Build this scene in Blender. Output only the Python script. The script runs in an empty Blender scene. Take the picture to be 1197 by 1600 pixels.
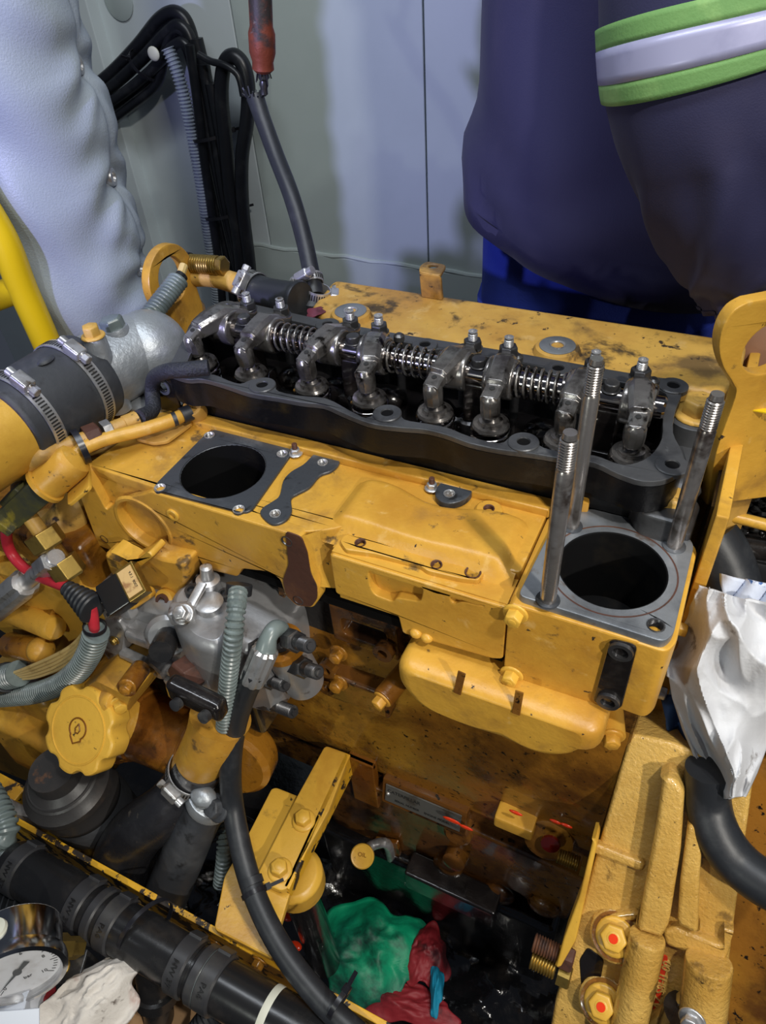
import bpy, bmesh, math, random
from mathutils import Vector, Matrix, noise
from mathutils.geometry import tessellate_polygon
random.seed(7)
S = bpy.context.scene
COL = S.collection
# ------------------------------------------------------------------ camera
FPX = 1134.09                                   # focal length in pixels of the 1197x1600 frame
CAM = Vector((0.0, 0.0, 1.365))
RGT = Vector((0.90039142, 0.43053918, -0.06270015))
DWN = Vector((0.24655268, -0.62364866, -0.74180464))
FWD = Vector((-0.35847883, 0.65245564, -0.66767849))
cd = bpy.data.cameras.new('camera'); cam = bpy.data.objects.new('camera', cd); COL.objects.link(cam)
cd.sensor_fit = 'VERTICAL'; cd.sensor_height = 36.0; cd.lens = FPX * 36.0 / 1600.0
cd.clip_start = 0.01; cd.clip_end = 50
cam.matrix_world = Matrix(((RGT.x, -DWN.x, -FWD.x, CAM.x), (RGT.y, -DWN.y, -FWD.y, CAM.y), (RGT.z, -DWN.z, -FWD.z, CAM.z), (0, 0, 0, 1)))
S.camera = cam
# ------------------------------------------------------------------ world, lamps, exposure
S.view_settings.view_transform = 'Standard'; S.view_settings.look = 'None'
S.view_settings.exposure = 0.10; S.view_settings.gamma = 1.0; S.view_settings.use_curve_mapping = False
w = bpy.data.worlds.new('world'); S.world = w; w.use_nodes = True
w.node_tree.nodes['Background'].inputs[0].default_value = (0.62, 0.72, 0.95, 1)
w.node_tree.nodes['Background'].inputs[1].default_value = 0.055
def lamp(name, kind, loc, target, power, col, size=0.1, **k):
    d = bpy.data.lights.new(name, kind); d.energy = power; d.color = col
    if kind == 'AREA': d.shape = 'RECTANGLE'; d.size = size; d.size_y = k.get('size_y', size)
    else: d.shadow_soft_size = size
    if kind == 'SPOT': d.spot_size = k.get('angle', 1.2); d.spot_blend = k.get('blend', 0.4)
    o = bpy.data.objects.new(name, d); COL.objects.link(o); o.location = loc
    o.rotation_euler = (Vector(target) - Vector(loc)).to_track_quat('-Z', 'Y').to_euler()
    return o
lamp('work_lamp', 'SPOT', (0.42, 0.02, 1.98), (-0.15, 0.42, 0.80), 34.0, (1.0, 0.96, 0.88), 0.035, angle=1.75, blend=0.5)
lamp('trolley_lamp', 'SPOT', (0.85, -0.32, 1.52), (-0.05, 0.35, 0.50), 40.0, (1.0, 0.95, 0.86), 0.018, angle=0.95, blend=0.7)
lamp('bay_lamp', 'SPOT', (-0.88, -0.95, 1.42), (-0.53, 1.3, 1.10), 105.0, (0.50, 0.50, 1.0), 0.05, angle=0.60, blend=1.0)
lamp('inspection_lamp', 'SPOT', (-0.42, -0.62, 1.17), (-0.45, 1.1, 0.95), 6.5, (0.95, 1.0, 0.92), 0.02, angle=1.5, blend=0.6)
lamp('ceiling_tube', 'AREA', (-0.35, 0.35, 2.3), (-0.35, 0.45, 0.9), 12.0, (0.88, 0.94, 1.0), 1.3, size_y=0.16)
# ------------------------------------------------------------------ pixel -> place, on a plane of the engine
def W(px, py, z=None, y=None, x=None):
    d = RGT * (px - 598.5) + DWN * (py - 800.0) + FWD * FPX
    if z is not None: t = (z - CAM.z) / d.z
    elif y is not None: t = (y - CAM.y) / d.y
    else: t = (x - CAM.x) / d.x
    return CAM + d * t
# the flywheel housing's sloping front: local u along x, v up the slope, w outwards
TF = Matrix(((1, 0, 0, 0.0), (0, 0.5, -0.866, 0.405), (0, 0.866, 0.5, 0.755), (0, 0, 0, 1)))
def WT(px, py, w=0.0):
    d = RGT * (px - 598.5) + DWN * (py - 800.0) + FWD * FPX; n = Vector((0, -0.866, 0.5)); o = Vector((0.0, 0.405, 0.755)) + n * w
    return CAM + d * ((o - CAM).dot(n) / d.dot(n))
def WZ(pts, z): return [W(a, b, z=z) for a, b in pts]
def WY(pts, y): return [W(a, b, y=y) for a, b in pts]
V = Vector
# ------------------------------------------------------------------ materials
def _n(nt, kind, **k):
    n = nt.nodes.new(kind)
    for a, b in k.items(): setattr(n, a, b)
    return n
def _noise(nt, co, scale, detail=5, rough=0.6, dist=0.0):
    n = _n(nt, 'ShaderNodeTexNoise'); n.inputs['Scale'].default_value = scale; n.inputs['Detail'].default_value = detail
    n.inputs['Roughness'].default_value = rough; n.inputs['Distortion'].default_value = dist
    nt.links.new(co, n.inputs['Vector']); return n
def _ramp(nt, src, a, b):
    r = _n(nt, 'ShaderNodeMapRange'); r.interpolation_type = 'SMOOTHSTEP'
    r.inputs['From Min'].default_value = a; r.inputs['From Max'].default_value = b
    nt.links.new(src, r.inputs['Value']); return r.outputs[0]
def _mix(nt, fac, a, b):
    m = _n(nt, 'ShaderNodeMix', data_type='RGBA')
    if isinstance(fac, float): m.inputs[0].default_value = fac
    else: nt.links.new(fac, m.inputs[0])
    for i, c in ((6, a), (7, b)):
        if isinstance(c, tuple): m.inputs[i].default_value = (*c, 1)
        else: nt.links.new(c, m.inputs[i])
    return m.outputs[2]
def mat(name, base, rough=0.5, metal=0.0, layers=(), bump=0.0, bscale=60, rvar=0.0, spec=0.5, coat=0.0, **k):
    """layers: (colour, noise scale, from, to [, roughness of layer])"""
    m = bpy.data.materials.new(name); m.use_nodes = True; nt = m.node_tree; p = nt.nodes['Principled BSDF']
    co = _n(nt, 'ShaderNodeTexCoord').outputs['Object']
    col = base; rg = None
    for i, L in enumerate(layers):
        mp = _n(nt, 'ShaderNodeMapping'); mp.inputs['Location'].default_value = (i * 3.7 + 1.1, i * 1.3, i * 2.9); nt.links.new(co, mp.inputs['Vector'])
        ns = _noise(nt, mp.outputs[0], L[1], 7, 0.62, 0.25)
        f = _ramp(nt, ns.outputs['Fac'], L[2], L[3])
        if len(L) > 5:
            mu = _n(nt, 'ShaderNodeMath', operation='MULTIPLY'); nt.links.new(f, mu.inputs[0]); mu.inputs[1].default_value = L[5]; f = mu.outputs[0]
        col = _mix(nt, f, col, L[0])
        if len(L) > 4 and L[4] is not None:
            mm = _n(nt, 'ShaderNodeMix', data_type='FLOAT'); nt.links.new(f, mm.inputs[0])
            if rg is None: mm.inputs[2].default_value = rough
            else: nt.links.new(rg, mm.inputs[2])
            mm.inputs[3].default_value = L[4]; rg = mm.outputs[0]
    if isinstance(col, tuple): p.inputs['Base Color'].default_value = (*col, 1)
    else: nt.links.new(col, p.inputs['Base Color'])
    p.inputs['Metallic'].default_value = metal; p.inputs['Specular IOR Level'].default_value = spec
    p.inputs['Coat Weight'].default_value = coat; p.inputs['Coat Roughness'].default_value = 0.08
    if rg is not None: nt.links.new(rg, p.inputs['Roughness'])
    elif rvar:
        r = _n(nt, 'ShaderNodeMapRange'); r.inputs['To Min'].default_value = max(0.03, rough - rvar); r.inputs['To Max'].default_value = rough + rvar
        r.inputs['From Min'].default_value = 0.3; r.inputs['From Max'].default_value = 0.7
        nt.links.new(_noise(nt, co, 28, 5).outputs['Fac'], r.inputs['Value']); nt.links.new(r.outputs[0], p.inputs['Roughness'])
    else: p.inputs['Roughness'].default_value = rough
    if bump:
        b = _n(nt, 'ShaderNodeBump'); b.inputs['Strength'].default_value = bump; b.inputs['Distance'].default_value = 0.002
        nt.links.new(_noise(nt, co, bscale, k.get('bdetail', 4)).outputs['Fac'], b.inputs['Height']); nt.links.new(b.outputs[0], p.inputs['Normal'])
    if 'trans' in k: p.inputs['Transmission Weight'].default_value = k['trans']
    if 'alpha' in k: p.inputs['Alpha'].default_value = k['alpha']
    if 'sheen' in k: p.inputs['Sheen Weight'].default_value = k['sheen']; p.inputs['Sheen Roughness'].default_value = 0.5
    return m
YEL = (0.64, 0.350, 0.046)
M = {}
M['yellow'] = mat('yellow_paint', YEL, 0.38, layers=(((0.45, 0.21, 0.025), 5, 0.42, 0.66, None, 0.9), ((0.25, 0.125, 0.03), 13, 0.51, 0.70, 0.55, 0.7), ((0.70, 0.46, 0.16), 48, 0.60, 0.72, 0.5, 0.5), ((0.06, 0.04, 0.022), 30, 0.62, 0.70, 0.6, 0.85), ((0.02, 0.015, 0.012), 110, 0.66, 0.71, 0.6)), bump=0.3, bscale=90)
M['yellow_sooty'] = mat('yellow_paint_sooty', (0.58, 0.345, 0.075), 0.46, layers=(((0.42, 0.22, 0.045), 6, 0.42, 0.66), ((0.10, 0.062, 0.03), 9, 0.50, 0.64, 0.6, 0.85), ((0.025, 0.02, 0.015), 16, 0.56, 0.66, 0.6, 0.9), ((0.66, 0.44, 0.17), 34, 0.58, 0.70, 0.5, 0.5), ((0.04, 0.025, 0.015), 70, 0.60, 0.68, 0.6)), bump=0.35, bscale=70)
M['yellow_oily'] = mat('yellow_paint_oil_film', (0.34, 0.145, 0.014), 0.28, layers=(((0.17, 0.058, 0.007), 6, 0.40, 0.62), ((0.055, 0.020, 0.005), 12, 0.52, 0.68, 0.18), ((0.42, 0.21, 0.03), 20, 0.60, 0.72, 0.3, 0.6), ((0.03, 0.014, 0.006), 60, 0.56, 0.74, 0.2, 0.7)), bump=0.35, bscale=110, coat=0.35)
M['yellow_wet'] = mat('yellow_paint_wet_oil', (0.66, 0.41, 0.105), 0.20, layers=(((0.50, 0.28, 0.055), 7, 0.42, 0.68), ((0.13, 0.07, 0.02), 34, 0.60, 0.72, 0.15, 0.8), ((0.03, 0.02, 0.01), 130, 0.66, 0.72, 0.3)), bump=0.8, bscale=260, coat=0.8)
M['yellow_clean'] = mat('yellow_paint_fresh', (0.66, 0.38, 0.05), 0.36, layers=(((0.48, 0.245, 0.03), 9, 0.45, 0.70), ((0.16, 0.09, 0.025), 26, 0.60, 0.72, 0.5, 0.7), ((0.03, 0.02, 0.01), 80, 0.66, 0.72, 0.5)), bump=0.2, bscale=120)
M['yellow_bright'] = mat('yellow_rail_paint', (0.85, 0.58, 0.01), 0.35, layers=(((0.6, 0.38, 0.01), 9, 0.5, 0.8),))
M['yellow_chipped'] = mat('yellow_paint_chipped', (0.74, 0.40, 0.02), 0.45, layers=(((0.5, 0.25, 0.02), 12, 0.45, 0.7), ((0.025, 0.016, 0.01), 34, 0.525, 0.56, 0.6)), bump=0.4, bscale=50)
M['brown_oil'] = mat('oil_soaked_iron', (0.13, 0.050, 0.010), 0.26, layers=(((0.28, 0.125, 0.016), 5, 0.46, 0.66), ((0.022, 0.010, 0.005), 11, 0.50, 0.64, 0.16), ((0.006, 0.004, 0.003), 90, 0.58, 0.66, 0.2)), bump=0.45, bscale=90, coat=0.5)
M['rail_black'] = mat('oil_black_wall', (0.005, 0.005, 0.006), 0.34, 0.0, layers=(((0.035, 0.025, 0.008), 9, 0.60, 0.75), ((0.014, 0.013, 0.012), 30, 0.5, 0.7)), bump=0.35, bscale=60, spec=0.30)
M['black_oil'] = mat('black_oily_iron', (0.012, 0.010, 0.010), 0.22, 0.2, layers=(((0.03, 0.026, 0.024), 25, 0.5, 0.7),), bump=0.4, bscale=60, coat=0.5)
M['tank_black'] = mat('black_oily_sheet', (0.006, 0.006, 0.007), 0.16, layers=(((0.02, 0.017, 0.015), 20, 0.5, 0.7),), bump=1.0, bscale=55, coat=0.6)
M['gunmetal'] = mat('machined_iron', (0.105, 0.108, 0.115), 0.40, 0.55, layers=(((0.045, 0.045, 0.05), 16, 0.45, 0.66), ((0.20, 0.205, 0.21), 60, 0.60, 0.72, None, 0.6)), bump=0.15, bscale=140)
M['bare'] = mat('bare_gasket_face', (0.235, 0.250, 0.270), 0.40, 0.45, layers=(((0.115, 0.125, 0.14), 12, 0.42, 0.66), ((0.11, 0.065, 0.035), 40, 0.60, 0.72, None, 0.8)), bump=0.15, bscale=180)
M['dark_bare'] = mat('dark_gasket_face', (0.060, 0.066, 0.077), 0.42, 0.35, layers=(((0.135, 0.145, 0.16), 14, 0.50, 0.68), ((0.02, 0.02, 0.02), 38, 0.56, 0.68)), bump=0.18, bscale=160)
M['rocker'] = mat('oiled_rocker_steel', (0.30, 0.285, 0.275), 0.27, 0.8, layers=(((0.11, 0.10, 0.095), 34, 0.44, 0.64), ((0.018, 0.015, 0.013), 60, 0.56, 0.66)), bump=0.2, bscale=120)
M['polished'] = mat('polished_shaft_steel', (0.46, 0.43, 0.42), 0.13, 1.0, layers=(((0.30, 0.17, 0.14), 20, 0.5, 0.75),))
M['steel'] = mat('zinc_steel', (0.60, 0.60, 0.61), 0.34, 0.75, layers=(((0.38, 0.37, 0.36), 36, 0.45, 0.68), ((0.14, 0.11, 0.08), 70, 0.60, 0.72)), bump=0.1, bscale=150)
M['dark_steel'] = mat('blackened_steel', (0.075, 0.075, 0.08), 0.33, 0.7, layers=(((0.16, 0.155, 0.15), 50, 0.5, 0.68),), bump=0.1, bscale=120)
M['stud'] = mat('oily_stud_steel', (0.42, 0.39, 0.37), 0.27, 0.85, layers=(((0.10, 0.075, 0.065), 24, 0.46, 0.64), ((0.52, 0.50, 0.50), 50, 0.56, 0.70)), bump=0.12, bscale=90)
M['alu'] = mat('cast_aluminium', (0.40, 0.425, 0.455), 0.42, 0.55, layers=(((0.29, 0.31, 0.335), 12, 0.45, 0.7), ((0.12, 0.12, 0.12), 90, 0.68, 0.76)), bump=0.28, bscale=230)
M['pump_alu'] = mat('pump_aluminium', (0.40, 0.40, 0.41), 0.40, 0.6, layers=(((0.30, 0.30, 0.31), 16, 0.45, 0.7), ((0.09, 0.06, 0.045), 26, 0.60, 0.72)), bump=0.15, bscale=120)
M['brass'] = mat('brass_fitting', (0.40, 0.27, 0.07), 0.36, 0.85, layers=(((0.20, 0.13, 0.04), 40, 0.48, 0.7),), bump=0.1)
M['copper'] = mat('corroded_copper_pipe', (0.20, 0.045, 0.022), 0.55, 0.3, layers=(((0.035, 0.028, 0.026), 22, 0.44, 0.6), ((0.15, 0.13, 0.12), 60, 0.64, 0.72)), bump=0.5, bscale=80)
M['rubber'] = mat('black_rubber', (0.016, 0.018, 0.022), 0.45, layers=(((0.032, 0.034, 0.038), 35, 0.48, 0.7),), bump=0.08, bscale=200)
M['rubber_dusty'] = mat('dusty_rubber', (0.036, 0.039, 0.046), 0.55, layers=(((0.075, 0.078, 0.085), 12, 0.5, 0.72), ((0.016, 0.016, 0.018), 30, 0.56, 0.7)), bump=0.12, bscale=170)
M['cable'] = mat('black_cable_sheath', (0.008, 0.009, 0.012), 0.36, layers=(((0.018, 0.019, 0.022), 30, 0.5, 0.7),))
M['plastic'] = mat('black_pipe_plastic', (0.013, 0.013, 0.014), 0.26, layers=(((0.030, 0.026, 0.024), 14, 0.46, 0.7, 0.45), ((0.22, 0.20, 0.17), 230, 0.73, 0.75)), bump=0.05, bscale=60)
M['plastic_band'] = mat('black_pipe_ring', (0.032, 0.032, 0.035), 0.42, layers=(((0.05, 0.048, 0.046), 30, 0.5, 0.7),))
M['conduit'] = mat('grey_conduit', (0.155, 0.190, 0.188), 0.30, layers=(((0.085, 0.105, 0.105), 20, 0.45, 0.7),))
M['conduit_pale'] = mat('pale_conduit', (0.30, 0.34, 0.38), 0.4, layers=(((0.16, 0.19, 0.22), 14, 0.45, 0.68),))
M['flank'] = mat('oil_film_flank', (0.25, 0.105, 0.012), 0.30, layers=(((0.36, 0.18, 0.02), 4, 0.46, 0.62), ((0.085, 0.032, 0.006), 6, 0.48, 0.66, 0.22), ((0.03, 0.014, 0.005), 22, 0.52, 0.76, 0.2, 0.8), ((0.008, 0.005, 0.003), 120, 0.60, 0.66, 0.3)), bump=0.4, bscale=110, coat=0.35)  # oil film on the block; on the housing side panel it paints shade
M['conduit_dark'] = mat('conduit_groove', (0.02, 0.03, 0.033), 0.5)
M['rubber_wet'] = mat('oily_rubber', (0.018, 0.018, 0.021), 0.27, layers=(((0.05, 0.05, 0.055), 9, 0.48, 0.68, 0.5, 0.7), ((0.09, 0.075, 0.06), 60, 0.64, 0.72, 0.6)), bump=0.12, bscale=120)
M['filter'] = mat('oil_filter_black', (0.028, 0.026, 0.026), 0.42, layers=(((0.075, 0.055, 0.042), 10, 0.5, 0.68), ((0.16, 0.07, 0.03), 24, 0.62, 0.74)), bump=0.15, bscale=80)
M['red'] = mat('red_cable_sheath', (0.55, 0.028, 0.045), 0.38, layers=(((0.25, 0.015, 0.025), 60, 0.55, 0.72),))
M['cream_wire'] = mat('cream_wire', (0.62, 0.44, 0.17), 0.45, layers=(((0.35, 0.22, 0.07), 50, 0.52, 0.74),))
M['white_vinyl'] = mat('white_quilted_vinyl', (0.35, 0.40, 0.46), 0.42, layers=(((0.30, 0.35, 0.41), 5, 0.45, 0.7), ((0.12, 0.12, 0.13), 26, 0.735, 0.77)), bump=0.22, bscale=420, bdetail=1)
M['wall'] = mat('pale_green_wall_paint', (0.44, 0.50, 0.49), 0.45, layers=(((0.39, 0.45, 0.44), 1.6, 0.4, 0.7), ((0.20, 0.20, 0.18), 30, 0.735, 0.78)), bump=0.05, bscale=8)
M['wall_white'] = mat('white_panel_paint', (0.58, 0.64, 0.66), 0.42, layers=(((0.50, 0.56, 0.58), 2, 0.4, 0.7), ((0.3, 0.3, 0.29), 40, 0.72, 0.78)), bump=0.05, bscale=8)
M['jacket'] = mat('navy_twill', (0.020, 0.0195, 0.070), 0.75, layers=(((0.030, 0.027, 0.078), 6, 0.45, 0.7),), bump=0.10, bscale=700, bdetail=1, sheen=0.06)
M['trouser'] = mat('blue_twill', (0.010, 0.030, 0.28), 0.8, layers=(((0.008, 0.02, 0.18), 7, 0.45, 0.7),), bump=0.3, bscale=500, bdetail=1)
M['hi_green'] = mat('green_webbing', (0.16, 0.33, 0.10), 0.7, layers=(((0.26, 0.45, 0.15), 16, 0.5, 0.7),), bump=0.2, bscale=400)
M['reflective'] = mat('grey_reflective_tape', (0.42, 0.42, 0.62), 0.35, 0.15, layers=(((0.30, 0.30, 0.48), 14, 0.45, 0.7),))
M['skin'] = mat('skin', (0.33, 0.17, 0.10), 0.5)
M['hair'] = mat('hair', (0.012, 0.009, 0.008), 0.6)
M['rag_white'] = mat('white_rag_cloth', (0.56, 0.57, 0.60), 0.85, layers=(((0.36, 0.34, 0.32), 12, 0.50, 0.68, None, 0.8), ((0.12, 0.10, 0.085), 30, 0.62, 0.72, None, 0.8)), bump=0.25, bscale=300)
M['rag_print'] = mat('blue_print_cloth', (0.015, 0.05, 0.15), 0.8, layers=(((0.02, 0.22, 0.42), 12, 0.54, 0.60),))
M['rag_teal'] = mat('teal_cloth', (0.0, 0.22, 0.36), 0.75)
M['rag_green'] = mat('green_oily_rag', (0.0, 0.30, 0.14), 0.55, layers=(((0.0, 0.13, 0.075), 7, 0.45, 0.62), ((0.004, 0.022, 0.018), 6, 0.52, 0.66)), bump=0.3, bscale=120)
M['rag_red'] = mat('red_oily_rag', (0.26, 0.015, 0.022), 0.6, layers=(((0.04, 0.005, 0.008), 12, 0.48, 0.64),), bump=0.3)
M['rag_grey'] = mat('dirty_white_rag', (0.60, 0.56, 0.51), 0.85, layers=(((0.40, 0.24, 0.20), 22, 0.56, 0.70), ((0.10, 0.075, 0.06), 34, 0.62, 0.72)), bump=0.6, bscale=140)
M['paper'] = mat('white_card', (0.72, 0.76, 0.84), 0.7)
M['dial'] = mat('gauge_dial', (0.66, 0.66, 0.68), 0.4, layers=(((0.5, 0.48, 0.48), 30, 0.5, 0.7),))
M['ink'] = mat('black_ink', (0.015, 0.015, 0.015), 0.6)
M['red_ink'] = mat('red_ink', (0.35, 0.03, 0.02), 0.6)
M['chrome'] = mat('polished_stainless', (0.62, 0.62, 0.63), 0.16, 1.0, layers=(((0.45, 0.45, 0.46), 40, 0.5, 0.7),))
M['plate'] = mat('nameplate_aluminium', (0.20, 0.20, 0.19), 0.35, 0.6, layers=(((0.08, 0.06, 0.04), 24, 0.5, 0.7),))
M['sealant'] = mat('red_sealant', (0.75, 0.045, 0.01), 0.22, coat=0.5)
M['dark_red_oil'] = mat('red_oil_pool', (0.09, 0.004, 0.002), 0.08, coat=1.0)
M['rust'] = mat('rust_brown', (0.075, 0.028, 0.017), 0.6, layers=(((0.13, 0.05, 0.02), 16, 0.5, 0.7), ((0.03, 0.016, 0.013), 28, 0.55, 0.7)), bump=0.3, bscale=130)
M['soot'] = mat('soot_black', (0.004, 0.004, 0.0045), 0.75, layers=(((0.008, 0.007, 0.006), 30, 0.5, 0.7),), spec=0.1)  # near-black that paints the dark depth of bores and holes
M['floor'] = mat('oily_steel_floor', (0.012, 0.012, 0.013), 0.2, layers=(((0.03, 0.026, 0.022), 12, 0.45, 0.7),), bump=0.7, bscale=30, coat=0.4)
M['glass_thin'] = mat('gauge_glass_thin', (0.8, 0.82, 0.85), 0.04, alpha=0.10)
M['glass'] = mat('gauge_glass', (0.9, 0.92, 0.95), 0.03, trans=1.0)
M['label'] = mat('paper_label', (0.60, 0.40, 0.17), 0.6, layers=(((0.30, 0.15, 0.06), 60, 0.55, 0.7),))
M['tie'] = mat('black_cable_tie', (0.012, 0.012, 0.016), 0.3)
M['tape_white'] = mat('white_tape', (0.62, 0.62, 0.52), 0.5)
M['tan'] = mat('tan_wood', (0.42, 0.25, 0.12), 0.7, layers=(((0.2, 0.1, 0.04), 20, 0.5, 0.7),))
M['braid'] = mat('braided_sleeve', (0.018, 0.020, 0.028), 0.55, bump=1.0, bscale=330)
# ------------------------------------------------------------------ mesh helpers
def frame(o, n, up=None):
    """matrix whose local z points along n, origin o"""
    n = V(n).normalized(); u = V(up) if up is not None else (V((0, 0, 1)) if abs(n.z) < 0.95 else V((0, 1, 0)))
    a = u.cross(n)
    if a.length < 1e-6: a = V((1, 0, 0)).cross(n)
    a.normalize(); b = n.cross(a); o = V(o)
    return Matrix(((a.x, b.x, n.x, o.x), (a.y, b.y, n.y, o.y), (a.z, b.z, n.z, o.z), (0, 0, 0, 1)))
def FR(y):   # local (u, v, w) -> (u, y - w, v): drawn on a vertical plane facing the viewer
    return Matrix(((1, 0, 0, 0), (0, 0, -1, y), (0, 1, 0, 0), (0, 0, 0, 1)))
def TZ(z): return Matrix.Translation((0, 0, z))
def catmull(pts, n=8, closed=False):
    P = [V(p) for p in pts]; m = len(P); out = []
    rng = range(m if closed else m - 1)
    for i in rng:
        if closed: p0, p1, p2, p3 = P[(i - 1) % m], P[i], P[(i + 1) % m], P[(i + 2) % m]
        else: p0, p1, p2, p3 = P[max(i - 1, 0)], P[i], P[i + 1], P[min(i + 2, m - 1)]
        for k in range(n):
            t = k / n
            out.append(0.5 * ((2 * p1) + (p2 - p0) * t + (2 * p0 - 5 * p1 + 4 * p2 - p3) * t * t + (3 * p1 - p0 - 3 * p2 + p3) * t ** 3))
    if not closed: out.append(P[-1].copy())
    return out
def rnd(pts, r=0.006, n=4):
    """round the corners of a 2D polygon"""
    P = [V((p[0], p[1])) for p in pts]; out = []; m = len(P)
    for i in range(m):
        a, b, c = P[i - 1], P[i], P[(i + 1) % m]
        d1 = a - b; d2 = c - b; q = min(r, d1.length * 0.45, d2.length * 0.45)
        s = b + d1.normalized() * q; e = b + d2.normalized() * q
        for k in range(n + 1):
            t = k / n; out.append((1 - t) ** 2 * s + 2 * t * (1 - t) * b + t * t * e)
    return out
def circ(cx, cy, r, n=24, ry=None): return [V((cx + r * math.cos(2 * math.pi * k / n), cy + (ry or r) * math.sin(2 * math.pi * k / n))) for k in range(n)]
def rect(x0, x1, y0, y1, r=0.0, n=4):
    p = [(x0, y0), (x1, y0), (x1, y1), (x0, y1)]
    return rnd(p, r, n) if r else [V(q) for q in p]
class MB:
    def __init__(s): s.v = []; s.f = []
    def add(s, vs, fs):
        b = len(s.v); s.v += [V(p) for p in vs]; s.f += [tuple(i + b for i in q) for q in fs]; return s
    def box(s, c, size, rot=None):
        c = V(c); h = V(size) / 2; m = rot.to_3x3() if rot is not None else Matrix.Identity(3)
        vs = [c + m @ V((h.x * i, h.y * j, h.z * k)) for k in (-1, 1) for j in (-1, 1) for i in (-1, 1)]
        return s.add(vs, [(0, 2, 3, 1), (4, 5, 7, 6), (0, 1, 5, 4), (2, 6, 7, 3), (0, 4, 6, 2), (1, 3, 7, 5)])
    def box2(s, a, b): a = V(a); b = V(b); return s.box((a + b) / 2, b - a)
    def bar(s, a, b, w, t, up=(0, 0, 1)):
        a = V(a); b = V(b); m = frame((a + b) / 2, b - a, up); return s.box((a + b) / 2, (w, t, (b - a).length), m)
    def loft(s, rings, closed=True, cap=True):
        n = len(rings[0]); vs = [p for r in rings for p in r]; fs = []
        for i in range(len(rings) - 1):
            for k in range(n if closed else n - 1):
                a = i * n + k; b = i * n + (k + 1) % n; fs.append((a, b, b + n, a + n))
        if cap and closed: fs.append(tuple(range(n - 1, -1, -1))); fs.append(tuple(range((len(rings) - 1) * n, len(rings) * n)))
        return s.add(vs, fs)
    def plate(s, outer, holes=(), t=0.005, m=None, w0=0.0):
        """extruded polygon with holes; local w from w0 to w0+t"""
        m = m or Matrix.Identity(4)
        def area(L): return sum(L[i - 1][0] * L[i][1] - L[i][0] * L[i - 1][1] for i in range(len(L)))
        o = [V((p[0], p[1], 0)) for p in outer]
        if area(o) < 0: o.reverse()
        loops = [o]
        for h in holes:
            q = [V((p[0], p[1], 0)) for p in h]
            if area(q) > 0: q.reverse()
            loops.append(q)
        flat = [p for L in loops for p in L]; N = len(flat)
        tris = tessellate_polygon(loops)
        vs = [m @ V((p.x, p.y, w0)) for p in flat] + [m @ V((p.x, p.y, w0 + t)) for p in flat]; fs = []
        for a, b, c in tris:
            A = (flat[b] - flat[a]).cross(flat[c] - flat[a]).z
            if A < 0: a, c = c, a
            fs.append((a + N, b + N, c + N)); fs.append((c, b, a))
        base = 0
        for L in loops:
            k = len(L)
            for i in range(k):
                j = (i + 1) % k; fs.append((base + i, base + j, base + j + N, base + i + N))
            base += k
        return s.add(vs, fs)
    def lathe(s, prof, m, n=24, cap=True):
        """profile (r, h) turned about the local z axis of m"""
        rings = [[m @ V((r * math.cos(2 * math.pi * k / n), r * math.sin(2 * math.pi * k / n), h)) for k in range(n)] for r, h in prof]
        return s.loft(rings, True, cap)
    def pillow(s, outer, m, prof):
        """prof: (inset, height) rings of a polygon shrunk along its inward normals"""
        P = [V((p[0], p[1])) for p in outer]; n = len(P)
        ar = sum(P[i - 1].x * P[i].y - P[i].x * P[i - 1].y for i in range(n))
        if ar < 0: P.reverse()
        C = sum(P, V((0, 0))) / n; N = [(C - p).normalized() for p in P]
        s.wn = True; prof = list(prof) + [(prof[-1][0] + 0.0012, prof[-1][1])]
        return s.loft([[m @ V((P[i].x + N[i].x * d, P[i].y + N[i].y * d, h)) for i in range(n)] for d, h in prof])
    def hexa(s, m, af, h, h0=0.0, ch=0.12):
        r = af / math.sqrt(3)
        return s.lathe([(r, h0), (r, h0 + h * (1 - ch)), (r * 0.86, h0 + h)], m, 6)
    def tube(s, pts, r, n=12, res=6, smooth=True, cap=True, corr=None, radii=None):
        P = catmull(pts, res) if smooth and len(pts) > 2 else [V(p) for p in pts]
        if corr:      # corrugated: resample by arc length with a ridge every corr metres
            step = corr / 4; Q = [P[0]]; acc = 0.0; last = P[0]
            for p in P[1:]:
                d = (p - last).length
                while acc + d >= step:
                    f = (step - acc) / d; last = last.lerp(p, f); Q.append(last.copy()); d = (p - last).length; acc = 0.0
                acc += d; last = p
            P = Q
        T = []
        for i in range(len(P)):
            t = P[min(i + 1, len(P) - 1)] - P[max(i - 1, 0)]; T.append(t.normalized() if t.length > 1e-9 else V((0, 0, 1)))
        u = T[0].orthogonal().normalized(); rings = []
        for i, p in enumerate(P):
            u = (u - T[i] * u.dot(T[i])).normalized(); v = T[i].cross(u)
            q = r
            if radii:
                g = i / max(1, len(P) - 1) * (len(radii) - 1); j = min(int(g), len(radii) - 2); q = radii[j] + (radii[j + 1] - radii[j]) * (g - j)
            if corr: q = q * (1.0, 1.0, 0.76, 0.76)[i % 4]
            rings.append([p + (u * math.cos(2 * math.pi * k / n) + v * math.sin(2 * math.pi * k / n)) * q for k in range(n)])
        return s.loft(rings, True, cap)
    def helix(s, m, R, wire, h, turns, n=8, seg=20, h0=0.0):
        N = int(turns * seg)
        pts = [m @ V((R * math.cos(2 * math.pi * i / seg), R * math.sin(2 * math.pi * i / seg), h0 + h * i / N)) for i in range(N + 1)]
        return s.tube(pts, wire, n, smooth=False)
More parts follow.
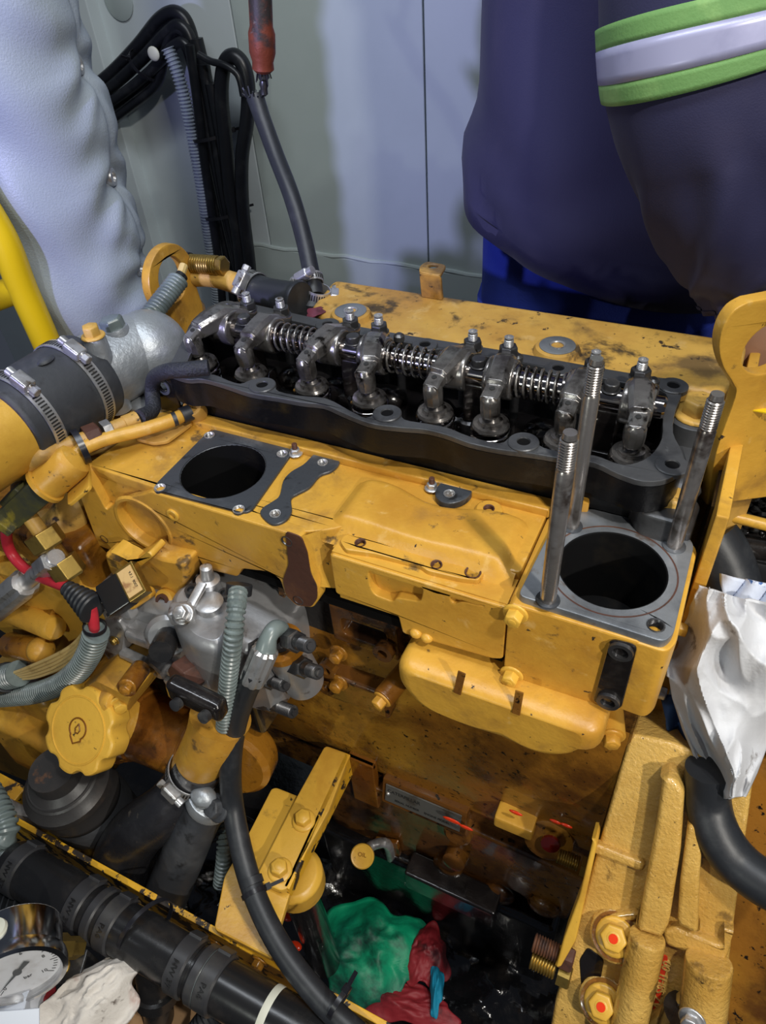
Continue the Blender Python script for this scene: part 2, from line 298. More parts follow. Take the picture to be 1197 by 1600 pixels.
    def thread(s, m, r, h0, h1, pitch=0.0016, n=14):
        prof = [(r * 0.9, h0)]; k = h0
        while k + pitch <= h1 + 1e-9: prof += [(r, k + pitch * 0.35), (r, k + pitch * 0.55), (r * 0.84, k + pitch)]; k += pitch
        return s.lathe(prof, m, n)
    def ball(s, c, r, n=16, k=10, m=None):
        rr = r if isinstance(r, tuple) else (r, r, r); c = V(c); rings = []
        for i in range(k + 1):
            a = math.pi * i / k; q = max(math.sin(a), 1e-3)
            rings.append([c + (m.to_3x3() if m else Matrix.Identity(3)) @ V((rr[0] * q * math.cos(2 * math.pi * j / n), rr[1] * q * math.sin(2 * math.pi * j / n), -rr[2] * math.cos(a))) for j in range(n)])
        return s.loft(rings)
    def grid(s, fn, nu, nv, wrap=False):
        vs = [fn(i / nu, j / nv) for j in range(nv + 1) for i in range(nu + 1)]
        fs = [(j * (nu + 1) + i, j * (nu + 1) + i + 1, (j + 1) * (nu + 1) + i + 1, (j + 1) * (nu + 1) + i) for j in range(nv) for i in range(nu)]
        return s.add(vs, fs)
    def mesh(s, name, bevel=0.0, seg=2, ang=35, weld=False):
        me = bpy.data.meshes.new(name); bm = bmesh.new()
        bv = [bm.verts.new(p) for p in s.v]
        for q in s.f:
            try: bm.faces.new([bv[i] for i in q])
            except ValueError: pass
        if weld: bmesh.ops.remove_doubles(bm, verts=bm.verts, dist=1e-5)
        bmesh.ops.recalc_face_normals(bm, faces=bm.faces)
        if bevel:
            E = [e for e in bm.edges if len(e.link_faces) == 2 and e.calc_face_angle(0) > math.radians(32)]
            bmesh.ops.bevel(bm, geom=E, offset=bevel, segments=seg, profile=0.5, affect='EDGES', clamp_overlap=False)
        for f in bm.faces: f.smooth = True
        bm.to_mesh(me); bm.free(); me.set_sharp_from_angle(angle=math.radians(ang)); return me
    def build(s, name, m, parent=None, **k):
        o = obj(name, s.mesh(name, **k), m, parent)
        if k.get('bevel') or getattr(s, 'wn', False): md = o.modifiers.new('weighted', 'WEIGHTED_NORMAL'); md.keep_sharp = True; md.weight = 80
        return o
def obj(name, me, m, parent=None):
    if m and not me.materials: me.materials.append(M[m] if isinstance(m, str) else m)
    o = bpy.data.objects.new(name, me); COL.objects.link(o)
    if parent: o.parent = parent
    return o
def tag(o, label, cat, group=None, kind=None):
    o['label'] = label; o['category'] = cat
    if group: o['group'] = group
    if kind: o['kind'] = kind
    return o
def thing(name, label, cat, group=None):
    o = bpy.data.objects.new(name, None); COL.objects.link(o); o.empty_display_size = 0.02
    return tag(o, label, cat, group)
def struct(o): o['kind'] = 'structure'; return o
def solid(o, t, off=-1.0):
    """give a cloth-like sheet its thickness"""
    md = o.modifiers.new('thickness', 'SOLIDIFY'); md.thickness = t; md.offset = off; return o
_cache = {}
def shared(key, maker):
    if key not in _cache: _cache[key] = maker()
    return _cache[key]
def inst(name, key, maker, m, mx, parent=None):
    me = shared(key, maker); o = obj(name, me, m, parent); o.matrix_world = mx; return o
def bolt(p, n, af=0.013, h=0.008, m='yellow', parent=None, washer=True, shank=0.0, spin=0.3, name='bolt'):
    """hexagon flange bolt; the head stands on p along n"""
    key = ('bolt', round(af, 4), round(h, 4), washer, round(shank, 4), m)
    def mk():
        b = MB(); I = Matrix.Identity(4); k = 0.0
        if washer: b.lathe([(af * 0.82, 0), (af * 0.82, af * 0.10), (af * 0.72, af * 0.17)], I, 20); k = af * 0.15
        b.hexa(I, af, h, k); b.lathe([(af * 0.30, h + k - 0.0002), (af * 0.26, h + k + af * 0.03)], I, 12)
        if shank: b.thread(Matrix.Rotation(math.pi, 4, 'X'), af * 0.31, 0, shank)
        return b.mesh('bolt', bevel=af * 0.03, seg=1, ang=30)
    return inst(name, key, mk, m, frame(p, n) @ Matrix.Rotation(spin, 4, 'Z'), parent)
def hole(p, n, r=0.0045, depth=0.012, m='steel', parent=None, rim=0.0012, name='threaded_hole'):
    """tapped hole: a threaded liner sunk below the surface, its rim just proud"""
    key = ('hole', round(r, 4), round(depth, 4), m)
    def mk():
        b = MB(); I = Matrix.Identity(4); prof = [(r * 1.18, -0.0004), (r * 1.16, 0.0004), (r, 0.0002)]; k = 0.0
        while k < depth: prof += [(r * 0.9, -k - 0.0008), (r, -k - 0.0016)]; k += 0.0016
        prof.append((0.0002, -depth)); b.lathe(prof, I, 16, cap=False); return b.mesh('threaded_hole', ang=30)
    return inst(name, key, mk, m, frame(p, n), parent)
def clamp(c, axis, R, parent=None, screw=0.0, w=0.013, name='hose_clamp', m='steel'):
    """worm-drive hose clamp: slotted band + screw housing at angle screw"""
    mx = frame(c, axis); b = MB(); n = 48
    b.lathe([(R, -w / 2), (R + 0.0012, -w / 2), (R + 0.0012, w / 2), (R, w / 2), (R, -w / 2)], mx, n, cap=False)
    cl = b.build(name, m, parent, ang=30)
    g = MB()
    NS = int(2 * math.pi * R / 0.0036)
    for k in range(NS):
        a = screw + 0.012 / R + k * (2 * math.pi - 0.024 / R) / NS
        q = mx @ Matrix.Rotation(a, 4, 'Z') @ Matrix.Translation((R + 0.0012, 0, 0)) @ Matrix.Rotation(0.0, 4, 'X')
        g.box(q.translation, (0.0005, 0.0016, w * 0.58), q)
    g.build('slot', 'ink', cl)
    q = mx @ Matrix.Rotation(screw, 4, 'Z') @ Matrix.Translation((R + 0.006, 0, 0))
    h = MB(); h.box(q.translation, (0.011, 0.020, w * 1.05), q); h.build('screw_housing', m, cl, bevel=0.0025, seg=3)
    z = q @ Matrix.Rotation(math.pi / 2, 4, 'X'); s2 = MB()
    s2.lathe([(0.0048, -0.017), (0.0048, 0.010), (0.0036, 0.012)], z, 14); s2.hexa(z, 0.0085, 0.006, 0.012)
    s2.build('screw', m, cl, ang=30); return cl
def text(s, size, mx, m, parent=None, depth=0.0004, name='lettering', font_shear=0.0):
    c = bpy.data.curves.new(name, 'FONT'); c.body = s; c.size = size; c.extrude = depth; c.align_x = 'CENTER'; c.align_y = 'CENTER'; c.shear = font_shear; c.resolution_u = 3
    t = bpy.data.objects.new('t', c); COL.objects.link(t); dg = bpy.context.evaluated_depsgraph_get()
    me = bpy.data.meshes.new_from_object(t.evaluated_get(dg)); bpy.data.objects.remove(t); bpy.data.curves.remove(c)
    me.name = name; me.materials.clear(); o = obj(name, me, m, parent); o.matrix_world = mx; return o
def corr_pipe(name, pts, r, pitch, label=None, cat=None, parent=None, m='conduit', n=14, res=10):
    o = MB().tube(pts, r, n, res, corr=pitch).build(name, m, parent, ang=25)
    if label: tag(o, label, cat)
    return o
def ridged(p, octv=4):
    a = 0.0; k = 1.0; q = V(p)
    for _ in range(octv): a += (1 - abs(noise.noise(q)) * 2) * k; q = q * 1.9 + V((3.1, 1.7, 5.3)); k *= 0.5
    return a / 1.9
def cable(name, pts, r, m, label=None, cat='cable', group=None, parent=None, n=10, res=8):
    o = MB().tube(pts, r, n, res).build(name, m, parent, ang=50)
    if label: tag(o, label, cat, group)
    return o
def tie(c, axis, R, parent=None, screw=0.0, w=0.0045, name='cable_tie', tail=0.012):
    mx = frame(c, axis); b = MB()
    b.lathe([(R, -w / 2), (R + 0.0012, -w / 2), (R + 0.0012, w / 2), (R, w / 2), (R, -w / 2)], mx, 28, cap=False)
    q = mx @ Matrix.Rotation(screw, 4, 'Z') @ Matrix.Translation((R + 0.003, 0, 0)); b.box(q.translation, (0.0055, 0.006, w * 1.5), q)
    q2 = q @ Matrix.Translation((0.002 + tail / 2, 0.001, 0)); b.box(q2.translation, (tail, 0.0012, w * 0.8), q2)
    return b.build(name, 'tie', parent, ang=30)
# ================================================================== the setting
WY0 = 1.30
wall = MB().box2((-2.0, WY0 + 0.012, -0.02), (1.4, WY0 + 0.06, 2.3)).build('wall_back', 'wall'); struct(wall); wall['label'] = 'pale green steel enclosure wall behind the engine'
xs = [-2.0, W(148, 60, y=WY0).x, W(392, 200, y=WY0).x, W(665, 200, y=WY0).x, W(905, 200, y=WY0).x, 1.4]
for i in range(5):
    MB().box2((xs[i] + 0.0015, WY0, -0.02), (xs[i + 1] - 0.0015, WY0 + 0.012, 2.3)).build('panel', 'wall_white' if i < 2 else 'wall', wall, bevel=0.001, seg=1)
zb = W(530, 400, y=WY0).z
bead = [V((x, WY0 - 0.002 + 0.0012 * math.sin(x * 91), zb + 0.002 * math.sin(x * 57))) for x in [-1.05 + 0.03 * k for k in range(70)]]
MB().tube(bead, 0.005, 8, smooth=False).build('sealant_bead', 'wall', wall)
MB().box2((-1.05, WY0 - 0.006, zb - 0.30), (1.0, WY0 + 0.002, zb - 0.002)).build('kick_plate', 'wall', wall, bevel=0.001, seg=1)
MB().lathe([(0.034, 0), (0.034, 0.002), (0.028, 0.004)], frame(W(185, 0, y=WY0 - 0.001), (0, -1, 0)), 28).build('blanking_disc', 'wall', wall)
tr = struct(MB().box2((W(150, 60, y=WY0 - 0.03).x - 0.045, WY0 - 0.03, 0), (W(150, 60, y=WY0 - 0.03).x, WY0 + 0.001, 2.3)).build('trim_1', 'wall_white', bevel=0.003)); tr['label'] = 'white upright post of the enclosure'
fl = struct(MB().box2((-2.0, -1.2, -0.03), (1.4, WY0 + 0.06, 0)).build('floor', 'floor')); fl['label'] = 'black oily steel floor'
# ================================================================== cylinder head
ZR = 1.0
outer_px = [(262, 580), (290, 592), (317, 592), (353, 602), (389, 614), (432, 621), (471, 628), (505, 632), (529, 642), (557, 654), (586, 663), (629, 668), (665, 671), (700, 680), (733, 692), (780, 702), (835, 709), (882, 717), (929, 723), (966, 740), (1005, 752), (1045, 748), (1068, 730), (1066, 705), (1052, 675), (1056, 640), (1066, 612), (1050, 593), (1012, 587), (919, 571), (803, 550), (687, 531), (629, 522), (500, 498), (406, 477), (370, 471), (335, 475), (302, 498), (284, 534), (270, 560)]
inner_px = [(292, 572), (306, 582), (335, 585), (357, 594), (376, 599), (392, 593), (412, 592), (428, 601), (436, 611), (470, 618), (510, 622), (545, 640), (572, 652), (590, 642), (605, 636), (624, 642), (632, 655), (665, 661), (700, 668), (733, 681), (780, 692), (798, 682), (820, 680), (838, 690), (850, 699), (882, 706), (929, 711), (960, 722), (985, 725), (1015, 712), (1034, 685), (1036, 650), (1043, 620), (1026, 608), (985, 600), (915, 586), (893, 588), (860, 584), (850, 574), (800, 564), (690, 546), (665, 549), (650, 538), (530, 518), (510, 520), (495, 510), (410, 491), (370, 487), (338, 490), (316, 510), (303, 540)]
oX = catmull([V((p.x, p.y, 0)) for p in WZ(outer_px, ZR)], 3, True); iX = catmull([V((p.x, p.y, 0)) for p in WZ(inner_px, ZR)], 3, True)
head = thing('cylinder_head', 'open cylinder head with a dark wavy gasket rail around the valve gear', 'cylinder head')
RB = [W(a, b, z=ZR) for a, b in [(410, 603), (605, 647), (818, 692), (1050, 728), (1052, 604), (872, 577), (664, 540), (512, 508), (352, 480)]]
MB().plate(oX, [iX], 0.0055, TZ(ZR - 0.0055)).build('gasket_rail', 'gunmetal', head, bevel=0.0009)
MB().plate(oX, [iX], 0.026, TZ(ZR - 0.0316)).build('rail_wall', 'rail_black', head)
MB().plate([(p.x, max(p.y, 0.4815)) for p in oX], [[(p.x, max(p.y, 0.4900)) for p in iX]], 0.032, TZ(ZR - 0.0632)).build('lower_wall', 'rail_black', head)
MB().plate([(p.x, max(p.y, 0.4815)) for p in oX], [], 0.006, TZ(0.938)).build('head_deck', 'black_oil', head)
MB().box2((-0.505, 0.482, 0.80), (0.015, 0.70, 0.937)).build('head_casting', 'black_oil', head, bevel=0.004)
for p in RB:
    MB().lathe([(0.0130, -0.003), (0.0130, 0.0010), (0.0122, 0.0018), (0.0058, 0.0018), (0.0054, 0.0004), (0.0005, 0.0004)], frame((p.x, p.y, ZR), (0, 0, 1)), 28, cap=False).build('rail_boss', 'gunmetal', head, ang=30)
    MB().lathe([(0.0054, 0.0002), (0.0052, 0.0008), (0.0005, 0.0009)], frame((p.x, p.y, ZR), (0, 0, 1)), 16).build('threaded_hole', 'soot', head)  # flat black disc paints the shade inside the hole
# casting lumps on the black deck
for k in range(9):
    x = -0.465 + k * 0.056; MB().ball((x, 0.568 + 0.004 * (k % 2), 0.944), (0.022, 0.018, 0.016), 14, 8).build('casting_lump', 'black_oil', head)
for a, b in [(560, 625), (735, 662), (938, 700), (720, 655)]:
    p = W(a, b, z=0.952); MB().lathe([(0.012, -0.012), (0.012, 0.006), (0.009, 0.008), (0.0075, 0.004), (0.0075, -0.004)], frame(p, (0, 0, 1)), 20, cap=False).build('guide_ring', 'dark_steel', head)
VX = [-0.487, -0.424, -0.352, -0.288, -0.220, -0.166, -0.100, -0.043]; VY = 0.5165
def spring_mesh():
    b = MB(); b.helix(Matrix.Identity(4), 0.0165, 0.0023, 0.036, 4.6); return b.mesh('coil', ang=60)
def retainer_mesh():
    b = MB(); b.lathe([(0.0165, 0), (0.0172, 0.002), (0.0160, 0.0046), (0.0118, 0.0040), (0.0112, 0.0075), (0.0078, 0.0078), (0.0060, 0.0105), (0.0042, 0.0108), (0.0040, 0.0170), (0.0034, 0.0175)], Matrix.Identity(4), 28); return b.mesh('retainer', ang=30)
def seat_mesh():
    b = MB(); b.lathe([(0.0175, 0), (0.0175, 0.004), (0.010, 0.004), (0.0085, 0.022), (0.007, 0.024)], Matrix.Identity(4), 24); return b.mesh('spring_seat', ang=30)
for x in VX:
    sp = inst('valve_spring', 'vspring', spring_mesh, 'polished', Matrix.Translation((x, VY, 0.944)), head)
    inst('retainer', 'vret', retainer_mesh, 'rocker', Matrix.Translation((x, VY, 0.980)), sp).matrix_world = Matrix.Translation((x, VY, 0.980))
    inst('spring_seat', 'vseat', seat_mesh, 'black_oil', Matrix.Translation((x, VY, 0.9405)), sp)
for x in VX:      # second row of springs lies dark behind the shaft
    inst('pushrod', 'prod', lambda: MB().lathe([(0.0045, -0.07), (0.0045, 0.0), (0.0055, 0.001), (0.0055, 0.006), (0.003, 0.008)], Matrix.Identity(4), 14).mesh('pushrod', ang=30), 'dark_steel', Matrix.Translation((x, 0.588, 1.006)), head)
# end casting to the right of the rail, with the two big painted bolts
e_px = [(985, 770), (1003, 752), (1050, 752), (1070, 732), (1058, 690), (1062, 620), (1115, 612), (1122, 640), (1090, 780), (1074, 822), (1036, 812), (1004, 802)]
MB().plate(rnd(WZ(e_px, 0.966), 0.006), [], 0.07, TZ(0.896)).build('end_casting', 'gunmetal', head, bevel=0.003)
lo = rnd(WZ([(1003, 768), (1062, 750), (1096, 790), (1080, 838), (1042, 826), (1006, 812)], 0.950), 0.006)
MB().plate(lo, [], 0.05, TZ(0.905 - 0.005)).build('bolt_step', 'gunmetal', head, bevel=0.002)
p = W(1040, 802, z=0.950); bolt((p.x, p.y, 0.950), (0, 0, 1), 0.024, 0.019, 'yellow_sooty', head, spin=0.2, name='head_bolt')
p = W(1088, 648, z=0.985); MB().lathe([(0.024, -0.02), (0.024, -0.001), (0.022, 0)], frame((p.x, p.y, 0.985), (0, 0, 1)), 28).build('bolt_pad', 'gunmetal', head)
bolt((p.x, p.y, 0.985), (0, 0, 1), 0.024, 0.014, 'yellow_sooty', head, spin=0.5, name='head_bolt')
p = W(1062, 762, z=0.966); MB().ball(p, (0.017, 0.012, 0.010), 16, 10).build('casting_boss', 'gunmetal', head)
# ================================================================== rocker shaft with its eight rockers
RS = thing('rocker_shaft', 'oily steel rocker shaft carrying eight rocker arms and three coil springs', 'rocker shaft')
SY, SZ = 0.553, 1.008
XM = frame((0, SY, SZ), (1, 0, 0))
MB().lathe([(0.0080, -0.505), (0.0098, -0.503), (0.0098, -0.028), (0.0080, -0.026)], XM, 28).build('shaft', 'polished', RS)
AX = [-0.462, -0.420, -0.338, -0.306, -0.208, -0.173, -0.094, -0.054]
for i, x in enumerate(VX):
    xs_ = 0.5 * (x + AX[i]); r = thing('tmp', '', ''); del r['label'], r['category']; r.name = 'rocker_arm'; r.parent = RS
    tip = V((x, VY, 1.013)); mid = V((xs_, SY, SZ + 0.013)); adj = V((AX[i], 0.580, 1.009))
    b = MB()
    b.lathe([(0.0100, -0.0125), (0.0172, -0.0135), (0.0185, -0.0115), (0.0185, 0.0115), (0.0172, 0.0135), (0.0100, 0.0125)], frame((xs_, SY, SZ), (1, 0, 0)), 28, cap=False)
    def sec(c, w, h, d):
        d = V(d).normalized(); s = d.cross(V((0, 0, 1))).normalized(); u = s.cross(d)
        return [c + s * w * ax + u * h * az for ax, az in ((-1, -0.7), (-0.7, -1), (0.7, -1), (1, -0.7), (1, 0.6), (0.6, 1), (-0.6, 1), (-1, 0.6))]
    d1 = (mid - tip); d2 = (adj - mid)
    b.loft([sec(tip + V((0, -0.010, 0.000)), 0.0078, 0.0045, d1), sec(tip + V((0, 0.006, 0.0018)), 0.0080, 0.0062, d1), sec(tip + V((0, 0.0075, 0.0035)), 0.0098, 0.0085, d1), sec(tip.lerp(mid, 0.6) + V((0, 0, 0.0015)), 0.0105, 0.0100, d1), sec(mid + V((0, 0, -0.001)), 0.0112, 0.011, d1 + d2), sec(mid.lerp(adj, 0.6), 0.010, 0.009, d2), sec(adj, 0.0088, 0.0085, d2), sec(adj + V((0, 0.008, -0.001)), 0.007, 0.007, d2)])
    b.build('arm', 'rocker', r, bevel=0.0009, ang=30)
    f = MB(); f.lathe([(0.0055, -0.016), (0.0088, -0.014), (0.0094, -0.004), (0.0090, 0.004), (0.0066, 0.0085), (0.0030, 0.0088), (0.0022, 0.006)], frame((x, VY - 0.0045, 1.009), (0, -0.12, 1)), 10); f.build('tip', 'rocker', r, bevel=0.0006, ang=28)
    g = MB(); q = frame((x, VY - 0.0005, 1.0197), (0, -0.2, 1)); g.lathe([(0.0024, 0), (0.0024, 0.0008)], q, 12); g.build('oil_hole', 'ink', r)
    n = MB(); q = frame(adj + V((0, 0.001, 0.0075)), (0, 0, 1)); n.lathe([(0.0098, 0), (0.0098, 0.0012)], q, 20); n.hexa(q, 0.0155, 0.008, 0.001); n.build('lock_nut', 'dark_steel', r, bevel=0.0005, seg=1, ang=30)
    n = MB(); n.thread(q, 0.0046, 0.008, 0.0165, 0.0015); n.lathe([(0.0040, 0.0163), (0.0044, 0.0178), (0.0024, 0.0182), (0.0022, 0.0160)], q, 14); n.build('adjuster_screw', 'steel', r, ang=30)
for a, c in ((1, 2), (3, 4), (5, 6)):
    x0 = 0.5 * (VX[a] + AX[a]) + 0.014; x1 = 0.5 * (VX[c] + AX[c]) - 0.014
    MB().helix(frame((x0, SY, SZ), (1, 0, 0)), 0.0138, 0.0013, x1 - x0, 6.5).build('shaft_spring', 'rocker', RS, ang=60)
    for xx in (x0, x1): MB().lathe([(0.0100, -0.001), (0.0152, -0.001), (0.0152, 0.001), (0.0100, 0.001)], frame((xx, SY, SZ), (1, 0, 0)), 26, cap=False).build('thrust_washer', 'polished', RS, ang=30)
for a, c in ((0, 1), (2, 3), (4, 5), (6, 7)):
    x = 0.25 * (VX[a] + AX[a] + VX[c] + AX[c]); pd = MB()
    pd.box((x, SY, 0.975), (0.024, 0.020, 0.052)); pd.box((x, SY + 0.002, 0.952), (0.036, 0.030, 0.014)); pd.build('pedestal', 'black_oil', RS, bevel=0.003)
    n = MB(); q = frame((x, SY, SZ + 0.0085), (0, 0, 1)); n.lathe([(0.0088, 0), (0.0088, 0.0015)], q, 20); n.lathe([(0.0068, 0.0015), (0.0068, 0.007), (0.0058, 0.008)], q, 12); n.build('pedestal_bolt', 'dark_steel', RS, bevel=0.0005, seg=1, ang=30)
# ================================================================== exhaust-side box behind the head
ex = thing('exhaust_manifold', 'long flat sooty yellow manifold box along the far side of the head', 'manifold')
zt = 0.996
poly = [W(527, 431, z=zt), W(482, 482, z=zt)]; poly = [(poly[0].x, 0.715), (poly[1].x, 0.640), (-0.375, 0.611), (0.012, 0.611), (0.026, 0.640), (0.026, 0.715)]
MB().plate(rnd(poly, 0.012), [], 0.12, TZ(zt - 0.12)).build('box', 'yellow_sooty', ex, bevel=0.006, seg=3)
for a, b in ((548, 487), (871, 541)):
    p = W(a, b, z=zt + 0.006); q = frame((p.x, p.y, zt), (0, 0, 1))
    MB().lathe([(0.026, -0.004), (0.023, 0.001), (0.021, 0.0055), (0.0185, 0.0066)], q, 30).build('boss', 'yellow_sooty', ex)
    MB().lathe([(0.0175, 0.006), (0.0175, 0.0074), (0.0168, 0.0078), (0.0080, 0.0078), (0.0076, 0.007)], q, 30, cap=False).build('machined_face', 'bare', ex, ang=30)
    hole((p.x, p.y, zt + 0.0079), (0, 0, 1), 0.0066, 0.014, 'steel', ex)
br = thing('small_bracket', 'small sooty bent steel bracket with one hole on the far edge of the manifold box', 'bracket')
zb2 = 1.022; hp = [W(656, 420, z=zb2), W(667, 413, z=zb2), W(698, 419, z=zb2), W(688, 436, z=zb2), W(655, 430, z=zb2)]
hc = W(677, 421, z=zb2)
MB().plate(rnd(hp, 0.006), [circ(hc.x, hc.y, 0.0055, 16)], 0.004, TZ(zb2)).build('tab', 'yellow_sooty', br, bevel=0.0008, seg=1)
a, c = W(655, 432, z=zb2), W(688, 437, z=zb2)
lg = MB(); lg.add([(a.x, a.y, zb2 + 0.004), (c.x, c.y, zb2 + 0.004), (c.x, c.y + 0.004, zt), (a.x, a.y + 0.004, zt), (a.x, a.y + 0.005, zb2), (c.x, c.y + 0.005, zb2), (c.x, c.y + 0.010, zt), (a.x, a.y + 0.010, zt)], [(0, 1, 2, 3), (7, 6, 5, 4), (0, 4, 5, 1), (1, 5, 6, 2), (2, 6, 7, 3), (3, 7, 4, 0)])
lg.build('leg', 'yellow_sooty', br, bevel=0.0008, seg=1)
# ================================================================== intake manifold
ZM = 0.940; YF = 0.362
im = thing('intake_manifold', 'large yellow cast intake manifold with a square port at each end', 'manifold')
def PY(pts): return [(p.x, p.z) for p in WY(pts, YF)]
def PZ(pts, z): return [(p.x, p.y) for p in WZ(pts, z)]
# front wall, left half with core plug recess, leg and cut-outs
fw = PY([(112, 742), (128, 733), (150, 768), (166, 798), (180, 786), (204, 777), (226, 772)]) + [(-0.445, 0.9385), (-0.281, 0.9385)] + PY([(500, 935), (489, 950), (462, 947), (445, 930), (437, 905), (420, 894), (378, 889), (371, 902), (320, 889), (309, 871), (280, 864), (262, 866), (240, 868), (212, 852), (196, 846), (189, 867), (153, 853)])
MB().box2((-0.540, YF + 0.010, 0.850), (-0.450, YF + 0.020, 0.932)).build('notch_web', 'yellow', im)
c = W(224, 820, y=YF); rc = 0.031
MB().plate(rnd(fw, 0.004, 3), [circ(c.x, c.z, rc, 36)], 0.013, FR(YF), -0.013).build('front_wall', 'yellow', im, bevel=0.0018)
q = frame((c.x, YF, c.z), (0, -1, 0))
MB().lathe([(rc + 0.005, -0.001), (rc + 0.003, 0.0015), (rc, 0.0012), (rc - 0.002, -0.003), (rc - 0.002, -0.012), (rc - 0.005, -0.0135), (rc - 0.008, -0.0125), (0.001, -0.0125)], q, 40, cap=False).build('core_plug', 'yellow', im, ang=40)
p = W(271, 804, y=YF); MB().lathe([(0.0068, -0.003), (0.0068, 0.0016), (0.0058, 0.0022), (0.0036, 0.0022), (0.0034, -0.004), (0.001, -0.004)], frame(p, (0, -1, 0)), 20, cap=False).build('dowel', 'yellow_clean', im, ang=30)
for a, b in ((124, 752), (163, 842)): p = W(a, b, y=YF); MB().lathe([(0.0052, 0.0004), (0.0046, 0.0006), (0.0044, -0.010), (0.0005, -0.010)], frame(p, (0, -1, 0)), 16, cap=False).build('leg_hole', 'rust', im)
# rust-brown bare strip on the leg with two tapped holes
st = PY([(447, 829), (472, 838), (481, 862), (486, 895), (496, 915), (496, 935), (487, 947), (464, 944), (448, 928), (443, 905), (452, 880)])
MB().plate(rnd(st, 0.004, 3), [], 0.0012, FR(YF), 0.0).build('bare_strip', 'rust', im)
for a, b in ((448, 846), (466, 938)): hole(W(a, b, y=YF - 0.0012), (0, -1, 0), 0.0048, 0.012, 'dark_steel', im)
# top deck between the ports and the far strip
tp = [(-0.535, 0.372), (-0.447, 0.3685), (-0.283, 0.3685), (-0.262, 0.380), (-0.250, 0.392), (-0.096, 0.392), (-0.096, 0.470), (-0.300, 0.470), (-0.470, 0.478), (-0.500, 0.470), (-0.528, 0.42)]
pc = W(349, 736, z=ZM); PR = 0.0405
H1 = [W(a, b, z=ZM + 0.001) for a, b in ((327, 680), (441, 709), (250, 762), (373, 796))]; H2 = [W(a, b, z=ZM + 0.001) for a, b in ((504, 723), (430, 803))]; H3 = [W(702, 777, z=ZM + 0.001)]
HL = lambda hs, r: [circ(p.x, p.y, r, 16) for p in hs]
MB().plate(rnd(tp, 0.006), [circ(pc.x, pc.y, PR, 48)] + HL(H1 + H2, 0.0056), 0.012, TZ(ZM - 0.014)).build('top_deck', 'yellow', im, bevel=0.002)
# left square port: bare pad, bore, four tapped holes
fl4 = PZ([(236, 765), (332, 670), (460, 703), (389, 804)], ZM)
MB().plate(rnd(fl4, 0.010, 5), [circ(pc.x, pc.y, PR, 48)] + HL(H1, 0.0055), 0.004, TZ(ZM - 0.003)).build('port_face', 'dark_bare', im, bevel=0.0006, seg=1)
MB().lathe([(PR + 0.001, 0.0012), (PR, 0.0004), (PR - 0.0004, -0.002), (PR, -0.085)], frame((pc.x, pc.y, ZM), (0, 0, 1)), 56, cap=False).build('port_bore', 'soot', im, ang=40)  # liner coloured black to paint the shade of a deep bore
for p in H1: hole((p.x, p.y, ZM + 0.0012), (0, 0, 1), 0.0048, 0.014, 'steel', im)
# inner floor and rear wall, coloured black to paint shade into the ports
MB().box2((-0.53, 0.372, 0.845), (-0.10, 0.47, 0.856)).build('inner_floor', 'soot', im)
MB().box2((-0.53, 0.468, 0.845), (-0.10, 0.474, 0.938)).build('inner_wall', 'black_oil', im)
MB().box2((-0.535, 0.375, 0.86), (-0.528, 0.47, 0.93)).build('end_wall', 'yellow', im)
# bare bolt pads in the middle
pad = PZ([(408, 806), (410, 795), (425, 785), (437, 775), (443, 752), (455, 738), (475, 726), (492, 710), (510, 706), (528, 712), (530, 725), (518, 737), (500, 744), (484, 762), (466, 772), (455, 780), (456, 800), (445, 815), (425, 820)], ZM)
MB().plate(catmull([V((*p, 0)) for p in pad], 4, True), HL(H2, 0.0052), 0.0032, TZ(ZM - 0.002)).build('bolt_pad', 'dark_bare', im, bevel=0.0006, seg=1)
pad = PZ([(680, 778), (688, 762), (708, 754), (730, 760), (738, 772), (727, 786), (705, 793), (688, 789)], ZM)
MB().plate(catmull([V((*p, 0)) for p in pad], 4, True), HL(H3, 0.0052), 0.0072, TZ(ZM - 0.002)).build('bolt_pad', 'dark_bare', im, bevel=0.0006, seg=1)
for p in H2 + H3: hole((p.x, p.y, ZM + (0.0014 if p in H2 else 0.0054)), (0, 0, 1), 0.0045, 0.014, 'steel', im)
p = W(764, 796, z=ZM + 0.001); MB().lathe([(0.0125, -0.004), (0.0120, 0.001), (0.0105, 0.0022), (0.0050, 0.0022)], frame((p.x, p.y, ZM), (0, 0, 1)), 24, cap=False).build('oil_boss', 'yellow', im); hole((p.x, p.y, ZM + 0.0024), (0, 0, 1), 0.0042, 0.012, 'rust', im)
# swelling of the runner gallery: rises gently and slopes to the front
x0, x1 = -0.272, -0.100
def gal(u, v):
    x = x0 + (x1 - x0) * u; y = 0.376 + (0.452 - 0.376 + 0.007 * math.sin(u * 9.5) * 1.0) * v
    e = min(1, min(u, 1 - u) / 0.10); g = min(1, min(v / 0.25, (1 - v) / 0.16)); e = e * e * (3 - 2 * e); g = max(0, g); g = g * g * (3 - 2 * g)
    return V((x, y, ZM - 0.0035 + 0.0085 * e * g - 0.012 * (1 - v) * (1 - g)))
MB().grid(gal, 44, 26).build('runner_gallery', 'yellow', im)
# far strip: painted cover ledge with two stud nuts, standing in front of the black head wall
MB().plate(rnd([(-0.478, 0.4645), (-0.094, 0.4635), (-0.094, 0.4800), (-0.478, 0.4800)], 0.002, 3), [], 0.0095, TZ(0.936)).build('ledge', 'yellow', im, bevel=0.0015)
for a, b in ((472, 689), (684, 741)):
    p = W(a, b, z=0.946); bolt((p.x, 0.4605, 0.940), (0, 0, 1), 0.0085, 0.005, 'steel', im, name='nut'); MB().thread(frame((p.x, 0.4605, 0.945), (0, 0, 1)), 0.0027, 0, 0.008, 0.0012).build('ledge_stud', 'rust', im)
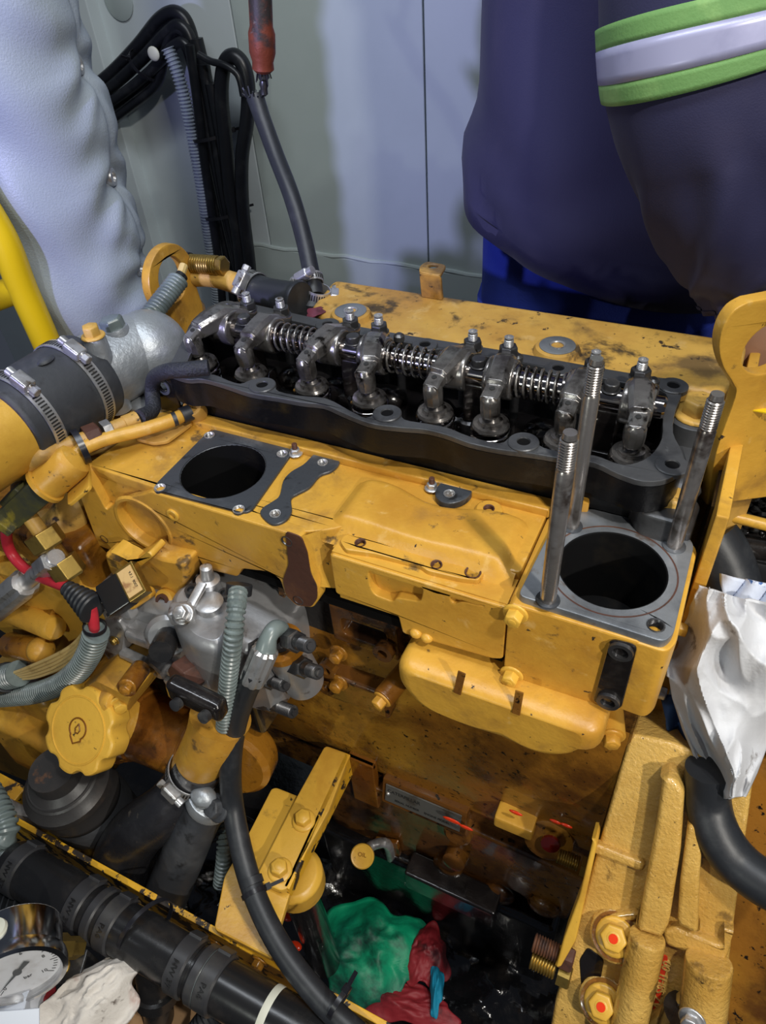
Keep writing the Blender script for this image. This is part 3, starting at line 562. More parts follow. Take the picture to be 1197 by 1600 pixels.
# box part of the front wall with pockets and the three-hole lip
f2 = [(-0.2545, 0.9275), (-0.2545, 0.877)] + PY([(622, 963), (629, 990), (700, 1010), (770, 1030), (786, 1030)]) + [(-0.0965, 0.9285), (-0.118, 0.9275), (-0.150, 0.9275)]
cz = lambda L: [(a, min(b, 0.9215)) for a, b in L]
p1_ = rnd(cz(PY([(572, 868), (578, 918), (585, 930), (614, 941), (618, 934), (657, 941), (660, 890)])), 0.005, 3); p2_ = rnd(cz(PY([(702, 900), (707, 945), (722, 940), (756, 938), (754, 915)])), 0.005, 3)
MB().plate(rnd(f2, 0.003, 3), [p1_, p2_], 0.014, FR(YF), -0.014).build('box_wall', 'yellow', im, bevel=0.0018)
MB().box2((-0.256, YF + 0.009, 0.862), (-0.096, YF + 0.024, 0.9275)).build('pocket_back', 'yellow', im)
MB().box2((-0.2535, YF + 0.003, 0.9165), (-0.0975, YF + 0.034, 0.9290)).build('lip_bed', 'yellow', im)
lip = PZ([(531, 846), (537, 837), (552, 833), (640, 858), (752, 884), (757, 895), (748, 908), (720, 905), (668, 893), (656, 884), (640, 880), (585, 866), (540, 860)], 0.933)
LH = [(W(a, b, z=0.934), r) for a, b, r in ((563, 848, 0.0042), (682, 882, 0.0042), (739, 894, 0.0058))]
MB().plate(rnd(lip, 0.003, 3), [circ(p.x, p.y, r * 1.1, 16) for p, r in LH], 0.0065, TZ(0.9275)).build('lip', 'yellow', im, bevel=0.0012)
for p, r in LH: hole((p.x, p.y, 0.9342), (0, 0, 1), r, 0.012, 'rust', im)
MB().add([(-0.281, YF + 0.001, 0.938), (-0.262, 0.385, 0.938), (-0.250, 0.392, 0.934), (-0.250, YF + 0.008, 0.877), (-0.2800, YF + 0.004, 0.872)], [(0, 1, 2, 3, 4)]).build('sloped_web', 'yellow', im)
MB().ball(W(650, 989, y=YF), (0.006, 0.005, 0.005), 14, 8).build('cast_dimple', 'yellow', im); MB().ball(W(667, 996, y=YF), (0.006, 0.005, 0.005), 14, 8).build('cast_dimple', 'yellow', im)
for (a, b) in ((800, 940), (793, 1046)): pass
# right square port block
bx0, bx1, by1 = -0.0955, 0.024, 0.487
rw = [(bx0, 0.936), (0.0035, 0.936), (0.0035, 0.848), (-0.012, 0.845), (-0.050, 0.842), (bx0, 0.841)]
MB().plate(rnd(rw, 0.004, 3), [], 0.012, FR(YF - 0.001), -0.012).build('end_plate', 'yellow', im, bevel=0.0018)
rp = W(956, 893, z=ZM); RR = 0.0405
pcx, pcy = rp.x, rp.y
pf = [(-0.090, 0.365), (0.0175, 0.362), (0.0225, 0.372), (0.0225, 0.470), (0.010, 0.484), (-0.050, 0.487), (-0.086, 0.472)]
RH = W(1025, 977, z=ZM + 0.003)
MB().plate(rnd(pf, 0.006, 4), [circ(pcx, pcy, RR, 56), circ(RH.x, RH.y, 0.0062, 18)], 0.012, TZ(ZM - 0.009)).build('port_face', 'bare', im, bevel=0.0010)
MB().lathe([(RR + 0.0085, 0.0032), (RR + 0.0072, 0.0032)], frame((pcx, pcy, ZM), (0, 0, 1)), 64, cap=False).build('gasket_ring', 'rust', im)
MB().lathe([(RR + 0.0010, 0.0034), (RR, 0.0028), (RR - 0.0004, 0.0), (RR, -0.085)], frame((pcx, pcy, ZM), (0, 0, 1)), 64, cap=False).build('port_bore', 'soot', im, ang=40)  # black liner colour paints this bore's shade as well
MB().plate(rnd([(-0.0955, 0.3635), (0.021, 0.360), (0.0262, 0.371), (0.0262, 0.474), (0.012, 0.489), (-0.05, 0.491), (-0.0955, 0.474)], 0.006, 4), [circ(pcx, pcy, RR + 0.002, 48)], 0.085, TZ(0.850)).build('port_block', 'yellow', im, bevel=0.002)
MB().box2((-0.085, 0.366, 0.846), (0.022, 0.484, 0.866)).build('inner_floor', 'soot', im)  # black floor colour paints the shade at the bottom of the bore
p = W(1025, 977, z=ZM + 0.003); hole((p.x, p.y, ZM + 0.0032), (0, 0, 1), 0.0056, 0.016, 'dark_steel', im)
# black gasketed ends of the front bracket face
gb = [(-0.018, 0.932), (0.0015, 0.934), (0.0022, 0.852), (-0.020, 0.850)]
MB().plate(rnd(gb, 0.006, 4), [], 0.0025, FR(YF - 0.001), 0.0).build('bare_strip', 'black_oil', im, bevel=0.0008, seg=1)
for zz in (0.924, 0.860): MB().lathe([(0.0092, 0), (0.0090, 0.003), (0.0058, 0.003), (0.0054, -0.002), (0.0005, -0.002)], frame((-0.0085, YF - 0.0035, zz), (0, -1, 0)), 22, cap=False).build('port_hole', 'dark_steel', im, ang=30)
for a, b, z_ in ((806, 958, 0), (800, 1053, 0)): bolt(W(a, b, y=YF - 0.001), (0, -1, 0), 0.0125, 0.0085, 'yellow_clean', im, name='bolt')
for a, b, m_ in ((1078, 862, 'yellow_clean'), (1063, 937, 'steel'), (1055, 980, 'yellow_clean'), (1024, 1079, 'steel')):
    p = W(a, b, x=0.027); bolt((0.0262, p.y, p.z), (1, 0, 0), 0.0115, 0.009, m_, im, name='bolt')
# small yellow clip in the dark pocket beside the big port
p = W(906, 790, z=0.945); MB().box((p.x, p.y, 0.948), (0.014, 0.012, 0.012), Matrix.Rotation(0.3, 4, 'Z')).build('clip', 'yellow', im, bevel=0.002)
MB().thread(frame((p.x - 0.004, p.y - 0.006, 0.950), (-0.3, -0.8, 0.5)), 0.0042, 0, 0.012, 0.0022).build('clip_spring', 'steel', im)
# ================================================================== three tall studs
for (bp, tp_, lb) in (((856, 937), (890, 675), 'tall steel stud at the near left corner of the big round port'), ((893, 822), (934, 560), 'tallest dark steel stud rising behind the big round port'), ((1053, 853), (1122, 615), 'tall oily steel stud at the far right corner of the big round port')):
    p = W(*bp, z=ZM + 0.003); zt_ = W(*tp_, y=p.y).z; b = MB(); q = frame((p.x, p.y, ZM + 0.003), (0, 0, 1)); h = zt_ - ZM - 0.003
    b.lathe([(0.0062, 0), (0.0062, h - 0.030), (0.0052, h - 0.028)], q, 22); b.thread(q, 0.0060, h - 0.028, h - 0.003, 0.0021, 18); b.lathe([(0.0050, h - 0.004), (0.0044, h)], q, 18)
    sd = thing('threaded_stud', lb, 'stud', 'manifold studs'); b.build('shank', 'stud', sd, ang=30)
    MB().lathe([(0.0095, -0.0004), (0.0090, 0.0010), (0.0062, 0.0014)], q, 22, cap=False).build('root_sealant', 'dark_bare', sd)
# ================================================================== engine block
YB = 0.400
blk = thing('engine_block', 'oil-stained brown and yellow engine block side below the manifold', 'engine block')
def PB(pts, y): return [(p.x, p.z) for p in WY(pts, y)]
MB().box2((-0.56, YB, 0.42), (0.019, 0.70, 0.842)).build('crankcase_wall', 'brown_oil', blk, bevel=0.004)
# smooth bulged flank between the pump and the flywheel housing
def flank(u, v):
    x = -0.50 + 0.515 * u; z = 0.50 + 0.27 * v
    return V((x, YB - 0.004 - 0.016 * math.sin(v * math.pi) * (0.7 + 0.3 * math.sin(u * 7)) , z))
MB().grid(flank, 40, 20).build('flank', 'flank', blk)
# ledge under the nameplate and the lower skirt with its lumps
zl = W(610, 1232, y=YB - 0.004).z
lower = PB([(560, 1215), (616, 1238), (722, 1277), (780, 1300), (985, 1235), (885, 1436), (840, 1420), (800, 1392), (778, 1386), (765, 1402), (690, 1370), (600, 1336), (556, 1312)], 0.388)
MB().plate(rnd([(-0.345, zl + 0.002), (-0.150, zl), (0.019, zl - 0.01)] + [(p[0], p[1]) for p in PB([(885, 1440), (845, 1424), (806, 1394), (780, 1384), (764, 1402), (690, 1372), (600, 1338)], 0.388)] + [(-0.345, 0.30)], 0.008, 4), [], 0.05, FR(0.388), -0.05).build('skirt', 'brown_oil', blk, bevel=0.005, seg=3)
MB().box2((-0.34, 0.384, zl - 0.004), (-0.150, YB, zl + 0.008)).build('ledge', 'brown_oil', blk, bevel=0.003)
c1, c2 = PB([(778, 1256), (836, 1300)], 0.384)
MB().box(V(((c1[0] + c2[0]) / 2, 0.384, (c1[1] + c2[1]) / 2)), (abs(c2[0] - c1[0]), 0.03, abs(c1[1] - c2[1]) * 0.75)).build('cast_pad', 'yellow', blk, bevel=0.004)
p = W(716, 1300, y=0.384); MB().lathe([(0.020, -0.012), (0.018, 0.004), (0.014, 0.007)], frame(p, (0, -1, 0.3)), 22).build('oil_gallery_boss', 'brown_oil', blk)
p = W(712, 1340, y=0.380); MB().lathe([(0.016, -0.012), (0.015, 0.008), (0.009, 0.010)], frame(p, (0, -1, 0.3)), 22).build('oil_gallery_plug', 'brown_oil', blk)
p = W(858, 1308, y=0.384); MB().lathe([(0.030, -0.012), (0.027, 0.006), (0.022, 0.008), (0.011, 0.008)], frame(p, (0.1, -1, 0.4)), 26).build('gallery_boss', 'brown_oil', blk)
MB().lathe([(0.011, 0.0), (0.010, 0.0022), (0.001, 0.003)], frame(W(860, 1318, y=0.370), (0.1, -1, 0.5)), 20).build('red_oil_drop', 'dark_red_oil', blk)
for a, b, r in ((706, 1282, 0.009), (728, 1293, 0.007), (868, 1284, 0.005), (885, 1290, 0.005), (806, 1270, 0.006)):
    MB().ball(W(a, b, y=0.371), (r * 1.3, 0.0016, r * 0.5), 14, 8).build('red_sealant_smear', 'sealant', blk)
b = MB(); p = W(872, 1336, y=0.372); q = frame(p, (1, 0, 0)); b.thread(q, 0.0085, 0, 0.024, 0.0026); b.hexa(q, 0.021, 0.012, 0.026); b.build('brass_bolt', 'brass', blk, ang=30)
for a, b_ in ((700, 1352), (780, 1395), (850, 1415)): MB().ball(W(a, b_, y=0.386), (0.022, 0.012, 0.018), 16, 10).build('casting_lump', 'brown_oil', blk)
# upper crankcase pocket and ribs (right of the pump)
pk = [W(540, 958, y=0.392), W(612, 1006, y=0.392)]
MB().plate([(pk[0].x - 0.012, pk[0].z + 0.02), (pk[1].x + 0.012, pk[0].z + 0.02), (pk[1].x + 0.012, pk[1].z - 0.010), (pk[0].x - 0.012, pk[1].z - 0.010)], [rect(pk[0].x, pk[1].x, pk[1].z + 0.004, pk[0].z + 0.004, 0.006)], 0.03, FR(0.400), -0.012).build('pocket_frame', 'brown_oil', blk, bevel=0.002)
MB().box2((pk[0].x - 0.001, 0.398, pk[1].z), (pk[1].x + 0.001, 0.401, pk[0].z + 0.01)).build('pocket_back', 'black_oil', blk)
g1 = W(508, 1045, y=0.384); g2 = W(612, 1070, y=0.384)
MB().box2((g1.x, 0.372, g1.z - 0.035), (g2.x, 0.41, g1.z + 0.012)).build('gear_cover', 'brown_oil', blk, bevel=0.005, seg=3)
for a, b_, af in ((530, 1020, 0.0125), (530, 1066, 0.0135)): bolt(W(a, b_, y=0.372), (0, -1, 0.15), af, 0.009, 'yellow_oily', blk)
for a, b_ in ((512, 1072), (512, 1045), (600, 1018)): MB().lathe([(0.0105, -0.006), (0.0105, 0.004), (0.0052, 0.004), (0.005, -0.003), (0.0005, -0.003)], frame(W(a, b_, y=0.372), (0, -1, 0.1)), 20, cap=False).build('bolt_lug', 'brown_oil', blk, ang=30)
# plain wall behind the pump
MB().box2((-0.56, 0.395, 0.60), (-0.285, 0.405, 0.86)).build('pump_side_wall', 'black_oil', blk)
for a, b_ in ((438, 930), (470, 1010)): MB().bar(W(a, b_ - 40, y=0.392), W(a + 12, b_ + 60, y=0.392), 0.006, 0.006).build('cast_rib', 'brown_oil', blk)
np_ = thing('nameplate', 'small riveted metal nameplate on the block side above the red smear', 'nameplate')
a = W(610, 1208, y=0.396); b_ = W(728, 1250, y=0.396); wz = W(612, 1230, y=0.396).z
nc = V(((a.x + b_.x) / 2, 0.3795, (a.z + wz) / 2)); nl = b_.x - a.x; nh = (a.z - wz) * 0.8
nm = frame(nc, (0, -1, 0.25), (0, 0, 1)) @ Matrix.Rotation(0.0, 4, 'Z')
b = MB(); b.box(nc, (nl, nh, 0.0018), nm); b.build('plate', 'plate', np_, bevel=0.0004, seg=1)
MB().box(nc + V((0, 0.010, -0.004)), (nl + 0.012, nh + 0.014, 0.018), nm).build('plate_bed', 'brown_oil', np_, bevel=0.002)
text('CATERPILLAR', nh * 0.25, nm @ Matrix.Translation((-nl * 0.25, nh * 0.18, 0.001)), 'ink', np_)
text('SERIAL NUMBER     ENGINE MODEL', nh * 0.16, nm @ Matrix.Translation((0.0, -nh * 0.25, 0.001)), 'ink', np_)
for s_ in (-1, 1): MB().ball(nm @ V((s_ * nl * 0.46, 0, 0.001)), (0.0028, 0.0028, 0.0028), 12, 8).build('rivet', 'steel', np_)
# ================================================================== sump and bilge under the engine
sp = thing('oil_sump', 'black oily sump below the block, wet and glossy', 'sump')
MB().box2((-0.36, 0.372, 0.06), (0.0, 0.66, 0.30)).build('pan', 'tank_black', sp, bevel=0.012, seg=3)
a = W(640, 1345, y=0.372); b_ = W(768, 1420, y=0.372)
MB().box2((a.x, 0.352, b_.z - 0.01), (b_.x + 0.01, 0.386, b_.z + 0.04)).build('pan_flange', 'black_oil', sp, bevel=0.004)
def pool(u, v):
    x = -0.60 + 0.75 * u; y = 0.10 + 0.30 * v
    return V((x, y, 0.085 + 0.016 * math.sin(x * 43 + y * 31) * math.sin(y * 57 - x * 17) + 0.006 * math.sin(x * 131) * math.sin(y * 149) + 0.05 * max(0, v - 0.55)))
bl = MB().grid(pool, 70, 40).build('bilge_sheet', 'tank_black'); solid(bl, 0.004); tag(bl, 'black plastic sheet slick with oil lying in the pit under the engine', 'plastic sheet')
def rag(name, m, cpx, z, w, d, h, seed, label, cat='rag', rot=0.0, thick=0.003, n=34, sharp=1.0):
    c = W(*cpx, z=z); rr = random.Random(seed); ph = [rr.uniform(0, 6.28) for _ in range(12)]; fr = [rr.uniform(2.5, 7.5) for _ in range(12)]
    def fn(u, v):
        s = 2 * u - 1; t = 2 * v - 1; k = 1 + 0.16 * math.sin(3 * math.atan2(t, s) + ph[0]) + 0.08 * math.sin(7 * math.atan2(t, s) + ph[1])
        q = max(abs(s), abs(t)); l = math.hypot(s, t) or 1e-6; s2, t2 = s * q / l * k, t * q / l * k
        x = s2 * w / 2; y = t2 * d / 2; r2 = s2 * s2 + t2 * t2
        e = 0.15 + 1.1 * ridged(V((s2 * 1.15 + seed, t2 * 1.15, 0.3 * seed)), 4)
        zz = h * (1 - 0.75 * min(1, r2)) * (0.45 + 0.55 * e) + 0.002
        return V((c.x + x * math.cos(rot) - y * math.sin(rot), c.y + x * math.sin(rot) + y * math.cos(rot), z + zz))
    o = MB().grid(fn, n, n).build(name, m, ang=80); solid(o, thick); return tag(o, label, cat)
rag('cleaning_rag', 'rag_green', (585, 1492), 0.128, 0.17, 0.145, 0.050, 3, 'large green rag soaked with oil lying in the pit', rot=0.45)
rag('cleaning_rag', 'rag_red', (668, 1500), 0.135, 0.065, 0.085, 0.040, 11, 'dark red rag beside the green rag in the pit', rot=0.2)
rag('cleaning_rag', 'rag_red', (640, 1575), 0.130, 0.13, 0.05, 0.026, 12, 'dark red rag under the near edge of the green rag', rot=0.3)
rag('cleaning_rag', 'rag_teal', (682, 1548), 0.150, 0.020, 0.065, 0.022, 14, 'narrow strip of bright blue cloth at the corner of the green rag', rot=0.35, n=16)
for a, b_, lb in ((448, 1432, 'orange paint flake on the black pit beside the mount foot'), (462, 1478, 'orange paint flake low in the pit beside the hose')):
    p = W(a, b_, z=0.36); tag(MB().ball(W(a, b_, z=0.30), (0.009, 0.006, 0.0025), 12, 6).build('paint_flake', 'sealant'), lb, 'paint flake')
# ================================================================== oil cooler cover
oc = thing('oil_cooler_cover', 'smooth pan-shaped yellow cover bolted under the right half of the manifold', 'cover')
YC = 0.334
cc = [(-0.186, 0.843)] + PB([(614, 1066), (642, 1100), (700, 1128), (780, 1160), (850, 1187), (892, 1190), (922, 1174)], YC) + [(-0.005, 0.818), (-0.005, 0.846)]
MB().pillow(rnd(cc, 0.022, 7), FR(YC), [(0, -0.075), (0, -0.016), (0.0012, -0.010), (0.0045, -0.0045), (0.010, -0.001), (0.015, 0.0)]).build('pan', 'yellow', oc, ang=50)
def skirt(u, v): pass
b = MB(); 
p = W(598, 1092, y=0.352); MB().lathe([(0.0115, -0.075), (0.0115, 0)], frame(p, (-0.25, -1, -0.1)), 22).build('bolt_boss', 'yellow_oily', oc, bevel=0.001); bolt(p, (-0.25, -1, -0.1), 0.0125, 0.009, 'yellow', oc)
p = W(955, 1150, y=0.362); bolt(p, (0.3, -1, 0), 0.0125, 0.008, 'yellow', oc); MB().lathe([(0.012, -0.05), (0.012, 0)], frame(p, (0.3, -1, 0)), 20).build('bolt_boss', 'yellow', oc)
for a, b_, c_, d_ in ((722, 1050, 714, 1084), (812, 1080, 806, 1116)): MB().bar(W(a, b_, y=YC + 0.004), W(c_, d_, y=YC - 0.001), 0.007, 0.0014, (0, -1, 0.4)).build('oil_run', 'brown_oil', oc, bevel=0.0005, seg=1)
# ================================================================== flywheel housing on the right
fh = thing('flywheel_housing', 'big ribbed yellow flywheel housing glistening with oil at the lower right', 'housing')
YH = 0.395
TI = TF.inverted()
def PH(pts, y): return [tuple((TI @ WT(a_, b_, YH - y))[:2]) for a_, b_ in pts]
def HF(y): return TF @ Matrix.Translation((0, 0, YH - y))
MB().plate(rnd(PH([(984, 1146), (1050, 1160), (1110, 1185), (1180, 1200), (1168, 1290), (1146, 1450), (1128, 1600), (1110, 1760), (840, 1720), (868, 1560), (886, 1500)], YH), 0.006), [], 0.10, HF(YH), -0.10).build('front_panel', 'yellow_wet', fh, bevel=0.004, seg=3)
MB().plate(rnd(PH([(1150, 1190), (1240, 1180), (1260, 1700), (1080, 1750), (1120, 1560)], YH + 0.06), 0.006), [], 0.06, HF(YH + 0.06), -0.06).build('side_panel', 'flank', fh, bevel=0.003)  # brown colour stands in for shade on this yellow panel
def onH(pts, y, t, name, m='yellow_wet', bev=0.003, r=0.004): return MB().plate(rnd(PH(pts, y), r, 3), [], t, HF(y), -t).build(name, m, fh, bevel=bev, seg=3)
onH([(927, 1308), (933, 1320), (900, 1470), (876, 1512), (868, 1512), (880, 1468), (905, 1400)], YH - 0.018, 0.03, 'rim', 'yellow_clean', 0.002)
onH([(1036, 1212), (1058, 1220), (1070, 1240), (1064, 1330), (1046, 1445), (1034, 1468), (995, 1455), (1010, 1370), (1025, 1290)], YH - 0.024, 0.03, 'rib', bev=0.005)
onH([(1074, 1290), (1100, 1290), (1094, 1370), (1091, 1462), (1058, 1446), (1062, 1380)], YH - 0.020, 0.03, 'rib', bev=0.004)
onH([(1034, 1455), (1056, 1449), (1130, 1480), (1140, 1450), (1140, 1490), (1128, 1512), (1040, 1478)], YH - 0.010, 0.02, 'shelf', bev=0.004)
onH([(928, 1318), (1008, 1350), (1004, 1364), (926, 1334)], YH - 0.007, 0.012, 'weld_ridge', bev=0.003)
onH([(925, 1434), (996, 1425), (994, 1440), (925, 1446)], YH - 0.007, 0.012, 'weld_ridge', bev=0.003)
MB().tube([WT(1012, 1462, 0.022), WT(985, 1590, 0.022), WT(970, 1680, 0.022)], 0.0165, 24, smooth=False).build('boss_column', 'yellow_wet', fh, bevel=0.003)
MB().tube([WT(1108, 1500, 0.018), WT(1098, 1588, 0.018)], 0.0205, 24, smooth=False).build('boss_column', 'yellow_wet', fh, bevel=0.003)
MB().lathe([(0.030, 0), (0.030, 0.03), (0.022, 0.032)], frame(WT(1090, 1592, 0.022), (0, -0.5, -0.87)), 24).build('starter_end', 'black_oil', fh)
bolt(WT(1082, 1592, 0.058), (-0.2, -1, 0.4), 0.014, 0.008, 'steel', fh)
MB().bar(WT(1080, 1555, 0.008), WT(1015, 1600, 0.008), 0.012, 0.016, (0, -0.866, 0.5)).build('web', 'yellow_wet', fh, bevel=0.004)
for a, b_ in ((962, 1462), (943, 1566)):
    q = frame(WT(a, b_, 0.010), (-0.12, -0.50, 0.85))
    MB().lathe([(0.024, -0.03), (0.024, 0.0), (0.022, 0.002)], q, 28).build('bolt_boss', 'yellow_wet', fh, bevel=0.001)
    MB().lathe([(0.0215, 0.002), (0.0215, 0.0045), (0.018, 0.005)], q, 28).build('washer', 'yellow_oily', fh, ang=30)
    bolt(q @ V((0, 0, 0.005)), q.to_3x3() @ V((0, 0, 1)), 0.022, 0.012, 'yellow_clean', fh)
    MB().lathe([(0.0045, 0), (0.0042, 0.001), (0.0005, 0.0012)], frame(q @ V((0, 0, 0.0205)), q.to_3x3() @ V((0, 0, 1))), 14).build('red_paint_mark', 'sealant', fh)
sl = PH([(966, 1492), (984, 1498), (990, 1520), (984, 1550), (974, 1568), (958, 1562), (952, 1552), (968, 1544), (976, 1520)], YH - 0.001)
MB().plate(rnd(sl, 0.003, 3), [], 0.004, HF(YH - 0.001), 0.0).build('red_sealant', 'sealant', fh, bevel=0.0012)
sl = PH([(986, 1468), (994, 1470), (995, 1490), (987, 1492)], YH - 0.006); MB().plate(rnd(sl, 0.003, 3), [], 0.006, HF(YH - 0.006), 0.0).build('red_sealant', 'sealant', fh, bevel=0.0012)
sl = PH([(1036, 1490), (1044, 1494), (1036, 1540), (1022, 1600), (1016, 1596), (1028, 1540)], YH - 0.0005); MB().plate(rnd(sl, 0.002, 3), [], 0.0015, HF(YH - 0.0005), 0.0).build('red_sealant', 'sealant', fh)
sl = PH([(1078, 1500), (1086, 1505), (1082, 1540), (1074, 1565), (1070, 1545)], YH - 0.0005); MB().plate(rnd(sl, 0.002, 3), [], 0.0015, HF(YH - 0.0005), 0.0).build('red_sealant', 'sealant', fh)
for s_, p0, p1 in (('AZ S8H1-00', (1026, 1572), (1044, 1500)), ('2 R-1CR', (1066, 1560), (1080, 1512))):
    a = WT(*p0); b_ = WT(*p1); d = TI.to_3x3() @ (b_ - a); ang = math.atan2(d.y, d.x)
    mx = Matrix.Translation((a + b_) / 2) @ TF.to_3x3().to_4x4() @ Matrix.Rotation(ang, 4, 'Z') @ Matrix.Translation((0, 0, 0.001))
    text(s_, d.length / (len(s_) * 0.50), mx, 'yellow_wet', fh, depth=0.0022, name='cast_lettering')
# two brass bolts sticking out towards the pit, and the dark slot
for a, b_, m_ in ((834, 1472, 'rust'), (830, 1498, 'brass')):
    b = MB(); q = frame(WT(a, b_, 0.004), (1, 0, 0)); b.thread(q, 0.0095, 0, 0.026, 0.0028); b.hexa(q, 0.021, 0.013, 0.028); b.build('cross_bolt', m_, fh, ang=30)
onH([(905, 1500), (918, 1480), (944, 1500), (930, 1580), (910, 1570)], YH - 0.001, 0.004, 'dark_slot', 'black_oil', 0.001)
# rear adapter plate: yellow upright edge beyond the big port
rpz = thing('adapter_plate', 'upright yellow steel plate edge running behind the right end of the head', 'plate')
MB().box2((0.030, 0.46, 0.60), (0.040, 0.74, 0.985)).build('plate', 'yellow', rpz, bevel=0.002)
MB().box2((0.0275, 0.50, 0.70), (0.030, 0.72, 0.96)).build('gasket', 'black_oil', rpz)
# ================================================================== engine mount bracket
mb = thing('engine_mount', 'yellow engine mount bracket with two hexagon bolts above the pit', 'bracket')
ZA = 0.535
arm = [(p.x, p.y) for p in WZ([(508, 1164), (547, 1178), (514, 1267), (470, 1347), (450, 1388), (438, 1392), (404, 1376), (402, 1366), (464, 1244)], ZA)]
MB().plate(rnd(arm, 0.006, 4), [], 0.010, TZ(ZA - 0.010)).build('arm', 'yellow_clean', mb, bevel=0.0018)
a = W(548, 1179, z=ZA); b_ = W(452, 1390, z=ZA)
MB().add([a, b_, b_ + V((0, 0, -0.020)), a + V((0, 0, -0.045)), a + V((-0.008, 0, 0)), b_ + V((-0.008, 0, 0)), b_ + V((-0.008, 0, -0.020)), a + V((-0.008, 0, -0.045))], [(0, 1, 2, 3), (7, 6, 5, 4), (0, 4, 5, 1), (1, 5, 6, 2), (2, 6, 7, 3), (3, 7, 4, 0)]).build('side_flange', 'yellow_chipped', mb, bevel=0.0015)
c_ = W(592, 1180, z=ZA)
MB().box2((a.x - 0.004, 0.382, ZA - 0.11), (c_.x, 0.394, ZA - 0.002)).build('back_plate', 'yellow_oily', mb, bevel=0.002)
MB().box2((a.x - 0.004, a.y - 0.004, ZA - 0.012), (c_.x, 0.39, ZA - 0.002)).build('top_web', 'yellow_oily', mb, bevel=0.002)
foot = [(p.x, p.y) for p in WZ([(424, 1232), (432, 1230), (470, 1245), (454, 1394), (436, 1452), (428, 1500), (334, 1452), (350, 1370), (382, 1314)], ZA - 0.014)]
MB().plate(rnd(foot, 0.005, 4), [], 0.010, TZ(ZA - 0.024)).build('foot', 'yellow_clean', mb, bevel=0.0018)
for x_, y_ in ((474, 1280), (437, 1358)): p = W(x_, y_, z=ZA + 0.004); bolt((p.x, p.y, ZA), (0, 0, 1), 0.0170, 0.0105, 'yellow_clean', mb, spin=0.1)
p = W(462, 1372, z=0.475); MB().lathe([(0.030, -0.02), (0.034, -0.016), (0.034, 0.012), (0.028, 0.018)], frame((p.x, p.y, 0.475), (0, 0, 1)), 32).build('isolator', 'yellow_clean', mb, bevel=0.002)
MB().lathe([(0.022, -0.30), (0.022, -0.02)], frame((p.x, p.y, 0.475), (0, 0, 1)), 24).build('isolator_stem', 'black_oil', mb)
# ================================================================== dipstick
dp = thing('dipstick', 'yellow round-topped dipstick on a bent steel neck beside the pit', 'dipstick')
q = frame(W(566, 1338, y=0.335), (0.12, -0.50, 0.86))
MB().lathe([(0.0150, -0.008), (0.0160, -0.005), (0.0160, 0.0008), (0.0145, 0.0025), (0.0125, 0.0018), (0.0005, 0.0018)], q, 30).build('cap', 'yellow_clean', dp, ang=40)
text('OIL', 0.0075, q @ Matrix.Translation((0, 0.002, 0.0022)), 'yellow_oily', dp, depth=0.0006)
MB().tube([q @ V((0, 0, -0.006)), W(580, 1322, y=0.364), W(604, 1318, y=0.374), W(612, 1345, y=0.380)], 0.0070, 12).build('neck', 'steel', dp)
pl = [(p.x, p.z) for p in WY([(585, 1312), (620, 1318), (625, 1338), (615, 1360), (584, 1342)], 0.380)]
MB().plate(rnd(pl, 0.003, 3), [], 0.006, FR(0.380), -0.006).build('bracket', 'yellow_oily', dp, bevel=0.001)
p = W(508, 1385, y=0.34); 
sn = thing('drain_fitting', 'small steel drain fitting deep in the dark beside the mount isolator', 'fitting')
MB().tube([W(520, 1360, y=0.375), W(504, 1398, y=0.355)], 0.009, 14, smooth=False).build('stem', 'dark_steel', sn); MB().hexa(frame(W(507, 1390, y=0.357), W(504, 1398, y=0.355) - W(520, 1360, y=0.375)), 0.022, 0.014) .build('nut', 'steel', sn, ang=30)
# ================================================================== timing case with its bosses (front end, far left)
tc = thing('timing_case', 'yellow cast timing case with stubby bosses at the left end of the engine', 'casing')
MB().box2((-0.82, 0.335, 0.40), (-0.555, 0.64, 0.845)).build('case_body', 'yellow_oily', tc, bevel=0.012, seg=3)
MB().pillow(rnd([(-0.80, 0.62), (-0.66, 0.60), (-0.545, 0.66), (-0.505, 0.72), (-0.53, 0.775), (-0.60, 0.79), (-0.80, 0.76)], 0.03, 6), FR(0.318), [(0, -0.06), (0, -0.008), (0.003, -0.003), (0.008, 0)]).build('gear_bulge', 'yellow', tc, ang=45)
def stub(a, b, r, m='yellow', name='boss_stub', cap=True):
    d = (b - a); q = frame(a, d); L = d.length
    return MB().lathe([(r * 1.1, 0), (r, L * 0.15), (r, L - r * 0.25), (r * 0.85, L - r * 0.05), (r * 0.4, L)], q, 20).build(name, m, tc, ang=40)
stub(W(20, 955, y=0.315), W(88, 982, y=0.305), 0.0155)
stub(W(18, 1008, y=0.30), W(62, 1016, y=0.288), 0.0155, 'yellow_oily')
MB().ball(W(64, 1016, y=0.288), 0.0165, 18, 12).build('ball_end', 'yellow', tc)
MB().tube([W(8, 930, y=0.33), W(60, 955, y=0.325), W(95, 962, y=0.32)], 0.013, 14).build('cast_web', 'yellow_oily', tc)
MB().tube([W(120, 760, y=0.39), W(112, 800, y=0.372), W(88, 830, y=0.360), W(66, 822, y=0.360)], 0.023, 20, radii=[0.019, 0.021, 0.023, 0.022]).build('elbow', 'yellow_sooty', tc)
MB().lathe([(0.020, -0.02), (0.022, 0), (0.022, 0.006), (0.015, 0.007), (0.0145, -0.004), (0.0005, -0.004)], frame(W(16, 886, y=0.33), (0.1, -0.8, 0.6)), 26, cap=False).build('ring_boss', 'yellow', tc, ang=35)
MB().tube([W(90, 850, y=0.365), W(118, 868, y=0.355), W(122, 905, y=0.345)], 0.024, 18).build('shoulder', 'yellow', tc)
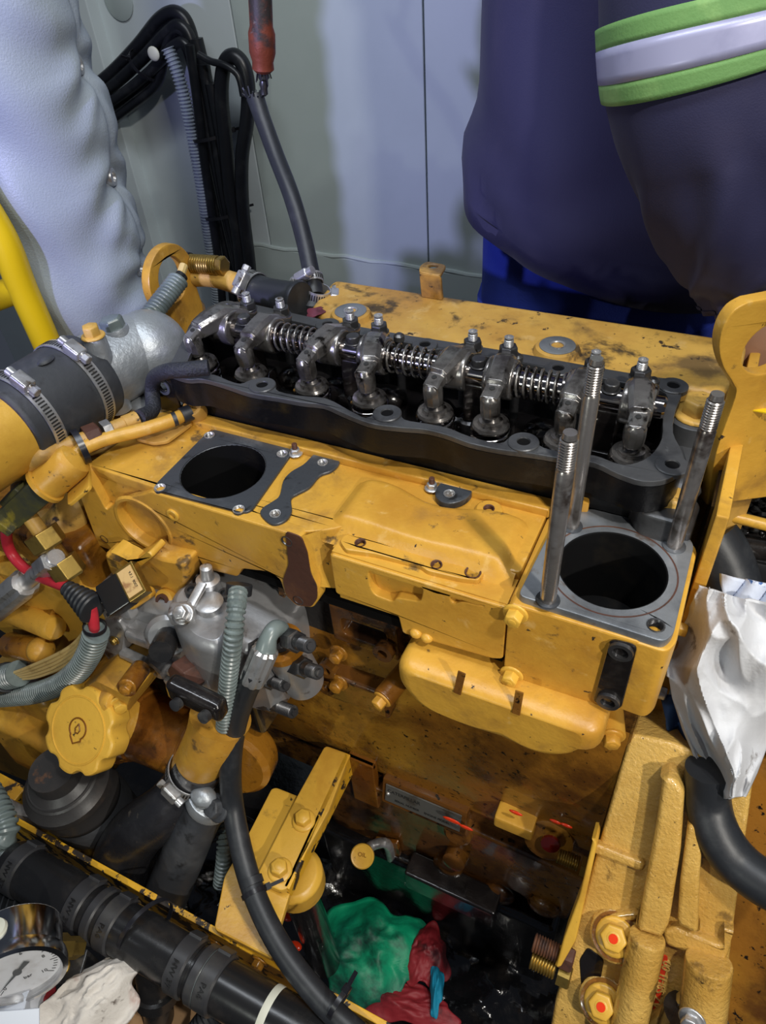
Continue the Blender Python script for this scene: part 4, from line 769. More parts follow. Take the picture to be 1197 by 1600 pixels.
MB().lathe([(0.030, -0.05), (0.030, 0.0), (0.026, 0.004)], frame(W(112, 895, y=0.35), (0.15, -0.9, 0.4)), 26).build('flange', 'yellow_oily', tc)
MB().lathe([(0.027, 0.0), (0.025, 0.02), (0.012, 0.028)], frame(W(58, 855, y=0.36), (-0.1, -0.8, 0.5)), 22).build('dome', 'yellow_sooty', tc)
MB().box(W(20, 1112, y=0.345), (0.24, 0.10, 0.16)).build('lower_cover', 'yellow', tc, bevel=0.016, seg=4)
MB().box(W(30, 1180, z=0.50) + V((0, 0.06, -0.03)), (0.16, 0.10, 0.14)).build('lower_cover', 'yellow', tc, bevel=0.020, seg=4)
MB().pillow(rnd([(p.x, p.z) for p in WY([(112, 1082), (150, 1062), (205, 1090), (196, 1118), (150, 1125), (118, 1110)], 0.262)], 0.006, 4), FR(0.262), [(0, -0.07), (0, -0.004), (0.003, 0)]).build('filler_neck_web', 'yellow', tc, ang=45)
stub(W(122, 1068, y=0.275), W(186, 1098, y=0.262), 0.0165, 'yellow', 'bolt_tower'); bolt(W(187, 1099, y=0.262), (0.75, -0.6, 0.1), 0.0135, 0.008, 'yellow_clean', tc)
for a, b_, r in ((200, 1072, 0.0105), (192, 1172, 0.016)):
    MB().lathe([(r, -0.03), (r, 0.004), (r * 0.8, 0.006)], frame(W(a, b_, y=0.262), (0.3, -0.9, 0.3)), 20).build('bolt_boss', 'yellow_oily', tc); bolt(W(a, b_, y=0.256), (0.3, -0.9, 0.3), r * 1.05, 0.007, 'yellow_oily', tc)
MB().pillow(rnd([(p.x, p.z) for p in WY([(-60, 1085), (40, 1085), (74, 1110), (84, 1190), (92, 1232), (40, 1222), (-60, 1180)], 0.262)], 0.010, 5), FR(0.262), [(0, -0.10), (0, -0.010), (0.003, -0.003), (0.010, 0)]).build('side_cover', 'yellow', tc, ang=45)
# ================================================================== oil filler cap with a scalloped rim
fc = thing('filler_cap', 'bright yellow scalloped oil filler cap with an embossed oil-can symbol', 'oil cap')
cp = W(122, 1141, y=0.225); cn = V((-0.02, -0.72, 0.70)).normalized(); q = frame(cp, cn)
rim = []
for k in range(96):
    a = 2 * math.pi * k / 96; s_ = math.cos(8 * a + 0.6); r = 0.0500 - 0.0055 * max(0, -s_) ** 0.7 * 1.0 + 0.0008 * max(0, s_)
    rim.append((r * math.cos(a), r * math.sin(a)))
MB().pillow(rim, q, [(0.004, -0.030), (0.0, -0.024), (0.0, -0.004), (0.0014, -0.001), (0.0040, 0.0)]).build('knob', 'yellow_clean', fc, ang=40)
MB().lathe([(0.0375, -0.001), (0.0372, 0.0012), (0.0362, 0.0012), (0.0358, 0.0003), (0.001, 0.0006)], q, 48, cap=False).build('raised_disc', 'yellow_clean', fc, ang=25)
pts = [(0.0115 * math.cos(a), 0.0115 * math.sin(a) + 0.002) for a in [math.radians(t) for t in range(-50, 231, 14)]]
pts = pts + [(-0.0075, -0.0085), (-0.0015, -0.0155), (0.0078, -0.0095)]
b = MB(); b.tube([q @ V((x_, y_, 0.0012)) for x_, y_ in pts + pts[:1]], 0.00085, 6, smooth=False); b.build('embossed_outline', 'yellow_oily', fc)
b = MB(); b.tube([q @ V((x_, y_, 0.0012)) for x_, y_ in [(0.0, 0.0075), (0.0035, 0.001), (0.0015, -0.003), (-0.002, -0.003), (-0.0035, 0.001), (0.0, 0.0075)]], 0.0007, 6, smooth=False); b.build('embossed_drop', 'yellow_oily', fc)
MB().lathe([(0.032, -0.075), (0.032, -0.03)], q, 30).build('neck', 'yellow', fc)
# ================================================================== oil filter
of = thing('oil_filter', 'dusty black oil filter canister hanging below the filler cap', 'oil filter')
q = frame(W(98, 1218, z=0.560), (0.0, -0.10, 1))
MB().lathe([(0.020, -0.165), (0.042, -0.160), (0.047, -0.15), (0.049, -0.055), (0.0505, -0.052), (0.0505, -0.048), (0.049, -0.045), (0.049, -0.022), (0.053, -0.020), (0.053, -0.010), (0.049, -0.006), (0.044, 0.0), (0.040, 0.006)], q, 48).build('canister', 'filter', of, ang=30)
MB().lathe([(0.0494, -0.10), (0.0498, -0.098), (0.0498, -0.060), (0.0494, -0.058)], q, 48, cap=False).build('paper_band', 'rubber_dusty', of)
MB().lathe([(0.044, 0.002), (0.030, 0.012), (0.028, 0.03)], q, 40).build('filter_head', 'filter', of)
# ================================================================== injection pump
ip = thing('injection_pump', 'silver aluminium fuel injection pump under the left half of the manifold', 'fuel pump')
MB().pillow(rnd([(-0.545, 0.735), (-0.50, 0.700), (-0.43, 0.683), (-0.345, 0.690), (-0.318, 0.70), (-0.318, 0.80), (-0.40, 0.825), (-0.545, 0.80)], 0.012, 5), FR(0.318), [(0, -0.08), (0, -0.012), (0.003, -0.005), (0.010, 0.0)]).build('body', 'pump_alu', ip, ang=45)
hd = [(p.x, p.y) for p in WZ([(262, 930), (285, 905), (330, 900), (372, 935), (372, 975), (345, 1015), (300, 1005), (268, 975)], 0.835)]
MB().pillow(rnd(hd, 0.012, 5), TZ(0.835), [(-0.002, -0.09), (0, -0.012), (0.003, -0.004), (0.009, 0.0)]).build('head_cover', 'pump_alu', ip, ang=45)
hf = [(p.x, p.y) for p in WZ([(255, 960), (278, 925), (322, 905), (368, 935), (386, 975), (392, 1010), (352, 1050), (290, 1020)], 0.775)]
MB().plate(rnd(hf, 0.006, 4), [], 0.012, TZ(0.765)).build('cover_flange', 'pump_alu', ip, bevel=0.002)
for (a0, b0, a1, b1, w_) in ((200, 975, 262, 1000, 0.012), (205, 1020, 290, 1055, 0.010), (262, 1060, 345, 1085, 0.012)):
    MB().bar(W(a0, b0, y=0.312), W(a1, b1, y=0.312), w_, 0.014, (0, -1, 0)).build('casting_ledge', 'pump_alu', ip, bevel=0.003)
for a0, b0 in ((300, 925), (352, 930), (362, 990)):
    p = W(a0, b0, z=0.838); MB().lathe([(0.0068, -0.004), (0.0068, 0.004), (0.0040, 0.0042), (0.0036, 0.001), (0.0004, 0.001)], frame(p, (0, 0, 1)), 16, cap=False).build('socket_screw', 'dark_steel', ip, ang=30)
p = W(328, 945, z=0.838); MB().lathe([(0.014, -0.004), (0.014, 0.004), (0.012, 0.005)], frame(p, (0, 0, 1)), 28).build('cover_disc', 'steel', ip, ang=30)
p = W(326, 912, z=0.842); MB().lathe([(0.012, -0.012), (0.012, 0.006), (0.007, 0.008), (0.006, 0.022), (0.003, 0.024)], frame(p, (0.05, 0.1, 1)), 18).build('stop_lever_post', 'steel', ip, ang=30)
b = MB(); b.bar(W(293, 955, z=0.842), W(318, 910, z=0.850), 0.010, 0.006); b.build('lever', 'steel', ip, bevel=0.002); MB().box(W(286, 958, z=0.838), (0.026, 0.018, 0.018), Matrix.Rotation(0.5, 4, 'Z')).build('lever_block', 'pump_alu', ip, bevel=0.004)
for a, b_ in ((287, 960),): bolt(W(a, b_, z=0.846), (0.1, -0.5, 0.9), 0.013, 0.009, 'steel', ip)
p = W(322, 995, y=0.312); q = frame(p, (0.1, -0.9, 0.45)); MB().lathe([(0.016, -0.014), (0.016, 0.0), (0.012, 0.003)], q, 4).build('screw_pad', 'pump_alu', ip, bevel=0.002); MB().lathe([(0.0078, 0.002), (0.0078, 0.008), (0.0045, 0.008), (0.0042, 0.004), (0.0005, 0.004)], q, 16, cap=False).build('socket_screw', 'dark_steel', ip, ang=30)
d = (W(252, 1018, y=0.285) - W(268, 985, y=0.320)); q = frame(W(268, 985, y=0.320), d)
MB().lathe([(0.024, -0.02), (0.024, 0.012), (0.020, 0.016), (0.0135, 0.016)], q, 28).build('timing_boss', 'pump_alu', ip, ang=30)
MB().lathe([(0.0125, 0.014), (0.0125, d.length * 1.0), (0.0115, d.length * 1.05), (0.008, d.length * 1.05)], q, 24).build('black_plug', 'plastic', ip, ang=30)
q = frame(W(318, 1040, y=0.305), (-0.28, -0.90, 0.22)); MB().lathe([(0.026, -0.02), (0.026, 0.008), (0.023, 0.012)], q, 30).build('plug_boss', 'pump_alu', ip, ang=30)
b = MB(); b.hexa(q, 0.033, 0.020, 0.011); b.build('hex_plug', 'rust', ip, bevel=0.001, ang=30)
q = frame(W(244, 1042, y=0.308), (-0.1, -0.95, -0.1)); MB().lathe([(0.016, -0.012), (0.016, 0.004), (0.013, 0.006), (0.008, 0.006), (0.006, 0.003), (0.0005, 0.003)], q, 24, cap=False).build('side_plug', 'pump_alu', ip, ang=30)
MB().pillow(rnd([(p.x, p.z) for p in WY([(160, 968), (186, 968), (196, 985), (192, 1025), (176, 1040), (160, 1020)], 0.300)], 0.005, 4), FR(0.300), [(0, -0.04), (0, -0.004), (0.003, 0)]).build('flange', 'pump_alu', ip, ang=40)
bolt(W(180, 1000, y=0.299), (0, -1, 0.1), 0.007, 0.004, 'brass', ip)
MB().bar(W(200, 990, y=0.303), W(240, 1005, y=0.303), 0.016, 0.012, (0, -1, 0)).build('id_rib', 'pump_alu', ip, bevel=0.004)
MB().bar(W(190, 1018, y=0.300), W(228, 1036, y=0.300), 0.010, 0.012, (0, -1, 0)).build('lower_rib', 'pump_alu', ip, bevel=0.003)
MB().tube([W(192, 1035, y=0.296), W(188, 1048, y=0.292)], 0.007, 12, smooth=False).build('grub_screw', 'dark_steel', ip)
MB().bar(W(188, 925, y=0.312), W(205, 965, y=0.306), 0.018, 0.014, (0, -1, 0)).build('ridge', 'pump_alu', ip, bevel=0.005)
# delivery outlets, solenoid and banjo at the pump's rear
MB().lathe([(0.021, -0.085), (0.021, -0.012), (0.019, -0.010)], frame(W(438, 1002, y=0.335), (-0.06, -0.18, 1)), 28).build('solenoid', 'pump_alu', ip, ang=30)
MB().lathe([(0.0215, -0.012), (0.0215, -0.002), (0.016, 0.0), (0.0115, -0.002)], frame(W(438, 1002, y=0.335), (-0.06, -0.18, 1)), 28, cap=False).build('solenoid_collar', 'yellow_oily', ip, ang=30)
MB().lathe([(0.011, -0.008), (0.011, 0.004), (0.007, 0.008), (0.006, 0.014)], frame(W(438, 1002, y=0.335), (-0.06, -0.18, 1)), 18).build('solenoid_terminal', 'dark_steel', ip)
for a, b_, c_, d_ in ((412, 1058, 448, 1072), (405, 1092, 462, 1114), (455, 1000, 486, 1010), (465, 1040, 500, 1052), (398, 1012, 418, 1022)):
    A = W(a, b_, y=0.330); B = W(c_, d_, y=0.318); q = frame(A, B - A); L = (B - A).length; b = MB()
    b.hexa(q, 0.019, L * 0.45, -0.004); b.lathe([(0.0072, L * 0.4), (0.0072, L * 0.6)], q, 14); b.thread(q, 0.0070, L * 0.58, L * 0.95, 0.0018); b.lathe([(0.004, L * 0.94), (0.0035, L)], q, 12); b.build('delivery_valve', 'dark_steel', ip, ang=30)
MB().box(W(395, 1085, y=0.345), (0.05, 0.05, 0.075)).build('hydraulic_head', 'black_oil', ip, bevel=0.008, seg=3)
# ================================================================== yellow bracket and drive housing around the pump
db = thing('pump_bracket', 'yellow cast bracket between the manifold leg and the silver pump', 'bracket')
o_ = [(p.x, p.z) for p in WY([(163, 862), (190, 880), (238, 862), (262, 872), (292, 878), (294, 905), (272, 945), (250, 960), (212, 942), (196, 915), (172, 892)], 0.345)]
MB().pillow(rnd(o_, 0.006, 4), FR(0.342), [(0, -0.045), (0, -0.005), (0.002, -0.0015), (0.005, 0)]).build('casting', 'yellow', db, ang=45)
MB().pillow(rnd([(p.x, p.z) for p in WY([(170, 862), (198, 876), (216, 890), (240, 870), (232, 862), (205, 884), (180, 866)], 0.335)], 0.003, 3), FR(0.335), [(0, -0.02), (0, -0.002), (0.0015, 0)]).build('rim', 'yellow_clean', db, ang=45)
MB().lathe([(0.0062, 0), (0.0062, 0.030), (0.005, 0.032)], frame(W(236, 924, y=0.335), W(214, 938, y=0.315) - W(236, 924, y=0.335)), 16).build('dowel_pin', 'yellow_clean', db, ang=35)
q = frame(W(256, 938, y=0.332), (0, -0.85, 0.5)); MB().lathe([(0.0115, -0.03), (0.0115, 0.0), (0.010, 0.001)], q, 20).build('screw_boss', 'yellow', db); MB().lathe([(0.0075, 0), (0.0075, 0.004), (0.0045, 0.004), (0.004, 0.001), (0.0005, 0.001)], q, 18, cap=False).build('socket_screw', 'rust', db, ang=30)
wp = thing('drive_housing', 'round oily brown drive housing below the silver pump', 'housing')
A = W(205, 1125, y=0.285); ax = V((1, 0.04, -0.02)).normalized(); q = frame(A, ax)
MB().lathe([(0.046, -0.012), (0.052, -0.010), (0.052, 0.004), (0.047, 0.006), (0.044, 0.012), (0.044, 0.020), (0.0415, 0.022), (0.040, 0.090), (0.046, 0.094), (0.046, 0.110), (0.03, 0.114)], q, 44).build('drum', 'yellow_oily', wp, ang=35)
MB().lathe([(0.052, 0.0), (0.055, 0.006), (0.055, 0.030), (0.048, 0.036)], frame(W(372, 1160, y=0.33), (0.2, -1, 0.2)), 36).build('end_disc', 'yellow_oily', wp, ang=40)
b = MB(); b.box(W(308, 1090, y=0.262), (0.062, 0.018, 0.026), Matrix.Rotation(0.12, 4, 'Y')); b.build('black_cover', 'black_oil', wp, bevel=0.006, seg=3)
for a, b_ in ((279, 1098), (323, 1117)): MB().lathe([(0.006, 0), (0.006, 0.006), (0.003, 0.0065)], frame(W(a, b_, y=0.250), (0, -0.9, 0.4)), 14).build('cover_screw', 'dark_steel', wp, ang=30)
MB().tube([W(345, 1120, y=0.285), W(335, 1150, y=0.275), W(318, 1180, y=0.266), W(305, 1200, y=0.262)], 0.027, 28, radii=[0.032, 0.030, 0.028, 0.027]).build('spout', 'yellow', wp)
for a, b_, r in ((240, 1186, 0.011), (222, 1160, 0.014), (256, 1182, 0.009)): MB().lathe([(r, -0.03), (r, 0.003), (r * 0.75, 0.006)], frame(W(a, b_, y=0.275), (0.2, -0.9, 0.0)), 18).build('boss', 'yellow_oily', wp, ang=35)
# ================================================================== big black elbow hose, its neighbour
eh = thing('elbow_hose', 'thick black rubber elbow hose with a steel clamp running down from the drive housing', 'hose')
pth = [W(316, 1188, y=0.264), W(296, 1222, z=0.595), W(264, 1262, z=0.560), (W(214, 1302, z=0.505)), W(188, 1352, z=0.440), W(190, 1420, z=0.36), W(210, 1480, z=0.28)]
MB().tube(pth, 0.030, 32, 10, radii=[0.0285, 0.0285, 0.031, 0.034, 0.036, 0.036, 0.036]).build('hose', 'rubber_wet', eh)
clamp(W(303, 1206, y=0.258), pth[0] - pth[1], 0.0290, eh, screw=2.6, w=0.014)
lh = thing('coolant_pipe', 'grey rubber-coated pipe with a bolted steel flange beside the elbow hose', 'pipe')
p2_ = [W(330, 1248, z=0.60), W(306, 1290, z=0.555), W(280, 1350, z=0.48), W(256, 1410, z=0.40), W(240, 1470, z=0.32)]
MB().tube(p2_, 0.026, 28, 8, radii=[0.022, 0.025, 0.027, 0.028, 0.028]).build('pipe', 'rubber_dusty', lh)
q = frame(p2_[0], p2_[0] - p2_[1]); MB().lathe([(0.025, -0.012), (0.027, -0.008), (0.027, 0.004), (0.020, 0.008)], q, 28).build('flange', 'alu', lh, ang=35)
bolt(W(342, 1262, z=0.615), (-0.3, -0.6, 0.7), 0.019, 0.010, 'rubber_dusty', lh); MB().ball(W(318, 1245, z=0.625), (0.015, 0.012, 0.012), 16, 10).build('lug', 'alu', lh)
# ================================================================== hydraulic hose and the slim conduit beside it
hh = thing('hydraulic_hose', 'long black hydraulic hose with a crimped steel end crossing the mount bracket', 'hose')
hp_ = [W(400, 1048, y=0.300), W(382, 1085, y=0.292), W(366, 1140, y=0.280), W(360, 1200, y=0.262), W(364, 1260, z=0.615), W(380, 1340, z=0.590), W(405, 1415, z=0.575), W(445, 1490, z=0.562), W(500, 1560, z=0.552), W(560, 1618, z=0.545), W(640, 1690, z=0.54)]
MB().tube(hp_, 0.0118, 20, 10).build('hose', 'rubber', hh)
q = frame(W(400, 1050, y=0.300), W(416, 1012, y=0.312) - W(400, 1050, y=0.300)); L = (W(416, 1012, y=0.312) - W(400, 1050, y=0.300)).length
b = MB(); rg = []
for k in range(24): a = 2 * math.pi * k / 24; rr = 0.0128 if k % 3 else 0.0112; rg.append((rr, a))
b.loft([[q @ V((r_ * s_ * math.cos(a), r_ * s_ * math.sin(a), h_)) for r_, a in rg] for s_, h_ in ((0.92, -0.012), (1, -0.009), (1, L * 0.9), (0.8, L))]); b.build('crimp_ferrule', 'steel', hh, ang=25)
MB().tube([q @ V((0, 0, L * 0.95)), W(420, 996, y=0.318), W(430, 982, y=0.328), W(440, 984, y=0.336)], 0.0080, 16, radii=[0.0105, 0.0080, 0.0080, 0.0080]).build('elbow_fitting', 'conduit', hh)
tie(W(397, 1395, z=0.578), hp_[5] - hp_[6], 0.0122, hh, screw=3.4, tail=0.016)
MB().tube([hp_[6] * 0.45 + hp_[5] * 0.55, hp_[6] * 0.6 + hp_[5] * 0.4], 0.0126, 20, smooth=False).build('tape_wrap', 'rubber', hh)
corr_pipe('conduit', [W(372, 925, y=0.330), W(368, 960, y=0.308), W(363, 1010, y=0.293), W(356, 1070, y=0.284), W(351, 1130, y=0.276), W(350, 1200, y=0.268), W(349, 1260, y=0.262), W(350, 1330, z=0.52), W(344, 1385, z=0.47)], 0.0090, 0.0056, 'slim grey corrugated conduit hanging vertically in front of the silver pump', 'conduit')
MB().tube([W(374, 912, y=0.342), W(372, 930, y=0.335)], 0.0125, 18, smooth=False).build('x', 'rubber', bpy.data.objects['conduit'], bevel=0.001).name = 'end_boot'
# ================================================================== connector, boot, red cable, cream wires and conduit
cn_ = thing('solenoid_connector', 'black electrical connector with a worn orange paper label beside the silver pump', 'connector')
q = frame(W(183, 925, y=0.315), (0.05, -0.55, 0.85), (0.55, 0.5, 0.2))
A = W(162, 940, y=0.306); B = W(214, 905, y=0.306)
mx = frame((A + B) / 2, (0.10, -0.62, 0.78), (0.62, 0.60, 0.42))
mx = mx @ Matrix.Scale(0.82, 4)
MB().box(mx @ V((0, -0.008, -0.006)), (0.035, 0.028, 0.018), mx.normalized()).build('body', 'plastic', cn_, bevel=0.003)
MB().box(mx @ V((0, 0.020, -0.002)), (0.036, 0.021, 0.013), mx.normalized()).build('plate', 'brass', cn_, bevel=0.0015)
MB().box(mx @ V((0, 0.020, 0.0065)), (0.029, 0.016, 0.0008), mx.normalized()).build('paper_label', 'label', cn_)
text('9.F.1  9007', 0.0048, mx @ Matrix.Translation((0, 0.025, 0.0072)), 'ink', cn_, depth=0.0002)
for k in (-1, 0, 1): MB().box(mx @ V((0.010 * k + 0.004, -0.028, -0.012)), (0.005, 0.008, 0.008), mx.normalized()).build('latch', 'plastic', cn_, bevel=0.001)
rc_ = thing('battery_cable', 'thick red cable bending from the grey-green sensor plug into a ribbed black boot', 'cable')
MB().tube([W(20, 812, y=0.318), W(10, 835, y=0.315), W(18, 865, y=0.312), W(45, 893, y=0.306), W(80, 908, y=0.300), W(106, 918, y=0.296)], 0.0058, 14).build('sheath', 'red', rc_)
d = W(148, 952, y=0.288) - W(104, 918, y=0.296); q = frame(W(104, 918, y=0.296), d); L = d.length
pr = [(0.0075, 0)]
for k in range(7): t = k / 6; r = 0.0080 + 0.0075 * t; pr += [(r, L * (t * 0.9 + 0.02)), (r * 1.08, L * (t * 0.9 + 0.05)), (r, L * (t * 0.9 + 0.09))]
MB().lathe(pr + [(0.010, L * 1.02)], q, 26).build('boot', 'rubber', rc_, ang=40)
MB().tube([W(143, 948, y=0.288), W(146, 968, y=0.284), W(148, 990, y=0.280)], 0.0055, 12).build('sheath_tail', 'red', rc_)
wl = ('outermost cream wire of the bundle curving from the red cable to the conduit end', 'second cream wire from the outside of the curved bundle', 'middle cream wire of the curved bundle', 'second cream wire from the grey conduit in the curved bundle', 'innermost cream wire lying along the thick grey conduit')
for i in range(5):
    dx = 5.0 * i; dy = 4.2 * i
    cable('signal_wire', [W(139 + dx * 0.2, 958, y=0.284), W(132 + dx * 0.35, 985 + dy * 0.1, y=0.281), W(113 + dx * 0.75, 1008 + dy * 0.6, y=0.277), W(82 + dx * 0.7, 1026 + dy, y=0.273), W(48 + dx * 0.4, 1041 + dy, y=0.269), W(28, 1049 + dy * 0.7, y=0.266), W(5, 1056 + dy * 0.6, y=0.264)], 0.0022, 'cream_wire', wl[i], 'wire', 'cream wires below the connector', n=8)
corr_pipe('conduit', [W(150, 988, y=0.279), W(142, 1015, y=0.275), W(124, 1045, y=0.270), W(96, 1068, y=0.266), W(58, 1082, y=0.262), W(25, 1087, y=0.260), W(-30, 1092, y=0.258)], 0.0135, 0.0062, 'thick grey corrugated conduit sweeping left below the black connector', 'conduit', n=18)
tie(W(148, 980, y=0.281), W(148, 990, y=0.280) - W(146, 968, y=0.284), 0.0105, None, screw=0.2, tail=0.010)['label'] = 'black cable tie binding the red cable and cream wires above the conduit'
bpy.data.objects['cable_tie.001']['category'] = 'cable tie'
cs = corr_pipe('conduit_stub', [W(30, 1052, y=0.268), W(18, 1056, y=0.266), W(-10, 1062, y=0.264)], 0.0165, 0.0062, 'short grey conduit end with a black collar where the cream wires enter', 'conduit', n=18)
MB().tube([W(12, 1058, y=0.2655), W(-12, 1066, y=0.264)], 0.0195, 24, smooth=False).build('collar', 'rubber', cs, bevel=0.002)
# ================================================================== thermostat housing and its hose
ZT = 0.985
th = thing('thermostat_housing', 'silver cast thermostat housing with a domed top at the left end of the head', 'thermostat housing')
A = W(222, 548, z=ZT); B = W(128, 594, z=ZT); dA = (B - A).normalized()
MB().ball(A + V((0.004, 0.004, -0.004)), (0.044, 0.046, 0.046), 36, 20).build('dome', 'alu', th)
MB().tube([A + V((0, 0, 0.002)), A.lerp(B, 0.5), B], 0.040, 36, 6, radii=[0.040, 0.041, 0.040]).build('outlet', 'alu', th)
MB().tube([B - dA * 0.006, B + dA * 0.02], 0.0435, 36, smooth=False).build('outlet_lip', 'alu', th, bevel=0.003)
MB().lathe([(0.055, -0.012), (0.055, -0.001), (0.052, 0.003), (0.046, 0.006)], frame(A + V((0.012, 0.004, -0.040)), (0, 0, 1)), 48).build('flange', 'alu', th, ang=35)
text('THIS SIDE UP', 0.008, Matrix.Translation(A + V((0.046, -0.030, -0.0375))) @ Matrix.Rotation(0.9, 4, 'Z'), 'alu', th, depth=0.0006, name='cast_lettering')
text('3 1 A', 0.008, Matrix.Translation(A + V((0.062, 0.012, -0.0375))) @ Matrix.Rotation(1.5, 4, 'Z'), 'alu', th, depth=0.0006, name='cast_lettering')
p = W(178, 512, z=ZT + 0.040); q = frame(p, (-0.15, 0.0, 1)); MB().lathe([(0.016, -0.05), (0.0150, -0.004), (0.0140, 0.0)], q, 24).build('plug_neck', 'alu', th); b = MB(); b.hexa(q, 0.022, 0.012, -0.001, 0.2); b.build('hex_plug', 'conduit', th, bevel=0.001, ang=30)
p = W(146, 526, z=1.034); MB().lathe([(0.0130, -0.085), (0.0115, -0.004), (0.0100, 0.0)], frame(p, (0, 0, 1)), 24).build('bolt_tower', 'alu', th); bolt(p, (0, 0, 1), 0.0145, 0.010, 'yellow_sooty', th, name='bolt')
p = W(247, 508, z=0.972); MB().lathe([(0.0140, -0.03), (0.0135, 0)], frame(p, (0, 0, 1)), 24).build('bolt_tower', 'alu', th); bolt(p, (0, 0, 1), 0.0145, 0.009, 'yellow_sooty', th, name='bolt')
p = W(144, 585, z=0.985); MB().lathe([(0.010, 0), (0.010, 0.010), (0.008, 0.012)], frame(p, (0.9, -0.4, -0.1)), 6).build('drain_plug', 'alu', th)
MB().box2((A.x - 0.06, A.y - 0.05, 0.90), (A.x + 0.07, A.y + 0.05, A.z - 0.053)).build('seat', 'yellow_sooty', th, bevel=0.006)
rh = thing('radiator_hose', 'fat black rubber hose held by two slotted steel clamps left of the thermostat', 'hose')
C0 = W(142, 586, z=ZT); C1 = W(10, 672, z=ZT); hx = (C1 - C0).normalized()
MB().tube([C0, C0.lerp(C1, 0.33), C0.lerp(C1, 0.66), C1], 0.0462, 44, 5, radii=[0.0462, 0.0472, 0.0472, 0.0462]).build('hose', 'rubber_dusty', rh, bevel=0.003)
clamp(C0.lerp(C1, 0.22), hx, 0.0478, rh, screw=math.radians(62), w=0.013)
clamp(C0.lerp(C1, 0.80), hx, 0.0478, rh, screw=math.radians(62), w=0.013)
MB().ball(C0.lerp(C1, 0.42) + V((0.012, -0.004, 0.046)), (0.006, 0.010, 0.003), 12, 8).build('moulded_tick', 'rubber_dusty', rh)
yp = tag(MB().tube([C1 - hx * 0.02, C1 + hx * 0.10, C1 + hx * 0.22], 0.0425, 40).build('water_pipe', 'yellow_clean'), 'yellow coolant pipe entering the fat black hose at the left edge', 'pipe')
# ================================================================== top cover under the fuel lines
cv = thing('front_cover', 'yellow sooty top casting beside the thermostat under the fuel lines', 'casting')
MB().plate(rnd([(-0.64, 0.395), (-0.545, 0.385), (-0.500, 0.415), (-0.485, 0.478), (-0.525, 0.500), (-0.55, 0.64), (-0.70, 0.64), (-0.70, 0.45)], 0.02, 5), [], 0.08, TZ(0.848)).build('casting', 'yellow_sooty', cv, bevel=0.006, seg=3)
MB().plate(rnd([(-0.575, 0.435), (-0.53, 0.425), (-0.503, 0.450), (-0.51, 0.487), (-0.555, 0.492)], 0.012, 4), [], 0.007, TZ(0.934)).build('tab', 'yellow', cv, bevel=0.0018)
MB().box2((-0.566, 0.438, 0.92), (-0.512, 0.485, 0.935)).build('tab_web', 'yellow_sooty', cv, bevel=0.004)
p = W(208, 616, z=0.941); bolt((p.x, p.y, 0.941), (0, 0, 1), 0.0235, 0.014, 'yellow', cv, spin=0.15)
p = W(193, 636, z=0.942); MB().lathe([(0.0055, 0.0), (0.005, 0.0006), (0.0005, 0.0006)], frame(p, (0, 0, 1)), 16).build('tapped_hole', 'rust', cv)
MB().plate(rnd([(p.x, p.y) for p in WZ([(210, 686), (250, 665), (298, 652), (300, 662), (262, 690), (240, 693)], 0.944)], 0.004, 3), [], 0.004, TZ(0.941)).build('clip_plate', 'yellow_sooty', cv, bevel=0.001)
for a, b_, s_ in ((150, 690, 0.03), (285, 480, 0.03)):
    MB().ball(W(a, b_, z=0.93), (s_, s_ * 0.8, s_ * 0.6), 18, 12).build('casting_lump', 'yellow_sooty', cv)
# black end bracket at the corner of the gasket rail
eb = thing('end_bracket', 'small black steel bracket with one round hole at the left corner of the gasket rail', 'bracket')
o_ = [W(238, 588, y=0.468), W(268, 592, y=0.468), W(284, 645, y=0.468), W(252, 640, y=0.468)]; hcen = W(255, 604, y=0.468)
MB().plate([(p.x, p.z) for p in o_], [circ(hcen.x, hcen.z, 0.006, 18)], 0.003, FR(0.468), -0.003).build('plate', 'black_oil', eb, bevel=0.0006, seg=1)
MB().lathe([(0.0062, 0), (0.0095, 0.0004), (0.0092, 0.0016), (0.0062, 0.0016)], frame(hcen, (0, -1, 0)), 24, cap=False).build('hole_rim', 'bare', eb, ang=30)
# ================================================================== fuel lines, braided sleeve, sensor, brass unions
f1 = thing('fuel_line', 'yellow painted fuel pipe with a worn brass union nearest the camera', 'pipe')
MB().tube([W(30, 772, y=0.335), W(34, 745, y=0.34), W(52, 718, z=0.965), W(95, 700, z=0.965), W(138, 686, z=0.964)], 0.0085, 16).build('pipe', 'yellow_sooty', f1)
d = W(215, 655, z=0.962) - W(138, 686, z=0.964); q = frame(W(138, 686, z=0.964), d); L = d.length
b = MB(); b.hexa(q, 0.023, L * 0.28, -0.002); b.build('union_nut', 'rust', f1, ang=30); b = MB(); b.hexa(q, 0.020, L * 0.18, L * 0.30); b.build('union_body', 'steel', f1, ang=30)
MB().lathe([(0.0072, L * 0.46), (0.0078, L * 0.5), (0.0078, L * 0.72), (0.0088, L * 0.73), (0.0088, L * 1.0), (0.006, L * 1.02)], q, 18).build('ferrule', 'yellow_sooty', f1, ang=35)
f2_ = thing('fuel_line', 'slimmer yellow fuel pipe ending in a round banjo beside the square port', 'pipe')
MB().tube([W(108, 722, z=0.958), W(128, 702, z=0.962), W(165, 686, z=0.962), W(220, 672, z=0.960), W(270, 656, z=0.958), W(292, 645, z=0.957)], 0.0068, 14).build('pipe', 'yellow', f2_)
q = frame(W(304, 640, z=0.958), (0.2, -0.5, 0.8)); MB().lathe([(0.0105, -0.010), (0.0105, 0.006), (0.0095, 0.008), (0.006, 0.008), (0.0055, 0.006), (0.0005, 0.006)], q, 20, cap=False).build('banjo', 'yellow_sooty', f2_, ang=35)
